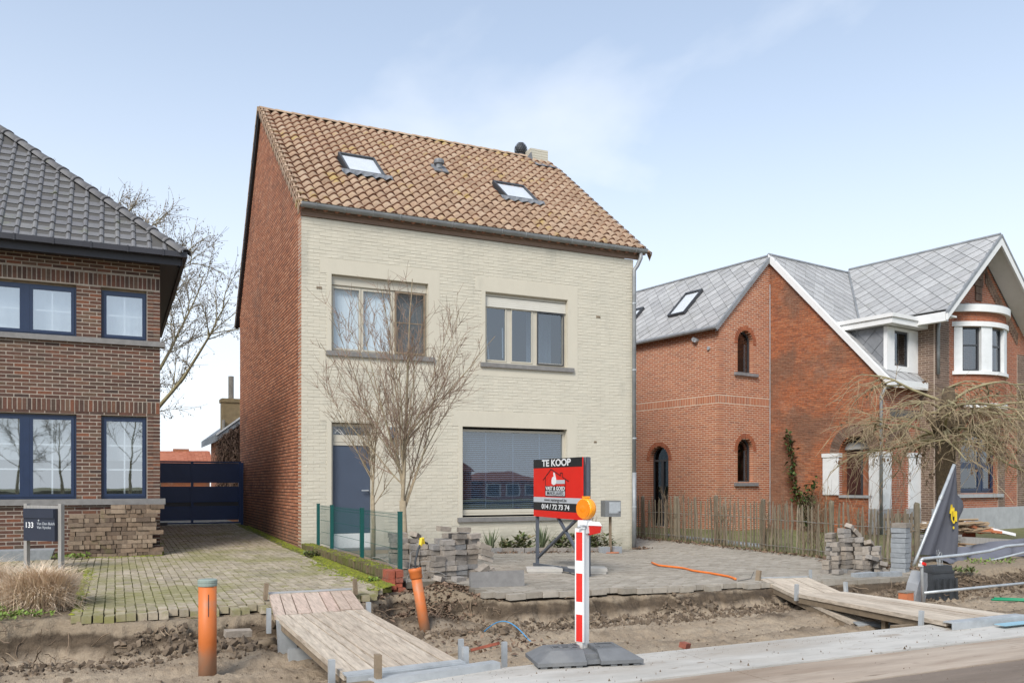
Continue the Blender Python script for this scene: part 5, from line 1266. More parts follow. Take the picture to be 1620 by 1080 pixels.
f = frame4(dm_, lambda u, d, z: (u, DV-d, z), DU0+.345, DU1-.465, 4.205, 5.115, -.04, .05, M['dark_metal'])
part('pane', MB().box(DU0+.39, DU1-.51, DV+.06, DV+.07, 4.25, 5.07), M['glass_dark'], f)
part('dormer_back', MB().box(DU0+.1, DU1-.1, DV+.8, DV+.85, 4.1, 5.2), M['interior'], dm_)
part('eaves_fascia', MB().box(U2-.10, GA-.1, EU-.09, EU-.01, z_e-.18, z_e+.02), M['white'], villa)
# downpipes
g = MB(); g.tube([(4.0, VG-.10, 5.42), (4.0, VG-.06, 5.2), (4.0, VG-.06, 4.0)], .045, 8); part('downpipe', g, M['zinc'], villa, smooth=True)
g = MB(); g.tube([(U2+.25, EU-.10, z_e-.1), (U2-.02, V0-.10, 3.55), (U2-.06, V0-.02, 3.35), (U2-.06, V0-.02, -.2)], .042, 8); part('downpipe', g, M['zinc'], villa, smooth=True)
# ------------------------------------------------------------------ planting strip, mossy low wall, mesh fence
bedx = MB()
for i in range(24):
    for j in range(12):
        x0, x1 = -9+i*.2375, -9+(i+1)*.2375; y0, y1 = -5.1+j*.26, -5.1+(j+1)*.26
        if i == 23: x1 = -3.30
        P = [(x0, y0), (x1, y0), (x1, y1), (x0, y1)]
        bedx.hexa([(p, q, -.5) for p, q in P]+[(p, q, -.115+.02*math.sin(p*7)*math.sin(q*5)) for p, q in P])
struct('planting_bed', bedx, M['soil'])
ms = MB(); random.seed(3)
def moss_strip(g, xa, xb, ya, yb_, n, hz=.012):
    for i in range(n):
        y = rnd(ya, yb_); x = rnd(xa(y), xb(y)); r = rnd(.012, .04); h = rnd(.3, 1)*hz; z = G(x, y)+.002
        if y < yb(x)+.08: continue
        k = 6; top = (x+rnd(-.3, .3)*r, y+rnd(-.3, .3)*r, z+h)
        ring = [(x+r*math.cos(a+rnd(-.3, .3))*rnd(.7, 1.2), y+r*math.sin(a)*rnd(.7, 1.2), z-.004) for a in [2*math.pi*q/k for q in range(k)]]
        g.add(ring+[top], [(q, (q+1) % k, k) for q in range(k)])
moss_strip(ms, lambda y: -.02-abs(random.gauss(0, .20)), lambda y: -.02, -6.1, -2.2, 2400)
moss_strip(ms, lambda y: -.02-abs(random.gauss(0, .11)), lambda y: -.01, -2.3, 6.5, 1500)
moss_strip(ms, lambda y: -2.31, lambda y: -2.31+abs(random.gauss(0, .08)), -.3, 5, 360); moss_strip(ms, lambda y: -3.35, lambda y: -3.33+abs(random.gauss(0, .06)), -6.4, -2, 200); moss_strip(ms, lambda y: -3.4, lambda y: -2.3, -.45, -.2, 260)
struct('moss', ms, M['moss'], 'stuff')
lw = thing('low_wall', 'low moss covered brick garden wall with a broken red end beside the driveway', 'wall', (.1, -2.6, -.1))
core = MB(); core.box(.012, .188, -5.0, -.012, -.6, .038); wcore = part('wall_core', core, M['joint'], lw)
um = unit(M['moss_brick'], 'brick'); y = -.02; k = 0
while y > -5.06:
    inst('brick', um, wcore, (.10+rnd(-.006, .006), y-.034, -.008+rnd(-.006, .006)), (rnd(-.03, .03), rnd(-.03, .03), rnd(-.04, .04)), (.205, .058, .105)); y -= .070
for r in range(3):
    z = -.095-r*.062; y = -.02-(r % 2)*.1
    while y > -5.0:
        inst('brick', um, wcore, (.10+rnd(-.006, .004), y-.1, z), (rnd(-.02, .02), rnd(-.02, .02), rnd(-.02, .02)), (.20, .192, .050)); y -= .205
mt = MB()                                    # moss cushions on the coping
for i in range(420):
    y = rnd(-5.0, -.03); x = rnd(.0, .2); r = rnd(.01, .03); z = .045
    ring = [(x+r*math.cos(a)*rnd(.7, 1.2), y+r*math.sin(a)*rnd(.7, 1.2), z-.006) for a in [2*math.pi*q/6 for q in range(6)]]
    mt.add(ring+[(x, y, z+rnd(.004, .016))], [(q, (q+1) % 6, 6) for q in range(6)])
part('moss', mt, M['moss'], lw, kind='stuff')
pr = [(.035, -5.17, .0, .09, .21, .10, 0), (.135, -5.18, .01, .09, .21, .085, .05), (.03, -5.18, -.085, .095, .21, .06, .05), (.14, -5.18, -.065, .09, .21, .055, -.04), (.035, -5.2, -.15, .10, .2, .055, .1), (.135, -5.17, -.13, .10, .2, .055, -.1), (.10, -5.15, -.20, .12, .2, .06, .25), (.165, -5.2, -.19, .09, .2, .06, .0), (.09, -5.15, -.27, .2, .2, .06, 0), (.12, -5.17, -.335, .19, .2, .06, .1), (.08, -5.18, -.40, .2, .2, .06, -.1)]
for (x, y, z, a, b, c, rz) in pr:
    inst('brick', unit(M['redbrick'], 'broken_brick'), wcore, (x, y, z), (rnd(-.05, .05), rnd(-.05, .05), rz), (a, b, c)).name = 'broken_brick'
fe = thing('mesh_fence', 'dark green wire mesh fence on four posts behind the mossy low wall', 'fence', (.14, -2.7, 0))
for y, zb in ((-.33, -.1), (-1.35, -.1), (-3.22, -.12), (-5.02, -.3)):
    g = MB(); g.box(.20, .25, y-.025, y+.025, zb, .745); fpst = part('post', g, M['green_post'], fe)
    g = MB(); g.box(.197, .253, y-.028, y+.028, .745, .757); part('post_cap', g, M['green_post'], fpst)
for ya, yb2 in ((-1.33, -.35), (-3.2, -1.37), (-5.0, -3.24)):
    g = MB(); n = int((yb2-ya)/.05)
    for i in range(n+1): y = ya+(yb2-ya)*i/n; g.tube([(.262, y, .06), (.262, y, .735)], .0026, 3, caps=False)
    for z in (.07, .27, .47, .67, .71):
        g.tube([(.266, ya, z), (.266, yb2, z)], .0034, 3, caps=False)
    part('mesh_panel', g, M['green_post'], fe, kind='stuff')

# ------------------------------------------------------------------ trees
def grow(g, p, d, L, r, seg, wob, up, rng):
    """one bending limb; returns its points and radii"""
    pts, rs = [p.copy()], [r]; q = p.copy(); dd = d.copy()
    for i in range(seg):
        dd = (dd+Vector((rng.gauss(0, wob), rng.gauss(0, wob), rng.gauss(0, wob)))+Vector((0, 0, up))).normalized()
        q = q+dd*(L/seg); pts.append(q.copy()); rs.append(r*(1-.80*(i+1)/seg))
    return pts, rs
def pick(pts, t):
    k = t*(len(pts)-1); i = min(int(k), len(pts)-2); f = k-i
    return pts[i].lerp(pts[i+1], f), (pts[i+1]-pts[i]).normalized()
def side_dir(d, ang, az):
    o = d.orthogonal().normalized(); o = Matrix.Rotation(az, 3, d) @ o
    return (d*math.cos(ang)+o*math.sin(ang)).normalized()
def young_tree(name, label, base, H, spread, nlead, seed, fork, group=None, crown_mat='twig_red', tr=.055, dens=1.0, lead=True):
    rng = random.Random(seed); base = Vector(base)
    t = thing(name, label, 'tree', base, group)
    g = MB(); tp = [base+Vector((0, 0, -.1)), base+Vector((.01, .0, fork*.5)), base+Vector((-.01, 0, fork))]
    g.tube(tp, [tr*1.15, tr, tr*.85], 8)
    top = tp[-1]
    limbs = MB(); tw = MB(); main = []
    if lead:
        pts, rs = grow(limbs, top, Vector((rng.gauss(0, .03), 0, 1)), H-fork, tr*.55, 12, .022, .05, rng); limbs.tube(pts, [max(r, .004) for r in rs], 6, caps=False); main.append((pts, rs, 1.0))
    for i in range(nlead):
        az = 2*math.pi*(i+rng.random()*.7)/nlead; inc = rng.uniform(.22, .85); s = rng.uniform(-.35, .55)*fork
        st = base+Vector((0, 0, fork*.82+(i/nlead)*1.05)); hl_ = H+base.z-st.z
        ln = hl_*rng.uniform(.72, 1.04)*(1-.12*inc)
        d = Vector((math.cos(az)*math.sin(inc)*spread, math.sin(az)*math.sin(inc)*spread, math.cos(inc))).normalized()
        pts, rs = grow(limbs, st, d, ln, tr*rng.uniform(.17, .28), 10, .04, .035, rng); limbs.tube(pts, [max(r, .0035) for r in rs], 5, caps=False); main.append((pts, rs, .85))
    for pts, rs, w_ in main:
        L = sum((pts[i+1]-pts[i]).length for i in range(len(pts)-1))
        for k in range(int(L*15*dens)):
            tt = rng.uniform(.08, .97); p, d = pick(pts, tt)
            ln = rng.uniform(.25, .95)*(1.1-.6*tt)*min(1, L/1.2)
            dd = side_dir(d, rng.uniform(.4, .8), rng.uniform(0, 6.28)); q, r2 = grow(tw, p, dd, ln, .0054*(1.15-.5*tt), 5, .07, .10, rng); tw.tube(q, [max(r, .0024) for r in r2], 3, caps=False)
            for m in range(rng.randint(2, 4)):
                p3, d3 = pick(q, rng.uniform(.2, .95)); q3, r3 = grow(tw, p3, side_dir(d3, rng.uniform(.4, .9), rng.uniform(0, 6.28)), ln*rng.uniform(.3, .7), .0042, 3, .08, .08, rng); tw.tube(q3, [max(r, .002) for r in r3], 3, caps=False)
    part('trunk', g, M['bark_young'], t, smooth=True); part('limbs', limbs, M['bark_young'], t, smooth=True); part('twigs', tw, M[crown_mat], t, kind='stuff')
    return t
young_tree('young_tree', 'bare young tree with one straight olive trunk and reddish twigs before the cream facade', (.55, -4.14, -.13), 4.05, 1.0, 19, 21, 1.0, tr=.052, dens=.5)
young_tree('young_tree', 'smaller bare twin stemmed tree close to the front door behind the mesh fence', (.72, -2.05, -.08), 2.75, .75, 11, 8, 1.0, tr=.036, dens=.6, crown_mat='twig_brown')
# big bare tree behind the dark brick house
def big_tree(name, label, base, H, R0, seed, nl, mats=('bark_pale', 'twig_bg'), group=None, zlow=.35, seeds=True, sc=1.0):
    rng = random.Random(seed); base = Vector(base); t = thing(name, label, 'tree', base, group)
    g = MB(); lim = MB(); tw = MB(); sd = MB()
    pts, rs = grow(g, base, Vector((0, 0, 1)), H*.92, R0, 10, .035, .06, rng); g.tube(pts, [max(r, .03) for r in rs], 9)
    L1 = []
    for i in range(nl):
        tt = zlow+(.97-zlow)*(i+.5)/nl; p, d = pick(pts, tt); az = 2.4*i+rng.gauss(0, .3)
        ln = H*(.50-.30*(tt-zlow)/(1-zlow))*rng.uniform(.85, 1.15); q, r2 = grow(lim, p, side_dir(d, rng.uniform(.75, 1.05), az), ln, R0*.26*(1.15-tt*.7), 8, .09, .055, rng)
        lim.tube(q, [max(r, .012) for r in r2], 6, caps=False); L1.append((q, ln))
    L2 = []
    for q, ln in L1:
        for k in range(int(2.2*ln)+2):
            p, d = pick(q, rng.uniform(.2, .98)); l2 = ln*rng.uniform(.22, .5); q2, r2 = grow(lim, p, side_dir(d, rng.uniform(.4, .9), rng.uniform(0, 6.28)), l2, .020*sc, 6, .12, .03, rng)
            lim.tube(q2, [max(r, .007) for r in r2], 4, caps=False); L2.append((q2, l2))
    for q, ln in L2:
        for k in range(int(17*sc)):
            p, d = pick(q, rng.uniform(.15, 1)); l3 = rng.uniform(.35, 1.0)*sc; q2, r2 = grow(tw, p, side_dir(d, rng.uniform(.3, .9), rng.uniform(0, 6.28)), l3, .009, 4, .16, -.03, rng)
            tw.tube(q2, [max(r, .0045) for r in r2], 3, caps=False)
            if seeds:
                for m in range(2):
                    c, _ = pick(q2, rng.uniform(.4, 1)); c = c+Vector((rng.gauss(0, .02), rng.gauss(0, .02), -.05)); s_ = .022
                    sd.add([c+Vector((s_, 0, 0)), c+Vector((-s_*.6, s_, 0)), c+Vector((-s_*.6, -s_, 0)), c+Vector((0, 0, -s_*1.6)), c+Vector((0, 0, s_))], [(0, 1, 4), (1, 2, 4), (2, 0, 4), (1, 0, 3), (2, 1, 3), (0, 2, 3)])
    part('trunk', g, M[mats[0]], t, smooth=True); part('limbs', lim, M[mats[0]], t, smooth=True); part('twigs', tw, M[mats[1]], t, kind='stuff')
    if seeds: part('seed_heads', sd, M[mats[1]], t, kind='stuff')
    return t
big_tree('plane_tree', 'tall bare tree with pale bark and hanging seed heads behind the dark brick house', (-1.85, 14.6, -.1), 10.2, .30, 5, 20, zlow=.26)

# weeping tree in front of the villa
def weeping_tree():
    rng = random.Random(12); base = Vector((13.5, -2.40, -.3)); t = thing('weeping_tree', 'weeping tree with thick mossy trunk and tangled drooping tan branches before the villa', 'tree', base)
    g = MB(); pts = [base, base+Vector((.03, 0, .9)), base+Vector((-.04, .0, 1.9)), base+Vector((.0, 0, 2.9)), base+Vector((.1, 0, 3.5))]
    g.tube(pts, [.25, .215, .20, .20, .10], 12)
    for i in range(7): a = i*.9; g.tube([base+Vector((.1*math.cos(a), .1*math.sin(a), 2.45)), base+Vector((.32*math.cos(a), .32*math.sin(a), 2.75+.1*math.sin(i))), base+Vector((.48*math.cos(a), .48*math.sin(a), 3.0))], [.11, .075, .04], 7)
    part('trunk', g, M['bark_old'], t, smooth=True)
    lim = MB(); tw = MB(); lv = MB()
    mains = []
    for i in range(21):
        az = 2*math.pi*i/21+rng.gauss(0, .2); rr = rng.uniform(1.0, 3.0); p = base+Vector((.15*math.cos(az), .15*math.sin(az), 2.2+rng.uniform(0, 1.25))); P = [p]
        v = Vector((math.cos(az), math.sin(az), rng.uniform(-.1, 1.3))).normalized()
        for k in range(12):
            v = (v+Vector((rng.gauss(0, .16), rng.gauss(0, .16), rng.gauss(-.10, .09)))).normalized(); v.z = max(v.z, -.55); p = p+v*rr/12; P.append(p)
        lim.tube(P, [.034*(1-.80*k/12)+.004 for k in range(13)], 5, caps=False); mains.append((P, rr))
        for m in range(3):
            q0, d0_ = pick(P, rng.uniform(.25, .8)); v = side_dir(d0_, rng.uniform(.5, 1.1), rng.uniform(0, 6.28)); v.z = abs(v.z)*.6; Q = [q0]; l2 = rng.uniform(.5, 1.3)
            for k in range(8): v = (v+Vector((rng.gauss(0, .15), rng.gauss(0, .15), rng.gauss(-.10, .08)))).normalized(); Q.append(Q[-1]+v*l2/8)
            lim.tube(Q, [.018*(1-.75*k/8)+.003 for k in range(9)], 4, caps=False); mains.append((Q, l2))
    for P, rr in mains:
        for k in range(int(5+rr*4)):
            p, d = pick(P, rng.uniform(.12, 1)); ln = rng.uniform(.3, 1.15); dd = side_dir(d, rng.uniform(.4, 1.3), rng.uniform(0, 6.28)); dd.z = dd.z*.5+.1
            q = [p.copy()]; v = dd.normalized(); dr = rng.uniform(.05, .30)
            for m in range(7):
                v = (v+Vector((rng.gauss(0, .15), rng.gauss(0, .15), -dr+rng.gauss(0, .06)))).normalized(); q.append(q[-1]+v*ln/7)
            tw.tube(q, [.0072*(1-.6*m/7) for m in range(8)], 3, caps=False)
            for j in range(2):
                p2, d2 = pick(q, rng.uniform(.15, .9)); v = side_dir(d2, rng.uniform(.4, 1.0), rng.uniform(0, 6.28)); q2 = [p2]
                for m in range(4): v = (v+Vector((rng.gauss(0, .16), rng.gauss(0, .16), -.12))).normalized(); q2.append(q2[-1]+v*ln*.11)
                tw.tube(q2, [.0055*(1-.5*m/4) for m in range(5)], 3, caps=False)
            if rng.random() < .16:
                c = q[-3]
                for m in range(5): o = Vector((rng.gauss(0, .05), rng.gauss(0, .05), rng.gauss(0, .05))); a = Vector((rng.gauss(0, .03), rng.gauss(0, .03), .03)); lv.add([c+o, c+o+a, c+o+a+Vector((.03, .01, -.04)), c+o+Vector((.03, -.01, -.05))], [(0, 1, 2, 3)])
    part('limbs', lim, M['bark_pale'], t, smooth=True); part('twigs', tw, M['twig_weep'], t, kind='stuff'); part('dead_leaf', lv, M['dead_leaf'], t, kind='stuff')
weeping_tree()

# evergreen climber and small shrubs
def leaf(g, c, d, up, L, Wd, curl=.2):
    d = d.normalized(); s = d.cross(up); s = s.normalized() if s.length > 1e-4 else Vector((1, 0, 0)); n = s.cross(d)
    g.add([c, c+d*L*.5+s*Wd/2+n*curl*L*.3, c+d*L, c+d*L*.5-s*Wd/2+n*curl*L*.3, c+d*L*.5+n*curl*L*.12], [(0, 1, 4), (1, 2, 4), (2, 3, 4), (3, 0, 4)])
def right_pt(u, v, z): return (EX+u*math.cos(TH)-v*math.sin(TH), EY+u*math.sin(TH)+v*math.cos(TH), z)
rng = random.Random(4)
cl0 = Vector(right_pt(2.04, -1.30, -.2)); t = thing('climber', 'dark evergreen climber against the old red brick side wall of the villa', 'climbing plant', cl0)
st = MB(); lf = MB()
for k in range(5):
    p = cl0+Vector((rng.gauss(0, .05), rng.gauss(0, .05), 0)); P = [p]; az = rng.uniform(2.6, 5.6); hgt = (2.75, 1.5, 1.3, 1.1, .9)[k]
    for m in range(10): p = p+Vector((rng.gauss(0, .02)-.012, (.055 if k == 0 else .06*math.cos(az))+rng.gauss(0, .025), hgt/10)); P.append(p)
    st.tube(P, [.02*(1-.08*m) for m in range(11)], 4, caps=False)
    for m in range(260 if k == 0 else 110):
        c, d = pick(P, rng.uniform(.12, 1)); c = c+Vector((rng.gauss(-.02, .05), rng.gauss(0, .06), rng.gauss(0, .05)))
        leaf(lf, c, Vector((rng.gauss(0, 1), rng.gauss(0, 1), rng.gauss(-.3, .6))), Vector((0, 0, 1)), rng.uniform(.09, .17), rng.uniform(.06, .10))
part('stems', st, M['twig_brown'], t); part('leaves', lf, M['leaf_ivy'], t, kind='stuff')
def scrub(base, h, n, seed, label, mat='twig_brown', sp=.4, name='bare_shrub', group=None):
    rng = random.Random(seed); b = Vector(base); t = thing(name, label, 'shrub', b, group); g = MB()
    for k in range(n):
        d = Vector((rng.gauss(0, sp), rng.gauss(0, sp), 1)).normalized(); ln = h*rng.uniform(.5, 1); q, r = grow(g, b+Vector((rng.gauss(0, .08), rng.gauss(0, .12), 0)), d, ln, .008, 6, .07, .02, rng); g.tube(q, [max(x, .003) for x in r], 3, caps=False)
        for m in range(7):
            p, dd = pick(q, rng.uniform(.3, 1)); q2, r2 = grow(g, p, side_dir(dd, rng.uniform(.3, .9), rng.uniform(0, 6.28)), ln*rng.uniform(.1, .35), .004, 4, .12, .02, rng); g.tube(q2, [max(x, .0025) for x in r2], 3, caps=False)
    part('stems', g, M[mat], t, kind='stuff'); return t
scrub(right_pt(1.75, -1.9, -.2), 1.3, 26, 3, 'tangled bare bush at the foot of the villa side wall beside the climber')
scrub((8.75, -4.9, -.24), 1.75, 7, 5, 'thin bare sapling standing by the end of the picket fence near the banner', 'twig_red', .12)
for i, (y, h, lab) in enumerate(((.8, 1.2, 'dead weed stalks rising behind the picket fence below the lower arched window'), (-.9, 1.25, 'dry weed stalks over the middle of the picket fence'), (-2.3, 1.05, 'thick dry weed clump leaning on the picket fence'), (-3.4, .95, 'brown weed stalks tangled in the near half of the picket fence'), (-4.6, .9, 'dry weed stalks behind the right hand paver pile'))):
    scrub((8.62, y, -.2), h, 22, 30+i, lab, 'twig_brown', .17, 'dry_weeds', 'dry weeds along the picket fence')

# ------------------------------------------------------------------ picket fence
pf = thing('picket_fence', 'weathered split chestnut picket fence strung on wire along the court', 'fence', (8.5, -1.8, -.2))
random.seed(17); y = 2.75
pk = []
for v in range(3):
    g = MB(); w = .034; d = .016; z = 0; P = []
    lv = [(-.05, 1.0), (.3, .97+.04*v), (.62, 1.03), (.90, .9), (.97, .45), (1.0, .12)]
    off = [0, .008*(v-1), -.006*v, .004, 0, 0]
    vs = []
    for (zz, ww), o in zip(lv, off): vs += [(-d/2, -w/2*ww+o, zz), (d/2, -w/2*ww+o, zz), (d/2*1.2, w/2*ww+o, zz), (-d/2, w/2*ww+o, zz)]
    fs = []
    for i in range(len(lv)-1):
        for j in range(4): a = 4*i+j; b = 4*i+(j+1) % 4; fs.append((a, b, b+4, a+4))
    fs.append(tuple(range(4*len(lv)-4, 4*len(lv)))); g.add(vs, fs); pk.append(g.mesh('picket', M['picket']))
ptops = []
while y > -5.75:
    zb = float(np.interp(y, [-6.2, -4, -1, 3], [-.25, -.23, -.18, -.19])); h = rnd(.86, 1.0)
    if y < -4.8: h *= .94
    wsc = rnd(.65, 1.15)
    x = 8.5+rnd(-.012, .012)
    o = inst('picket', random.choice(pk), pf, (x, y, zb), (rnd(-.05, .05), rnd(-.04, .04), rnd(-.4, .4)), (1.2, wsc, h+.02)); y -= rnd(.078, .118)
wi = MB()
for z in (.12, .62):
    P = [(8.482+.006*math.sin(k*3), 2.75-8.5*k/60, float(np.interp(2.75-8.5*k/60, [-6.2, -4, -1, 3], [-.25, -.23, -.18, -.19]))+z+rnd(-.01, .01)) for k in range(61)]
    wi.tube(P, .004, 3, caps=False); wi.tube([(a+.034, b, c+.004) for a, b, c in P], .004, 3, caps=False)
part('wire', wi, M['wire'], pf)
for y, h in ((2.0, 1.0), (.68, 1.02), (-.75, 1.05), (-2.2, 1.0), (-3.95, 1.0), (-5.72, 1.0)):
    g = MB(); g.tube([(8.54, y, -.5), (8.54, y+.01, h-.2-.03), (8.545, y, h-.2)], [.048, .046, .036], 9); part('post', g, M['picket'], pf)
pg = thing('garden_fence', 'short pale picket fence in the front garden of the villa', 'fence', (13.3, -1.4, -.2))
gx_ = (12.77, -1.49, 0); hx_ = (13.85, -1.31, 0)
for i in range(8):
    t = i/7; p = Vector(gx_).lerp(Vector(hx_), t); part('picket', MB().box(p.x-.035, p.x+.035, p.y-.01, p.y+.01, -.2, .42+rnd(-.02, .02)), M['picket'], pg)
for z in (.02, .30): part('rail', MB().bar((gx_[0]-.1, gx_[1]+.03, z), (hx_[0]+.1, hx_[1]+.03, z), .03, .06), M['picket'], pg)
gp = MB(); gp.tube([(8.78, 1.4, -.13), (8.82, -1.95, -.18)], .062, 12); solo('drain_pipe', gp, M['grey_pipe'], 'grey plastic pipe lying on the grass behind the picket fence', 'pipe', (8.8, -.3, -.15), smooth=True)
g = MB()
for i in range(5200):
    x = rnd(8.6, 12.2); y = rnd(-5.5, 3.2); z = LZ(x, y)-.01; h = rnd(.03, .10); a = rnd(0, 6.28); w = .006
    lx_, ly_ = rnd(-.04, .04), rnd(-.04, .04)
    g.add([(x-w*math.cos(a), y-w*math.sin(a), z), (x+w*math.cos(a), y+w*math.sin(a), z), (x+lx_, y+ly_, z+h)], [(0, 1, 2)])
for i in range(1500):
    x = 8.42+abs(random.gauss(0, .10)); y = rnd(-6.2, 2.6); z = G(x, y); h = rnd(.03, .10); a = rnd(0, 6.28); w = .006
    g.add([(x-w*math.cos(a), y-w*math.sin(a), z), (x+w*math.cos(a), y+w*math.sin(a), z), (x+rnd(-.05, .03), y+rnd(-.04, .04), z+h)], [(0, 1, 2)])
struct('grass', g, M['grass'], 'stuff')
def leaf_litter(name, pts, mat, s0=.02, s1=.05):
    g = MB()
    for (x, y, z) in pts:
        s = rnd(s0, s1); m = Euler((rnd(-.8, .8), rnd(-.8, .8), rnd(0, 6.28))).to_matrix(); c = Vector((x, y, z))
        g.add([c+m @ Vector(q) for q in ((-s, 0, 0), (0, -s*.5, s*.15), (s, 0, .0), (0, s*.5, s*.15))], [(0, 1, 2), (0, 2, 3)])
    return g
L = []
for i in range(700): y = rnd(-6.3, 2.5); x = 8.36+random.gauss(0, .09); L.append((x, y, G(x, y)+rnd(.005, .04)))
for i in range(160): y = rnd(-6, -4.2); x = 8.1+random.gauss(0, .15); L.append((x, y, G(x, y)+rnd(.005, .03)))
struct('leaf_litter', leaf_litter('l', L, None), M['dead_leaf'], 'stuff')

# ------------------------------------------------------------------ plants along the facade
eb_ = thing('bed_edging', 'row of grey edging stones round the planting bed under the big window', 'edging', (4.2, -.92, -.2))
x = 2.55
while x < 5.9:
    part('edging_stone', MB().obox((x+.11, -.93+rnd(-.01, .01), G(x, -.9)+.02), (.215, .07, .13), (0, rnd(-.03, .03), rnd(-.04, .04))), M['stackpaver'], eb_); x += .23
bs = MB(); bs.hexa([(2.5, -.9, -.6), (5.6, -.9, -.6), (5.6, -.02, -.6), (2.5, -.02, -.6), (2.5, -.9, -.135), (5.6, -.9, -.22), (5.6, -.02, -.21), (2.5, -.02, -.12)])
bs.hexa([(.25, -3.3, -.6), (.92, -3.3, -.6), (.92, -.4, -.6), (.25, -.4, -.6), (.25, -3.3, -.11), (.92, -3.3, -.12), (.92, -.4, -.09), (.25, -.4, -.08)])
bs.hexa([(1.55, -.95, -.6), (2.5, -.95, -.6), (2.5, -.02, -.6), (1.55, -.02, -.6), (1.55, -.95, -.10), (2.5, -.95, -.125), (2.5, -.02, -.12), (1.55, -.02, -.09)])
bs.hexa([(.92, -.95, -.6), (1.55, -.95, -.6), (1.55, -.36, -.6), (.92, -.36, -.6), (.92, -.95, -.10), (1.55, -.95, -.10), (1.55, -.36, -.09), (.92, -.36, -.08)])
struct('flower_bed', bs, M['soil'])
rng = random.Random(9)
def sword_plant(c, h, n, label):
    t = thing('sword_plant', label, 'plant', c, 'sword leaved plants in the bed'); g = MB(); c = Vector(c)
    for i in range(n):
        az = rng.uniform(0, 6.28); inc = rng.uniform(.05, .75); L = h*rng.uniform(.6, 1.0); d = Vector((math.cos(az)*math.sin(inc), math.sin(az)*math.sin(inc), math.cos(inc))); s = d.cross(Vector((0, 0, 1))).normalized(); w = .022
        b = c+Vector((rng.gauss(0, .02), rng.gauss(0, .02), 0)); m = b+d*L*.55; e = b+d*L-Vector((0, 0, .10*L*inc))
        g.add([b-s*w*.6, b+s*w*.6, m+s*w*.7, m-s*w*.7, e], [(0, 1, 2, 3), (3, 2, 4)])
    part('leaves', g, M['leaf_sword'], t, kind='stuff')
def leafy(c, h, n, label, mat='leaf_green', s=.135):
    t = thing('leafy_plant', label, 'plant', c, 'leafy plants in the bed'); g = MB(); c = Vector(c)
    for i in range(n):
        az = rng.uniform(0, 6.28); rr = abs(rng.gauss(0, h*.5)); p = c+Vector((math.cos(az)*rr, math.sin(az)*rr*.6, h*rng.uniform(.1, 1)*math.exp(-(rr/h)**2*.6)))
        leaf(g, p, Vector((math.cos(az)+rng.gauss(0, .4), math.sin(az)+rng.gauss(0, .4), rng.uniform(-.3, .7))), Vector((0, 0, 1)), rng.uniform(.6, 1.2)*s, rng.uniform(.4, .7)*s)
    part('leaves', g, M[mat], t, kind='stuff')
sword_plant((3.42, -.55, -.17), .52, 26, 'spiky plant beside the right hand end of the grey paver stack'); sword_plant((4.46, -.62, -.19), .60, 34, 'largest spiky plant left of the for sale board leg'); sword_plant((3.75, -.4, -.17), .35, 14, 'small spiky plant low against the facade under the window sill')
for (x, y, h, n, lab) in ((3.72, -.66, .22, 120, 'low yellowish leafy plant by the first edging stones'), (4.05, -.6, .32, 200, 'bushy leafy plant between the two spiky plants'), (4.85, -.62, .27, 170, 'leafy plant behind the left leg of the for sale board'), (5.25, -.6, .34, 210, 'leafy clump seen under the for sale board'), (5.6, -.65, .30, 160, 'leafy clump beside the warning beacon under the board'), (5.95, -.55, .28, 90, 'thin leafy plant left of the grey letterbox')):
    leafy((x, y, -.19), h, n, lab)
scrub((5.75, -.45, -.2), .85, 9, 44, 'thin dry stalks between the for sale board and the letterbox', 'twig_red', .2)
L = [(rnd(2.6, 6.0), rnd(-1.15, -.85), 0) for i in range(260)]; L = [(x, y, G(x, y)+rnd(.0, .03)) for x, y, z in L]+[(7.05+random.gauss(0, .12), -.14+random.gauss(0, .06), G(7, -.1)+rnd(0, .04)) for i in range(90)]
struct('leaf_litter', leaf_litter('l', L, None), M['dead_leaf'], 'stuff')

# ------------------------------------------------------------------ ornamental grass and weeds on the left
def grass_clump(c, r, h, n, label, seed):
    rng = random.Random(seed); t = thing('grass_clump', label, 'ornamental grass', c, 'dry grass clumps'); g = MB(); c = Vector(c)
    for i in range(n):
        az = rng.uniform(0, 6.28); inc = abs(rng.gauss(.15, .62)); L = h*rng.uniform(1.0, 1.75); b = c+Vector((rng.gauss(0, r*.30), rng.gauss(0, r*.30), 0))
        d = Vector((math.cos(az)*math.sin(inc), math.sin(az)*math.sin(inc), math.cos(inc))); s = Vector((-math.sin(az), math.cos(az), 0)); w = .0028
        p1 = b+d*L*.4; d2 = (d+Vector((math.cos(az), math.sin(az), -.5))*.45).normalized(); p2 = p1+d2*L*.35; d3 = (d2+Vector((math.cos(az)*.5, math.sin(az)*.5, -.9))*.55).normalized(); p3 = p2+d3*L*.35
        g.add([b-s*w, b+s*w, p1+s*w, p1-s*w, p2+s*w*.8, p2-s*w*.8, p3], [(0, 1, 2, 3), (3, 2, 4, 5), (5, 4, 6)])
    part('blades', g, M['tan_grass'], t, kind='stuff')
grass_clump((-3.66, -5.72, -.12), .34, .33, 4200, 'round tuft of dry tan ornamental grass in front of the letterbox post', 2)
grass_clump((-4.25, -5.2, -.12), .34, .36, 2800, 'dry tan grass tuft at the left edge cut by the frame', 6)
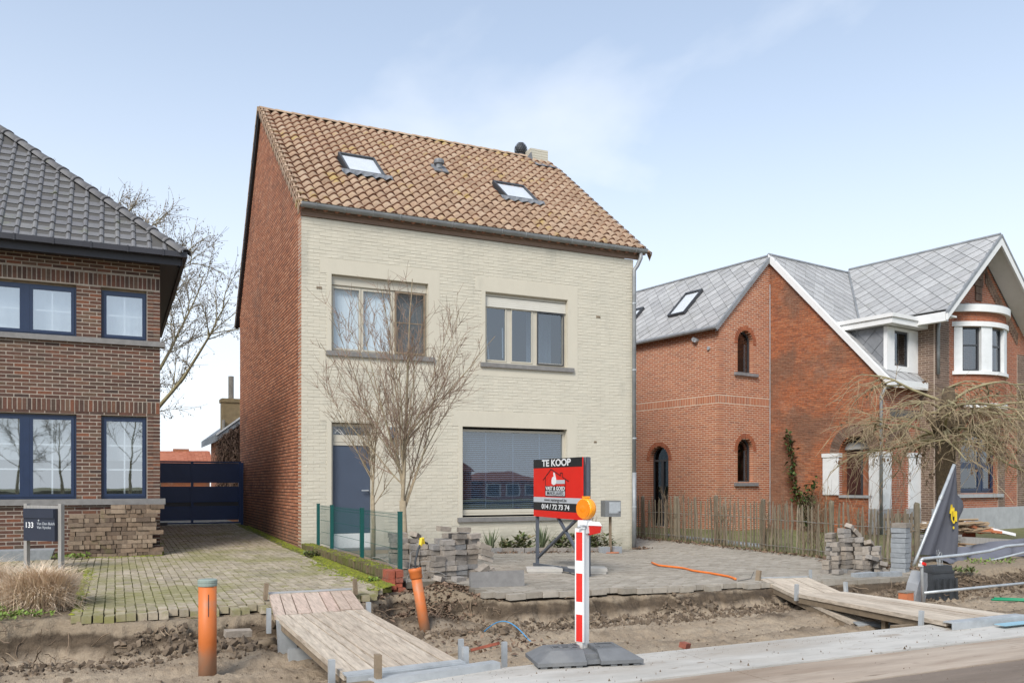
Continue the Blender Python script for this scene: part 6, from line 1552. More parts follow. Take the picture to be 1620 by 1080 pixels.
def weeds(c, r, n, label, mat='leaf_bright', s=.05, seed=1):
    rng = random.Random(seed); t = thing('weed_patch', label, 'weeds', c, 'green weeds'); g = MB(); c = Vector(c)
    for i in range(n):
        a = rng.uniform(0, 6.28); q = r*math.sqrt(rng.random()); p = c+Vector((math.cos(a)*q, math.sin(a)*q*.55, rng.uniform(0, .05)))
        leaf(g, p, Vector((rng.gauss(0, 1), rng.gauss(0, 1), rng.uniform(0, 1.1))), Vector((0, 0, 1)), s*rng.uniform(.6, 1.3), s*.5)
    part('leaves', g, M[mat], t, kind='stuff')
weeds((-4.0, -6.22, -.12), .5, 420, 'bright green weeds at the edge of the trench below the dry grass', seed=2); weeds((-4.3, -5.85, -.10), .4, 260, 'green weeds left of the round grass tuft', seed=3)
weeds((-3.62, -.55, -.04), .30, 150, 'low green weeds at the foot of the letterbox by the brick wall', s=.06, seed=4); weeds((-.14, -1.5, -.06), .13, 110, 'small leafy weed at the corner of the red brick side wall', 'leaf_green', .07, 5)
weeds((-.16, -5.05, -.11), .12, 40, 'single green weed by the broken end of the low wall', 'leaf_bright', .07, 6)
weeds((8.2, -6.75, -.2), .28, 110, 'green weeds on the bank behind the barrier post', 'leaf_green', .09, 7); weeds((9.6, -6.2, -.16), .5, 160, 'grass and weeds under the fallen grey banner', 'leaf_bright', .06, 8)

# letterbox with house number
lb = thing('letterbox', 'wide dark letterbox with number 133 between two silvered posts', 'letterbox', (-3.9, -2.15, -.1))
pA, pB = Vector((-4.09, -1.75, 0)), Vector((-3.65, -2.17, 0)); dv = (pB-pA).normalized(); nv = Vector((dv.y, -dv.x, 0)); ang = math.atan2(dv.y, dv.x)
for p in (pA, pB): part('post', MB().obox((p.x, p.y, .28), (.055, .055, 1.1), (0, 0, ang)), M['grey_wood'], lb)
mid = (pA+pB)/2; Lb = (pB-pA).length
part('body', MB().obox((mid.x, mid.y, .545), (Lb-.06, .16, .44), (0, 0, ang)), M['dark_board'], lb)
part('flap', MB().obox((mid.x+nv.x*.088, mid.y+nv.y*.088, .695), (Lb-.075, .012, .12), (0, 0, ang)), M['dark_board'], lb)
part('top_rail', MB().obox((mid.x, mid.y, .785), (Lb-.056, .05, .04), (0, 0, ang)), M['grey_wood'], lb)
part('lock', MB().lathe([(.012, 0), (.012, .006)], (mid.x+nv.x*.081, mid.y+nv.y*.081, .605), 10, Euler((R(90), 0, ang)).to_matrix()), M['galv'], lb)
def text_part(name, body, size, pos, rot, mat, parent, bold=.0, sx=1.0, align='LEFT', shear=0):
    cu = bpy.data.curves.new(name, 'FONT'); cu.body = body; cu.size = size; cu.offset = bold; cu.extrude = .0008; cu.align_x = align; cu.shear = shear
    o = bpy.data.objects.new('tmp_text', cu); link(o); dg = bpy.context.evaluated_depsgraph_get()
    me = bpy.data.meshes.new_from_object(o.evaluated_get(dg)); bpy.data.objects.remove(o); bpy.data.curves.remove(cu)
    me.name = name; me.materials.clear(); me.materials.append(mat)
    q = bpy.data.objects.new(name, me); link(q); q.parent = parent; q.location = Vector(pos)-ORG[parent.name]; q.rotation_euler = rot; q.scale = (sx, 1, 1); ORG[q.name] = ORG[parent.name]; return q
def lbp(s, z, o=.0815): p = pA+dv*s+nv*o; return (p.x, p.y, z)
text_part('house_number', '133', .105, lbp(.055, .505), (R(90), 0, ang), M['sign_white'], lb, .0012)
text_part('name_lettering', 'Van Den Bulck\nVan Vyncke', .052, lbp(.27, .545), (R(90), 0, ang), M['sign_grey'], lb)
# stack of old paving bricks in front of the wall
sp = thing('paver_stack', 'long low stack of brown used paving bricks against the dark brick house', 'brick stack', (-3.05, -.25, -.06))
random.seed(23); z = -.06; um = unit(M['oldpaver'], 'brick'); r = 0
for r in range(12):
    x = -3.64+rnd(-.02, .02); x1 = -2.46; hh = .069
    if r >= 10: x = -3.2
    if r == 11: x = -3.05
    while x < x1:
        head = (r % 2 == 0) ^ (random.random() < .12); w = .075 if head else .212
        if r == 11 and random.random() < .15: x += w; continue
        inst('brick', um, sp, (x+w/2, -.255+rnd(-.018, .018), z+hh/2), (rnd(-.03, .03), rnd(-.02, .02), rnd(-.05, .05)), (w-.006, .20, hh-.005)); x += w
    z += hh
# stone trough seen behind the letterbox
g = MB(); g.hexa([(-4.9, -.52, -.12), (-3.9, -.52, -.12), (-3.9, -.2, -.12), (-4.9, -.2, -.12), (-4.95, -.56, .10), (-3.83, -.56, .10), (-3.83, -.16, .10), (-4.95, -.16, .10)])
solo('stone_trough', g, M['greystone'], 'grey stone trough at the foot of the dark brick wall', 'trough', (-4.4, -.35, -.12))

# ------------------------------------------------------------------ orange drain pipes, ramps, hoses
g = MB(); g.tube([(-2.30, -7.80, -.60), (-2.30, -7.80, .29)], .072, 20)
t = thing('drain_pipe', 'upright orange drain pipe with a grey cap in the trench', 'pipe', (-2.30, -7.80, -.46), 'orange drain pipes in the trench')
part('pipe', g, M['orange_pipe'], t, smooth=True); part('cap', MB().lathe([(.076, .262), (.078, .268), (.078, .283), (.074, .287), (.078, .291), (.078, .312), (.07, .318)], (-2.30, -7.80, 0), 20), M['cap'], t)
g = MB(); g.tube([(-2.2995, -7.8725, .20), (-2.2995, -7.8725, .02)], .003, 4); part('print', g, M['dark_board'], t)
A, B = Vector((-.02, -6.76, -.62)), Vector((-.132, -6.67, .19)); t = thing('drain_pipe', 'leaning orange drain pipe with black cable coming out of its collar', 'pipe', (A.x, A.y, -.46), 'orange drain pipes in the trench')
dvp = (B-A).normalized(); rotm = dvp.to_track_quat('Z', 'Y').to_matrix(); g = MB(); g.tube([A, B], .056, 18); part('pipe', g, M['orange_pipe'], t, smooth=True)
part('collar', MB().lathe([(.058, -.09), (.066, -.075), (.066, -.02), (.070, -.015), (.070, .02), (.064, .025), (.064, 0), (.05, -.05)], B, 18, rotm), M['orange_pipe'], t, smooth=True)
g = MB(); g.tube([B-dvp*.1, B+Vector((0, 0, .09)), B+Vector((.05, .05, .22)), B+Vector((.11, .1, .30)), B+Vector((.18, .12, .27))], .012, 6); cab = part('cable', g, M['black_plastic'], t, smooth=True)
g = MB(); g.tube([B+Vector((.085, .08, .25)), B+Vector((.10, .09, .33)), B+Vector((.115, .10, .33)), B+Vector((.13, .11, .27))], .02, 6); part('yellow_tag', g, M['yellow'], cab)

def ramp_panel(name, label, tl_, tr_, br_, bl_, n, mat, th=.042, angle_low=True, angle_up=False, group='plank ramps over the trench'):
    """a deck of planks from its upper edge (tl-tr) to its lower edge (bl-br), on two bearers, with steel angles at its ends"""
    P = [Vector(q) for q in (tl_, tr_, br_, bl_)]; c = sum(P, Vector())/4; t = thing(name, label, 'ramp', c, group)
    nrm = (P[1]-P[0]).cross(P[3]-P[0]).normalized(); nrm = -nrm if nrm.z < 0 else nrm
    ws = [rnd(.75, 1.25) for i in range(n)]; tot = sum(ws); a = 0
    for i in range(n):
        s0, s1 = a/tot+.006, (a+ws[i])/tot-.006; a += ws[i]; e = rnd(-.004, .004); e2 = rnd(-.01, .01); j = rnd(-.012, .012)
        d = (P[3]-P[0]).normalized()
        q = [P[0].lerp(P[1], s0)+d*j, P[0].lerp(P[1], s1)+d*j, P[3].lerp(P[2], s1)+d*j, P[3].lerp(P[2], s0)+d*j]
        q = [v+nrm*(e if k < 2 else e2*.6) for k, v in enumerate(q)]
        part('plank', MB().hexa([v-nrm*th for v in (q[3], q[2], q[1], q[0])]+[q[3], q[2], q[1], q[0]]), M[mat], t)
    for f in (.06, .94):
        a_, b_ = P[0].lerp(P[1], f), P[3].lerp(P[2], f); part('bearer', MB().bar(a_-nrm*(th+.035), b_-nrm*(th+.035), .06, .065, nrm), M['timber'], t)
    if angle_low:
        d = (P[3]-P[0]).normalized(); part('steel_angle', MB().bar(P[3]+d*.04+nrm*.006, P[2]+d*.04+nrm*.006, .10, .012, nrm), M['galv'], t); part('steel_lip', MB().bar(P[3]+d*.095-nrm*.03, P[2]+d*.095-nrm*.03, .012, .07, nrm), M['galv'], t)
    if angle_up:
        d = (P[0]-P[3]).normalized(); part('steel_angle', MB().bar(P[0]+d*.01+nrm*.008, P[1]+d*.01+nrm*.008, .045, .012, nrm), M['galv'], t)
    return t, nrm
random.seed(31)
t, n_ = ramp_panel('plank_ramp', 'short upper panel of reddish planks resting on the mossy driveway edge', (-1.555, -6.20, -.035), (-.69, -6.20, -.035), (-.80, -7.13, -.105), (-1.66, -7.16, -.105), 7, 'plank_pink', angle_low=False, angle_up=True)
for x in (-1.59, -.66): part('end_stake', MB().obox((x, -6.24, .0), (.035, .05, .17), (rnd(-.1, .1), rnd(-.1, .1), .1)), M['timber'], t)
for x in (-1.70, -.755): part('steel_stake', MB().box(x-.02, x+.02, -7.13, -7.085, -.28, -.05), M['galv'], t)
t, n_ = ramp_panel('plank_ramp', 'long lower panel of pale weathered planks sloping down to the kerb left of the beacon', (-1.655, -7.18, -.11), (-.805, -7.15, -.11), (-.66, -9.30, -.215), (-1.56, -9.36, -.215), 8, 'plank')
for x, y in ((-1.62, -9.28), (-.60, -9.24)): part('steel_stake', MB().box(x-.022, x+.022, y-.02, y+.02, -.42, -.125), M['galv'], t)
g = MB(); g.box(-1.60, -1.15, -7.56, -7.50, -.47, -.36); g.hexa([(-1.64, -7.34, -.5), (-1.46, -7.34, -.5), (-1.46, -7.26, -.5), (-1.64, -7.26, -.5), (-1.66, -7.34, -.14), (-1.54, -7.34, -.14), (-1.54, -7.26, -.14), (-1.66, -7.26, -.14)])
part('support', g, M['galv'], t)
g = MB(); g.bar((-1.43, -9.62, -.235), (-.43, -9.44, -.235), .10, .05); t = solo('steel_beam', g, M['galv'], 'galvanised steel beam lying on the kerb at the foot of the left ramp', 'beam', (-.9, -9.5, -.26))
g = MB(); g.box(-1.40, -1.36, -9.63, -9.57, -.3, -.05); g.box(-1.75, -1.4, -9.66, -9.6, -.3, -.22); solo('timber_stake', g, M['timber'], 'short wooden stake and batten at the lower left corner of the left ramp', 'stake', (-1.5, -9.6, -.28))
for x, y in ((-.50, -8.9), (-.24, -9.16)): solo('angle_stake', MB().box(x-.02, x+.02, y-.015, y+.015, -.47, -.13), M['galv'], 'galvanised stake left of the beacon, %s one' % ('farther' if y > -9 else 'nearer'), 'stake', (x, y, -.4), 'stakes by the left ramp')
g = MB(); g.bar((-.62, -8.32, -.42), (-.25, -9.05, -.165), .035, .02); t = thing('striped_lath', 'thin wooden lath with red painted end lying between the ramp and the beacon', 'lath', (-.4, -8.7, -.3)); part('lath', g, M['timber'], t); part('painted_end', MB().bar((-.37, -8.815, -.242), (-.247, -9.057, -.158), .038, .023), M['redbrick'], t)
t, n_ = ramp_panel('plank_ramp', 'right rear plank panel dropping from the court into the trench', (4.80, -6.33, -.165), (5.50, -6.50, -.165), (4.93, -8.60, -.42), (4.33, -8.34, -.42), 6, 'plank')
part('end_stake', MB().obox((4.77, -6.34, -.13), (.04, .06, .16), (0, .2, .3)), M['timber'], t); part('end_stake', MB().obox((5.53, -6.5, -.12), (.03, .03, .12)), M['galv'], t)
part('steel_rail', MB().bar((4.80, -6.30, -.155), (5.50, -6.47, -.155), .03, .014), M['hose_o'] if False else M['galv'], t)
t, n_ = ramp_panel('plank_ramp', 'right front plank panel laid over the rear one and down to the kerb', (4.55, -7.25, -.24), (5.24, -7.37, -.24), (5.14, -9.66, -.20), (4.10, -9.66, -.205), 6, 'plank')
for x, y in ((4.52, -7.3), (5.27, -7.36), (4.04, -9.45)): part('steel_stake', MB().obox((x, y, -.22), (.045, .035, .20), (rnd(-.1, .1), rnd(-.1, .1), .2)), M['galv'], t)
part('cross_beam', MB().bar((3.95, -9.2, -.34), (5.3, -9.3, -.34), .07, .09), M['timber'], t); part('prop', MB().box(4.36, 4.41, -8.75, -8.7, -.5, -.27), M['timber'], t)
g = MB(); g.bar((4.6, -9.86, -.235), (5.3, -9.86, -.235), .11, .008); solo('blue_shim', g, M['pale_blue'], 'flat pale blue plate under the foot of the right front ramp', 'plate', (4.95, -9.86, -.24))
P = [(4.93, -3.6), (4.78, -4.1), (4.80, -4.55), (4.70, -5.0), (4.74, -5.4), (4.60, -5.9), (4.45, -6.3)]
g = MB(); Pp = []
for i in range(len(P)-1):
    for k in range(5): t_ = k/5; x = P[i][0]+(P[i+1][0]-P[i][0])*t_; y = P[i][1]+(P[i+1][1]-P[i][1])*t_; Pp.append((x+.03*math.sin(y*5), y, G(x, y)+.018))
g.tube(Pp, .016, 7); solo('orange_conduit', g, M['hose_o'], 'orange flexible conduit lying across the grey court', 'conduit', (4.7, -5, -.2), smooth=True)
g = MB(); g.tube([(4.46, -6.3, -.18), (4.75, -6.22, -.17), (4.86, -6.15, -.09)], .004, 4); solo('wire_end', g, M['black_plastic'], 'thin dark wire at the lower end of the orange conduit', 'wire', (4.5, -6.3, -.2))
g = MB(); g.tube([(.47+.29*k/16, -7.02-.6*k/16, -.47+.17*math.sin(math.pi*min(1, k/16*1.02+.0))) for k in range(17)], .006, 6); solo('blue_tube', g, M['hose_b'], 'thin blue plastic tube arching out of the trench soil', 'tube', (.6, -7.3, -.46), smooth=True)
solo('broken_brick', MB().obox((1.88, -8.62, -.42), (.11, .07, .05), (.2, .1, .5)), M['redbrick'], 'broken red brick lying on the trench floor right of the beacon', 'brick', (1.88, -8.62, -.45))
g = MB(); g.tube([(-2.05, -6.98, -.40), (-1.85, -7.04, -.415), (-1.62, -7.0, -.385)], [.05, .05, .048], 10); solo('old_pipe', g, M['timber'], 'short dark brown pipe in the spoil left of the ramp', 'pipe', (-1.8, -7, -.45), smooth=True)
solo('stone_block', MB().obox((-1.95, -6.92, -.29), (.24, .09, .06), (.1, .05, .1)), M['stackpaver'], 'single paver dropped on the rubble left of the ramp', 'paver', (-1.95, -6.92, -.3))
P = [(8.2, -8.1, -.44), (8.7, -8.25, -.445), (9.3, -8.5, -.44)]
g = MB(); g.tube([(7.45, -7.75, -.42), (7.9, -8.0, -.43), (8.35, -8.5, -.43)], .016, 6); g.tube([(7.6, -7.68, -.42), (8.1, -8.0, -.43), (8.5, -8.45, -.43)], .016, 6); solo('green_conduit', g, M['hose_g'], 'pair of green conduits lying in the trench at the right', 'conduit', (7.9, -8, -.44), smooth=True)

# ------------------------------------------------------------------ spoil, clods, roots, dead leaves in the trench
random.seed(41)
def clods(n, fx, fy, s0, s1):
    g = MB()
    for i in range(n):
        x, y = fx(), fy(); z = TZ(x, y); s = s0*(s1/s0)**(random.random()**2); m = Euler((rnd(0, 6), rnd(0, 6), rnd(0, 6))).to_matrix(); c = Vector((x, y, z+s*.25))
        V = [(1, 0, 0), (-1, 0, 0), (0, 1, 0), (0, -1, 0), (0, 0, 1), (0, 0, -1), (.6, .6, .5), (-.6, -.5, .6)]
        V = [c+m @ Vector((a*s*rnd(.6, 1.2), b*s*rnd(.6, 1.2), d_*s*rnd(.5, .9))) for a, b, d_ in V]
        g.add(V, [(0, 2, 6), (2, 4, 6), (4, 0, 6), (2, 1, 4), (1, 3, 7), (3, 4, 7), (4, 1, 7), (3, 0, 4), (2, 0, 5), (1, 2, 5), (3, 1, 5), (0, 3, 5)])
    return g
g = clods(9000, lambda: rnd(-5, 11), lambda: -6.78-abs(random.gauss(0, .22)), .006, .05)
q = clods(2600, lambda: rnd(-5, 9.5), lambda: rnd(-9.4, -6.9), .004, .018); g.add(q.v, q.f)
q = clods(420, lambda: random.gauss(-1.95, .28), lambda: random.gauss(-7.0, .14), .015, .075); g.add(q.v, q.f)
q = clods(500, lambda: random.gauss(.4, .5), lambda: random.gauss(-6.3, .25), .008, .03); g.add(q.v, q.f)
struct('soil_clods', g, M['clod'], 'stuff')
L = []
for i in range(1500): x, y = random.gauss(.42, .33), random.gauss(-5.92, .22); L.append((x, y, TZ(x, max(y, -9.4))+rnd(.0, .03)))
for i in range(150): x, y = random.gauss(.35, .3), random.gauss(-7.6, .25); L.append((x, y, TZ(x, y)+rnd(.0, .03)))
struct('leaf_litter', leaf_litter('l', L, None, .015, .045), M['dead_leaf'], 'stuff')
g = MB()
for i in range(420):
    x = random.choice([random.gauss(.45, .4), rnd(-5, -3.3), rnd(7.4, 12), rnd(-5, 12)]); y = yb(x)-rnd(.0, .45); z = TZ(x, y); p = Vector((x, y, z+.02)); P = [p]; v = Vector((rnd(-1, 1), -.5, rnd(-.6, .5)))
    for k in range(4): v = (v+Vector((rnd(-.7, .7), rnd(-.3, .2), rnd(-.7, .4)))).normalized(); p = p+v*rnd(.03, .09); P.append(p)
    g.tube(P, rnd(.002, .006), 3, caps=False)
struct('roots', g, M['root'], 'stuff')
g = MB()                                     # grit and crumbs of earth carried on to the kerb and the road edge
for i in range(1500):
    x = rnd(-3, 7); y = -9.46-abs(random.gauss(0, .13)) if i % 3 else rnd(-11.4, -9.5); z = -.258 if y > -10.2 else -.277 if y > -10.82 else -.284
    s = rnd(.002, .006) if i % 12 else rnd(.007, .013); a_ = rnd(0, 6.28)
    P = [(x+s*math.cos(a_+k*2.1)*rnd(.7, 1.3), y+s*math.sin(a_+k*2.1)*rnd(.7, 1.3), z-.014) for k in range(3)]
    g.add(P+[(x, y, z+s*.8)], [(0, 1, 3), (1, 2, 3), (2, 0, 3)])
struct('grit', g, M['clod'], 'stuff')
rng = random.Random(77)
for i, (p, n, h, lab) in enumerate((((.34, -5.35, -.1), 6, .55, 'loose pale wires and dry stems by the last green fence post'), )):
    g = MB()
    for k in range(n):
        q = Vector(p)+Vector((rng.gauss(0, .08), rng.gauss(0, .1), 0)); P = [q]; v = Vector((rng.gauss(0, .3), rng.gauss(0, .2), 1))
        for m in range(8): v = (v+Vector((rng.gauss(0, .45), rng.gauss(0, .3), -.05*m))).normalized(); q = q+v*h/8; P.append(q)
        g.tube(P, .003, 4, caps=False)
    solo('dry_stems', g, M['grey_wood'], lab, 'stems', p)

# ------------------------------------------------------------------ paver piles
def pile(name, label, cells, mat, base, seed, tilt=.06, group='piles of loose pavers', bl=.165, bh=.066):
    random.seed(seed); t = thing(name, label, 'paver pile', base, group); um = unit(mat, 'brick')
    for (x, y, h, rz, dx) in cells:
        z = base[2]; k = 0; hh = bh
        while k < h:
            inst('brick', um, t, (x+rnd(-.012, .012)+dx*k, y+rnd(-.02, .02), z+hh/2), (rnd(-tilt, tilt), rnd(-tilt, tilt), rz+rnd(-.12, .12)), (bl, .106, hh-.004)); z += hh; k += 1
    return t
cells = []
random.seed(51)
for i in range(4):
    for j in range(3):
        x = .70+i*.165; y = -5.08+j*.16+.05*i
        h = [7, 8, 9, 9][i]-(2 if j == 0 and i in (0,) else 0)-(0 if j else random.choice((0, 0, 1)))
        cells.append((x, y, h, R(8)+rnd(-.1, .1), rnd(-.006, .006)))
for j in range(3):
    for i in range(2): cells.append((.50+i*.13-.08*j, -4.75+j*.2, 7+j, R(80), 0))
p1 = pile('paver_pile', 'tumbled pile of grey brown pavers between the young tree and the big window', cells, M['stackpaver'], (1.1, -4.95, -.14), 52, .09)
um = unit(M['stackpaver'], 'brick')
for (x, y, z, a, b, c) in ((1.32, -5.12, .30, .1, .35, .1), (1.33, -5.16, .22, .1, .30, .0), (1.34, -5.13, .14, .0, .28, .1), (1.19, -5.28, -.06, .2, -.55, .3), (1.22, -5.30, .02, .2, -.5, .2), (1.34, -5.2, -.03, .1, -.5, .1), (.85, -4.9, .52, .05, .1, .2), (1.15, -4.85, .50, 0, .02, -.1), (.60, -4.5, .42, .2, .3, .9), (.45, -4.55, .30, .4, .2, 1.2), (.42, -4.8, .06, .3, .2, .6), (.52, -4.95, -.05, .1, .4, .3), (.66, -5.25, -.08, .2, .2, .9), (.9, -5.3, -.09, .1, .1, .4)):
    inst('brick', um, p1, (x, y, z), (a, b, c), (.165, .106, .062))
solo('edging_slab', MB().obox((1.14, -5.93, -.035), (.68, .06, .19), (R(-6), 0, R(-4))), M['bluestone'], 'grey brown concrete edging slab standing on edge before the paver pile', 'slab', (1.14, -5.93, -.13))
cells = []
for (x, y, h) in ((6.62, -5.72, 3), (6.82, -5.72, 7), (6.86, -5.60, 9), (7.0, -5.75, 10), (7.02, -5.60, 10), (7.16, -5.80, 8), (7.10, -5.95, 3), (7.26, -5.9, 6), (7.26, -5.68, 9), (7.44, -5.92, 6), (7.45, -5.75, 7)): cells.append((x, y, h, R(rnd(10, 35)), rnd(-.008, .008)))
p2 = pile('paver_pile', 'leaning pile of used grey pavers in front of the picket fence', cells, M['stackpaver'], (7.0, -5.8, -.235), 61, .07, bl=.195)
for (x, y, z, a, b, c) in ((7.1, -5.72, .43, .3, .5, .4), (7.2, -5.72, .36, .3, .6, .2), (7.34, -5.85, .20, -.3, .3, .5), (7.24, -6.0, .0, .2, .2, .2), (6.6, -5.95, -.19, 0, .05, .4), (6.85, -6.02, -.20, .05, 0, .3), (7.4, -6.05, -.1, .2, .2, .9)):
    inst('brick', um, p2, (x, y, z), (a, b, c), (.19, .106, .062))
st_ = thing('paver_column', 'neat narrow column of blue grey pavers beside the leaning pile', 'paver pile', (7.78, -6.05, -.235), 'piles of loose pavers'); um2 = unit(M['greystone'], 'brick')
for k in range(10): inst('brick', um2 if k < 9 else um, st_, (7.78+rnd(-.012, .012), -6.05+rnd(-.012, .012), -.235+.035+k*.075), (0, rnd(-.02, .02), R(20)+rnd(-.08, .08)), (.215, .215, .070))
for (x, y, a, L_) in ((6.72, -6.32, .12, .42), (7.14, -6.40, -.15, .34)): solo('kerb_stone', MB().obox((x, y, -.205), (L_, .12, .075), (0, 0, a)), M['greystone'], 'grey kerb stone lying before the leaning paver pile, %s one' % ('left' if x < 7 else 'right'), 'kerb stone', (x, y, -.24), 'kerb stones by the right pile')

# ------------------------------------------------------------------ for sale board
sgn = thing('for_sale_board', 'red and black for sale board TE KOOP on a grey steel frame with concrete weights', 'sign', (2.75, -4.6, -.15))
a_, b_ = Vector((2.754, -3.72, 0)), Vector((2.669, -5.336, 0))
sd = (b_-a_).normalized(); Ls = (b_-a_).length; sn = Vector((sd.y, -sd.x, 0)); sa = math.atan2(sd.y, sd.x)
if sn.x > 0: sn = -sn
zt_, zb_ = 1.46, .615
def SP(s, z, o=0): p = a_+sd*s+sn*o; return (p.x, p.y, z)
def sbox(s0, s1, z0, z1, o0, o1):
    return MB().hexa([SP(s0, z0, o1), SP(s1, z0, o1), SP(s1, z0, o0), SP(s0, z0, o0), SP(s0, z1, o1), SP(s1, z1, o1), SP(s1, z1, o0), SP(s0, z1, o0)])
bd = part('board', sbox(0, Ls, zb_, zt_, 0, .018), M['sign_red'], sgn)
H_ = zt_-zb_
def zz(f): return zt_-H_*f
part('black_band', sbox(0, Ls, zz(.15), zz(0), .018, .020), M['sign_black'], bd); part('black_band', sbox(0, Ls, zz(.885), zz(.745), .018, .020), M['sign_black'], bd); part('grey_band', sbox(0, Ls, zz(.745), zz(.655), .018, .0195), M['sign_grey'], bd)
SR = (R(90), 0, sa)
def stext(name, body, size, s, f, mat, bold, sx, align='CENTER', o=.021): text_part(name, body, size, SP(s, zz(f), o), SR, mat, bd, bold, sx, align)
k_ = Ls/.86
stext('lettering', 'TE KOOP', .132, Ls*.49, .122, M['sign_white'], .0035, k_*.92)
stext('phone_number', '014 / 72 73 74', .098, Ls*.475, .855, M['sign_white'], .002, k_*.86)
stext('web_address', 'www.vastengoed.be', .062, Ls*.475, .722, M['sign_black'], .0006, k_*.80)
part('name_panel', sbox(Ls*.27, Ls*.68, zz(.545), zz(.462), .018, .0205), M['sign_black'], bd); part('name_panel', sbox(Ls*.27, Ls*.68, zz(.625), zz(.545), .018, .0205), M['sign_grey'], bd)
stext('lettering', 'VAST & GOED', .075, Ls*.475, .532, M['sign_white'], .0015, k_*.72, o=.0215); stext('lettering', 'MAKELAARS', .075, Ls*.475, .613, M['sign_black'], .0005, k_*.72, o=.0215)
ln = MB()
def sline(p, q, w=.011):
    A, B = Vector(SP(Ls*p[0], zz(p[1]), .021)), Vector(SP(Ls*q[0], zz(q[1]), .021)); ln.bar(A, B, .003, w, (0, 0, 1)) if False else None
    d = (B-A).normalized(); u = sn.cross(d).normalized()*w/2; e = sn*.002
    ln.hexa([A-u, B-u, B-u+e, A-u+e, A+u, B+u, B+u+e, A+u+e])
for p, q in (((.22, .36), (.39, .175)), ((.39, .175), (.585, .29)), ((.63, .315), (.75, .385)), ((.585, .295), (.585, .245)), ((.585, .245), (.625, .245)), ((.625, .245), (.625, .32)), ((.27, .32), (.27, .63)), ((.68, .35), (.68, .63)), ((.27, .63), (.68, .635))): sline(p, q)
part('house_outline', ln, M['sign_black'], bd)
hnd = MB()
def sprism(pts, o0, o1): hnd.prism(pts, lambda s, f, o: SP(Ls*s, zz(f), o), o0, o1)
sprism([(.405, .36), (.405, .42), (.44, .445), (.475, .44), (.50, .415), (.50, .35), (.485, .30), (.465, .235), (.445, .232), (.442, .265), (.45, .30), (.42, .315)], .0205, .024)
part('thumb_hand', hnd, M['sign_white'], bd)
part('sleeve', sbox(Ls*.50, Ls*.672, zz(.425), zz(.36), .018, .0225), M['sign_grey'], bd)
lg = MB()
for s in (.045, Ls-.06): lg.add(sbox(s-.02, s+.02, -.19, zt_, -.045, -.002).v, sbox(s-.02, s+.02, -.19, zt_, -.045, -.002).f)
fm = part('frame', lg, M['sign_steel'], sgn)
cr = MB()
cr.bar(SP(.08, .0, -.025), SP(Ls-.22, .63, -.025), .03, .04, sn); cr.bar(SP(Ls*.46, .63, -.03), SP(Ls-.06, .05, -.03), .03, .04, sn); part('cross_brace', cr, M['sign_steel'], fm)
# a second pair of posts behind, folded against the board's right end
c2 = Vector((2.78, -5.25, 0))
bk = MB()
for p in (Vector((2.735, -5.33, 0)), Vector((2.79, -5.25, 0)), Vector((2.85, -5.16, 0))): bk.box(p.x-.022, p.x+.022, p.y-.02, p.y+.02, -.18, zt_+.0)
part('rear_post', bk, M['sign_steel'], fm)
part('rear_board', MB().bar((2.775, -5.28, (zt_+zb_)/2), (2.84, -3.8, (zt_+zb_)/2), .012, H_), M['sign_white'], sgn)
ba = MB(); ba.bar((2.754, -3.70, -.115), (2.70, -5.10, -.09), .04, .05); ba.bar((2.70, -5.1, -.09), (2.68, -5.42, -.14), .04, .05); ba.bar((3.0, -4.2, -.14), (2.70, -5.38, -.15), .05, .05); ba.bar((2.754, -3.7, -.12), (3.05, -4.25, -.14), .04, .04); part('base_bar', ba, M['sign_steel'], fm)
for (x0, y0, x1, y1) in ((2.28, -4.42, 2.72, -4.60), (2.83, -4.64, 3.30, -4.84)):
    for k in range(2): part('concrete_weight', MB().bar((x0, y0+.02*k, -.155+.05*k), (x1+.02*k, y1, -.155+.05*k), .34, .046), M['kerb'], sgn)

# grey letterbox on a post
mb_ = thing('letterbox', 'grey metal letterbox on a thin wooden post between two grey blocks by the facade', 'letterbox', (5.66, -1.15, -.25))
part('post', MB().box(5.635, 5.675, -1.20, -1.16, -.3, .48), M['timber'], mb_)
g = MB(); g.obox((5.655, -1.2, .625), (.33, .20, .31), (0, 0, R(-6))); bdy = part('body', g, M['letterbox'], mb_)
g = MB(); g.obox((5.68, -1.305, .645), (.235, .010, .215), (0, 0, R(-6))); part('front_panel', g, M['galv'], bdy)
text_part('letterbox_number', '135', .045, (5.735, -1.318, .545), (R(90), 0, R(-6)), M['sign_black'], bdy, .001)
for x in (5.53, 5.80): solo('stone_block', MB().obox((x, -1.17, -.19), (.16, .16, .16), (0, 0, rnd(-.1, .1))), M['greystone'], 'grey block to the %s of the letterbox post' % ('left' if x < 5.6 else 'right'), 'block', (x, -1.17, -.26), 'blocks at the letterbox post')
solo('terracotta_saucer', MB().lathe([(.13, -.25), (.15, -.215), (.13, -.21)], (5.66, -1.22, 0), 16), M['terracotta'], 'flat terracotta saucer under the letterbox post', 'saucer', (5.66, -1.22, -.25))

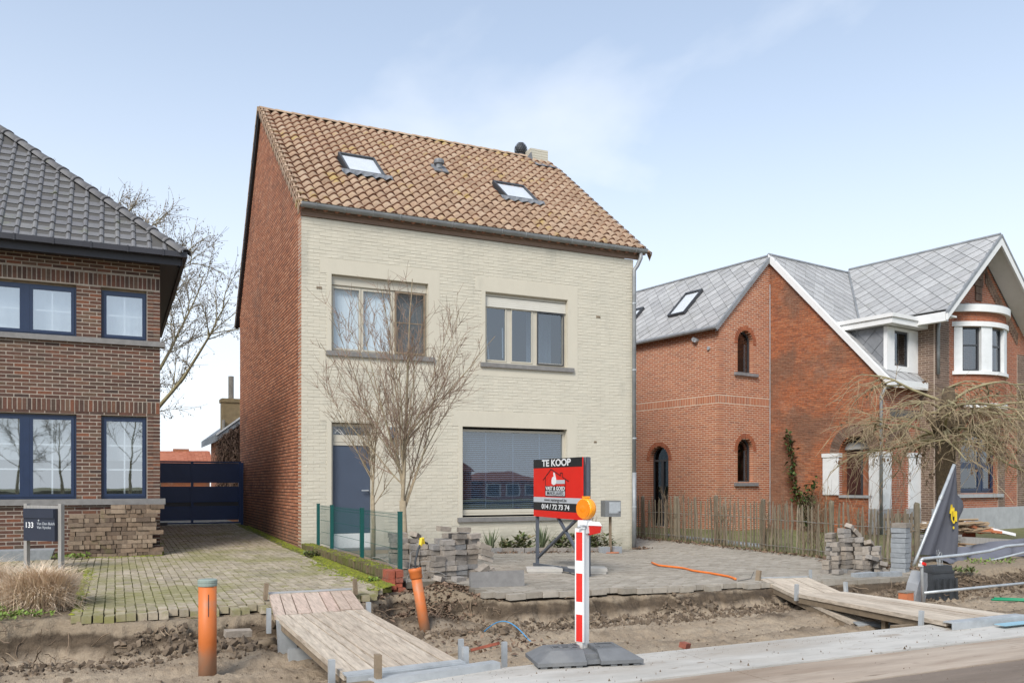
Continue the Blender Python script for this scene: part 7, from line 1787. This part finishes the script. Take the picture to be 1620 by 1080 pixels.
# ------------------------------------------------------------------ warning beacon
be = thing('warning_beacon', 'white post with red stripes on a dark grey plastic foot standing on the kerb', 'beacon', (.36, -9.45, -.26))
th_ = R(-13); bm = Euler((0, 0, th_)).to_matrix(); bo = Vector((.262, -9.52, -.262))
def BP(x, y, z): return bo+bm @ Vector((x, y, z))
def bfr(g, x0, x1, y0, y1, z0, z1, t=.0):   # block whose top is drawn in by t
    P = [BP(x0, y0, z0), BP(x1, y0, z0), BP(x1, y1, z0), BP(x0, y1, z0), BP(x0+t, y0+t, z1), BP(x1-t, y0+t, z1), BP(x1-t, y1-t, z1), BP(x0+t, y1-t, z1)]
    return g.hexa(P)
hx, hy = .41, .205
ft_ = MB()
for sx in (-1, 1):                           # two big chamfered lobes with a recess between
    a, b = (-hx, -.035) if sx < 0 else (.075, hx)
    P = [BP(a, -hy, .018), BP(b, -hy, .018), BP(b, hy, .018), BP(a, hy, .018)]
    i0, i1 = (.13, .0) if sx < 0 else (0, .13)
    P2 = [BP(a, -hy, .045), BP(b, -hy, .045), BP(b, hy, .045), BP(a, hy, .045)]
    P3 = [BP(a+i0, -hy+.10, .115), BP(b-i1, -hy+.10, .115), BP(b-i1, hy-.06, .115), BP(a+i0, hy-.06, .115)]
    ft_.hexa(P+P2); ft_.hexa([v-Vector((0, 0, .0005)) for v in P2]+P3)
bfr(ft_, -.034, .074, -.13, hy-.01, .018, .085, .0); bfr(ft_, -.034, .074, -hy+.03, -.131, .018, .05)
for i in range(9):
    for sy in (-1, 1):
        x = -hx+.05+i*.09
        if -.06 < x < .09: continue
        bfr(ft_, x-.025, x+.025, sy*(hy-.03)-.02, sy*(hy-.03)+.02, 0, .0185)
foot = part('foot', ft_, M['rubber'], be)
sl_ = MB()
def slot(x0, x1, y0, y1):                    # a moulded socket: raised rim round a dark well
    z = .1155
    for (p, q, r, s) in ((x0-.01, x0, y0-.01, y1+.01), (x1, x1+.01, y0-.01, y1+.01), (x0, x1, y0-.01, y0), (x0, x1, y1, y1+.01)): bfr(sl_, p, q, r, s, z-.01, z+.006)
wl = MB()
for (x0, x1, y0, y1) in ((-.17, -.12, -.03, .03), (-.10, -.06, -.06, .0), (-.16, -.10, .06, .10), (.13, .25, .05, .11), (.14, .24, -.04, -.015), (-.24, -.19, -.02, .05), (-.06, -.035, .03, .12), (.08, .12, -.06, -.02)): slot(x0, x1, y0, y1); bfr(wl, x0, x1, y0, y1, .1145, .1165)
part('socket_rim', sl_, M['rubber'], foot); 
P = [BP(-.37, -.07, .062), BP(-.27, -.07, .103), BP(-.27, .05, .103), BP(-.37, .05, .062)]
wl.add([v+Vector((0, 0, .004)) for v in P], [(0, 1, 2, 3)]); part('socket_well', wl, M['black_plastic'], foot)
pc = Vector((.325, -9.40, 0)); pa = R(26)     # the beacon is seen almost edge on
pm = Euler((0, 0, pa)).to_matrix()
def PP(x, y, z): return pc+pm @ Vector((x, y, 0))+Vector((0, 0, z))
g = MB(); n = 10; W_, T_ = .092, .056
bot = [(-W_/2*math.cos(a), 0, -.165-.04*math.sin(a)) for a in np.linspace(0, math.pi, n)]
outl = [(-W_/2, .755), (W_/2, .755)]+[(x, z) for x, _, z in bot][::-1]
outl = outl[::-1]
g.prism(outl, lambda a, b, d: PP(a, d, b), T_/2, -T_/2)
post = part('post', g, M['white_plastic'], be)
g = MB(); g.hexa([PP(-W_/2-.004, -T_/2-.014, -.13), PP(-W_/2+.012, -T_/2-.014, -.13), PP(-W_/2+.012, T_/2+.012, -.13), PP(-W_/2-.004, T_/2+.012, -.13), PP(-W_/2-.004, -T_/2-.014, .755), PP(-W_/2+.012, -T_/2-.014, .755), PP(-W_/2+.012, T_/2+.012, .755), PP(-W_/2-.004, T_/2+.012, .755)]); 
g.tube([PP(0, 0, -.2), PP(0, 0, -.13)], .035, 8); part('post_rim', g, M['white_plastic'], post)
for z0, z1 in ((.505, .725), (.185, .405), (-.125, .085)):
    part('red_stripe', MB().hexa([PP(-W_/2-.0055, -T_/2-.002, z0), PP(-W_/2-.0041, -T_/2-.002, z0), PP(-W_/2-.0041, T_/2+.000, z0), PP(-W_/2-.0055, T_/2, z0), PP(-W_/2-.0055, -T_/2-.002, z1), PP(-W_/2-.0041, -T_/2-.002, z1), PP(-W_/2-.0041, T_/2, z1), PP(-W_/2-.0055, T_/2, z1)]), M['red_film'], post)
lampc = Vector((.372, -9.37, .905))
lam = thing('warning_lamp', 'amber warning lamp with white and red battery case on top of the beacon', 'lamp', (.36, -9.38, .76))
g = MB(); g.obox((.352, -9.385, .765), (.065, .09, .10), (0, 0, R(20))); part('neck', g, M['white_plastic'], lam)
g = MB(); g.hexa([(.372, -9.43, .70), (.472, -9.42, .715), (.452, -9.32, .715), (.352, -9.33, .70), (.365, -9.437, .775), (.482, -9.425, .768), (.462, -9.312, .768), (.345, -9.322, .775)]); part('battery_case', g, M['red_film'], lam)
g = MB(); g.hexa([(.355, -9.44, .776), (.484, -9.427, .769), (.464, -9.31, .769), (.335, -9.32, .776), (.365, -9.425, .812), (.468, -9.415, .80), (.452, -9.325, .80), (.35, -9.335, .812)]); part('case_lid', g, M['white_plastic'], lam)
lr_ = Euler((R(90), 0, R(-76))).to_matrix()
g = MB(); g.lathe([(.045, -.036), (.072, -.033), (.082, -.026), (.086, -.014), (.086, .014), (.082, .026), (.072, .033), (.045, .036)], lampc, 32, lr_)
rim = part('lens', g, M['amber'], lam, smooth=False)
g = MB()
for s in (-1, 1):
    g.lathe([(.074, s*.0325), (.074, s*.038), (.066, s*.038)], lampc, 32, lr_); g.lathe([(.056, s*.0348), (.056, s*.039), (.048, s*.039)], lampc, 28, lr_); g.lathe([(.030, s*.036), (.030, s*.040), (.012, s*.042)], lampc, 20, lr_)
part('lens_ring', g, M['amber_in'], rim)
g = MB(); g.box(.35, .395, -9.395, -9.345, .99, 1.003); part('lens_clip', g, M['amber'], rim)
g = MB(); g.tube([(.25, -9.45, .765), (.29, -9.46, .775), (.33, -9.44, .77)], .010, 6); g.lathe([(.018, 0), (.018, .02)], (.285, -9.455, .762), 10); part('bolt', g, M['galv'], lam)

# ------------------------------------------------------------------ barrier, feet, banner, rubble on the right
brr = thing('tube_barrier', 'galvanised tube barrier with two rails leaning along the trench at the right', 'barrier', (6.46, -7.5, -.46))
part('post', MB().tube([(6.475, -7.5, -.47), (6.445, -7.5, .06), (6.43, -7.5, .115)], .021, 10), M['galv'], brr, smooth=True)
part('rail', MB().tube([(6.43, -7.5, .112), (6.47, -7.5, .132), (7.2, -7.5, .155), (7.75, -7.5, .19), (8.1, -7.5, .245), (8.5, -7.5, .255), (9.6, -7.5, .28)], .021, 10), M['galv'], brr, smooth=True)
part('rail', MB().tube([(6.465, -7.5, -.31), (7.5, -7.5, -.295), (9.6, -7.5, -.27)], .019, 10), M['galv'], brr, smooth=True)
g = MB(); g.obox((6.40, -7.53, .055), (.11, .012, .035), (0, .15, .2)); tg_ = part('tape', g, M['white_plastic'], brr); part('tape_knot', MB().obox((6.45, -7.535, .07), (.06, .03, .035), (0, .3, .2)), M['sign_red'], brr)
g = MB(); bx = (6.62, -7.28); 
P = [(-.13, -.20), (.16, -.20), (.145, .02), (.07, .19), (-.06, .19), (-.12, .03)]
m = Euler((R(8), R(6), R(14))).to_matrix(); c = Vector((6.60, -7.30, -.245))
g.prism(P, lambda a, b, d: c+m @ Vector((a, d, b)), .075, -.075); ff = solo('barrier_foot', g, M['lightgrey_plastic'], 'light grey plastic barrier foot leaning on the barrier post', 'barrier foot', (6.6, -7.3, -.45), 'barrier feet')
t = thing('barrier_foot', 'black tapered plastic barrier foot standing behind the lower rail', 'barrier foot', (7.35, -7.05, -.45), 'barrier feet')
g = MB()
def frus(x0, x1, y0, y1, z0, z1, t_, c=(7.38, -7.0)): g.hexa([(c[0]+x0, c[1]+y0, z0), (c[0]+x1, c[1]+y0, z0), (c[0]+x1, c[1]+y1, z0), (c[0]+x0, c[1]+y1, z0), (c[0]+x0+t_, c[1]+y0+t_, z1), (c[0]+x1-t_, c[1]+y0+t_, z1), (c[0]+x1-t_, c[1]+y1-t_, z1), (c[0]+x0+t_, c[1]+y1-t_, z1)])
frus(-.25, .25, -.14, .14, -.5, -.13, .045); frus(-.21, .21, -.105, .105, -.1295, -.10, 0); frus(-.195, .195, -.09, .09, -.0995, -.03, .01)
for k in range(4): frus(-.21+k*.125, -.17+k*.125, -.165, -.13, -.5, -.2, .004)
part('body', g, M['black_plastic'], t)
g = MB()
for k in range(6): g.tube([(7.36+.02*k, -7.02, -.03), (7.33+.02*k+rnd(-.03, .03), -7.02, .06), (7.36+rnd(-.06, .06), -7.05, .13+rnd(0, .06))], .005, 4)
part('wire_bundle', g, M['galv'], t)
t = thing('orange_box', 'small orange block with a grey top in the trench beside the light grey foot', 'block', (6.33, -7.36, -.45))
part('block', MB().obox((6.33, -7.36, -.385), (.15, .12, .15), (0, 0, .15)), M['terracotta'], t); part('lid', MB().obox((6.33, -7.36, -.30), (.17, .13, .02), (0, 0, .15)), M['stackpaver'], t)
fl_ = thing('banner_flag', 'leaning pole with a charcoal banner bearing a yellow emblem before the villa', 'banner', (8.52, -5.76, 0))
A, B = Vector((8.50, -5.75, -.05)), Vector((9.03, -6.0, 1.41)); part('pole', MB().tube([A-(B-A)*.12, A, B], .024, 10), M['galv'], fl_, smooth=True)
part('pole_joint', MB().tube([A.lerp(B, .62), A.lerp(B, .66)], .03, 10), M['galv'], fl_)
g = MB(); n, m_ = 14, 12; vs = []
for i in range(n+1):
    for j in range(m_+1):
        a = i/n; b = j/m_                     # a down the cloth, b from the pole to the free edge
        pp = B.lerp(A, min(a*.98, 1)); fr_ = Vector((9.055, -6.02, 1.40-1.42*a))
        p = pp.lerp(fr_, b); vs.append(p+Vector((.25, .5, 0)).normalized()*(.05*math.sin(b*9+a*3)*b*(.35+a)+.02*math.sin(b*21+a*5)*a))
g.add(vs, [(i*(m_+1)+j, i*(m_+1)+j+1, (i+1)*(m_+1)+j+1, (i+1)*(m_+1)+j) for i in range(n) for j in range(m_)])
clo = part('cloth', g, M['banner'], fl_, smooth=True)
g = MB(); vs = []
for i in range(9):
    for j in range(5):
        a = i/8; b = j/4; w_ = .20*math.sin(math.pi*min(a*1.15, 1))**.8
        vs.append(Vector((9.06+w_*b, -6.02+.05*b+.03*math.sin(a*6+b*3), .98-.62*a)))
g.add(vs, [(i*5+j, i*5+j+1, (i+1)*5+j+1, (i+1)*5+j) for i in range(8) for j in range(4)]); part('loose_flap', g, M['banner'], fl_, smooth=True)
em = MB()
def eline(p, q, w=.015):
    p = (-.075+(p[0]+.1)*.52, .58+(p[1]-.55)*.78); q = (-.075+(q[0]+.1)*.52, .58+(q[1]-.55)*.78)
    o = Vector((9.045, -6.035, 0)); ex_ = Vector((.905, -.424, 0)); A_, B_ = o+ex_*p[0]+Vector((0, 0, p[1])), o+ex_*q[0]+Vector((0, 0, q[1])); d_ = (B_-A_).normalized(); nn_ = Vector((-.424, -.905, 0)); u_ = nn_.cross(d_)*w/2; e_ = nn_*.05
    em.hexa([A_-u_+e_*.6, B_-u_+e_*.6, B_-u_+e_, A_-u_+e_, A_+u_+e_*.6, B_+u_+e_*.6, B_+u_+e_, A_+u_+e_])
for p, q in (((-.20, .62), (-.155, .80)), ((-.155, .80), (-.155, .50)), ((-.155, .50), (-.095, .42)), ((-.095, .42), (-.055, .48)), ((-.055, .48), (-.055, .66)), ((-.055, .66), (-.015, .66)), ((-.015, .66), (-.015, .46)), ((-.155, .64), (-.095, .74)), ((-.095, .74), (-.095, .56)), ((-.10, .36), (-.10, .31))): eline(p, q)
part('emblem', em, M['yellow'], clo)
g = MB(); n, m_ = 22, 8; vs = []
for i in range(n+1):
    for j in range(m_+1):
        a = i/n; b = j/m_; x = 8.80+a*2.6; top = .03+.20*a; bot_ = -.14+.10*a+.10*max(0, a-.3)
        z = top*(1-b)+bot_*b-.06*math.sin(math.pi*a)*b; y = -5.72-.16*b-.18*a+.06*math.sin(a*15+b*5)+.035*math.sin(a*37+b*4)+.02*math.sin(a*9-b*9)
        vs.append((x, y-.12*b, z))
g.add(vs, [(i*(m_+1)+j, i*(m_+1)+j+1, (i+1)*(m_+1)+j+1, (i+1)*(m_+1)+j) for i in range(n) for j in range(m_)])
t = thing('fallen_banner', 'crumpled grey banner sagging along a fallen pole above the bank', 'banner', (9.8, -5.9, -.1)); part('cloth', g, M['tarp'], t, smooth=True)
part('pole', MB().tube([(8.85, -6.0, -.17), (9.6, -6.07, -.16), (10.4, -6.2, -.02), (11.4, -6.3, .11)], .018, 8), M['galv'], t, smooth=True)
rub = thing('lath_pile', 'heap of split brown laths on timbers before the villa plinth', 'wood pile', (10.2, -4.9, -.1)); random.seed(71)
for i in range(170):
    x = 9.75+random.random()*1.15; z = .24+random.random()*.24*(1-abs(x-10.3)*.8); part('lath', MB().bar((x-rnd(.2, .45), -4.95+rnd(-.25, .2), z+rnd(-.03, .04)), (x+rnd(.2, .45), -4.95+rnd(-.25, .2), z+rnd(-.03, .04)), .045, .016), M['lath'], rub)
for k, z in enumerate((.10, .165, .225)): part('timber', MB().bar((9.25, -5.15-.03*k, z), (10.35, -5.2+.05*k, z-.03), .08, .05), M['grey_wood'], rub)
part('timber', MB().bar((10.1, -5.35, .13), (11.9, -5.5, .02), .10, .14), M['grey_wood'], rub)
part('timber', MB().bar((9.2, -5.1, .02), (11.4, -5.2, .0), .14, .10), M['timber'], rub)
g = MB(); g.add([(10.42, -4.85, .42), (11.35, -5.1, .17), (11.5, -4.7, .20), (10.7, -4.45, .46), (10.15, -4.62, .28), (10.62, -4.86, .33), (11.3, -5.12, .09)], [(0, 1, 2, 3), (0, 3, 4), (0, 5, 6, 1)])
solo('white_sheet', MB().hexa([(10.62, -4.9, .40), (11.7, -5.2, .16), (11.8, -4.7, .18), (10.9, -4.3, .50), (10.62, -4.9, .45), (11.7, -5.2, .21), (11.8, -4.7, .23), (10.9, -4.3, .55)]), M['foam'], 'tilted white foam board on the rubble heap', 'foam board', (10.8, -4.8, .2))
solo('white_board', MB().hexa([(9.95, -4.70, .25), (10.35, -4.72, .22), (10.36, -4.66, .22), (9.95, -4.64, .25), (10.0, -4.66, .44), (10.34, -4.72, .42), (10.35, -4.68, .42), (10.01, -4.62, .44)]), M['foam'], 'upright white panel behind the laths', 'panel', (10.1, -4.7, .2))
random.seed(73)
for k in range(26): part('timber_scrap', MB().bar((rnd(9.4, 11.6), -5.5+rnd(-.3, .2), .0+rnd(-.05, .10)), (rnd(9.4, 11.6), -5.5+rnd(-.3, .2), .02+rnd(-.06, .08)), rnd(.03, .08), rnd(.015, .04)), M['lath'] if k % 3 else M['grey_wood'], rub)
for i, (x, y, z, lab) in enumerate(((10.75, -5.06, .33, 'flat orange clay tile under the white foam board'), (10.95, -5.12, .27, 'second orange clay tile lower under the foam board'), (11.25, -5.1, .24, 'orange clay block right of the foam board'), (9.72, -5.3, .04, 'orange clay strip below the timbers'), (10.05, -5.45, .03, 'orange block end beside the long timber'), (10.5, -5.95, -.17, 'orange brick on the soil under the fallen banner'))):
    solo('clay_tile', MB().obox((x, y, z), (.26 if i < 4 else .14, .14, .045), (rnd(-.2, .2), rnd(-.2, .2), rnd(-.3, .3))), M['terracotta'], lab, 'clay tile', (x, y, z), 'orange clay tiles in the rubble')
solo('paint_tub', MB().box(11.15, 11.42, -4.62, -4.35, .1, .40), M['redbrick'], 'dark box on the rubble at the right edge', 'box', (11.3, -4.5, .1))

# ------------------------------------------------------------------ across the street (seen mirrored in the windows)
def opp_house(label, x0, x1, y, h, rh, hip):
    t = thing('opposite_house', label, 'house', ((x0+x1)/2, y, -.2), 'houses across the street')
    part('wall', MB().box(x0, x1, y-8, y, -.4, h), M['opp_brick'], t)
    g = MB(); g.add([(x0-.3, y+.3, h), (x1+.3, y+.3, h), (x1-hip, y-4, h+rh), (x0+hip, y-4, h+rh), (x1+.3, y-8.3, h), (x0-.3, y-8.3, h)], [(0, 1, 2, 3), (1, 4, 2), (4, 5, 3, 2), (5, 0, 3), (5, 4, 1, 0)]); part('roof', g, M['opp_roof'], t)
    for k in range(3):
        xx = x0+(x1-x0)*(k+.5)/3; part('window', MB().box(xx-.75, xx+.75, y+.001, y+.05, -.1, h-.3), M['white'], t); part('pane', MB().box(xx-.6, xx+.6, y+.051, y+.06, .0, h-.4), M['dark_metal'], t)
opp_house('brick house with steep roof across the street behind the camera', 15, 28.0, -60, 2.3, 3.3, 2.6); opp_house('lower brick house across the street behind the camera', 29.3, 35.5, -60, 1.4, .9, 1.2)
hd = MB(); hd.box(-40, 12, -76, -73, -.6, .45); solo('hedge_row', hd, M['hedge'], 'long low hedge across the street behind the camera', 'hedge', (-14, -42, -.5))
for i, (x, y, h, lab) in enumerate(((-8.6, -46, 6.2, 'bare roadside tree behind the camera, mirrored in the left windows'), (-6.2, -49, 6.0, 'second bare roadside tree behind the camera'), (-2.1, -44, 7.4, 'tallest bare roadside tree behind the camera'), (-13, -50, 6, 'bare roadside tree far left behind the camera'))):
    big_tree('roadside_tree', lab, (x, y, -.3), h, .10, 60+i, 11, group='bare trees across the street', seeds=False, sc=.7)
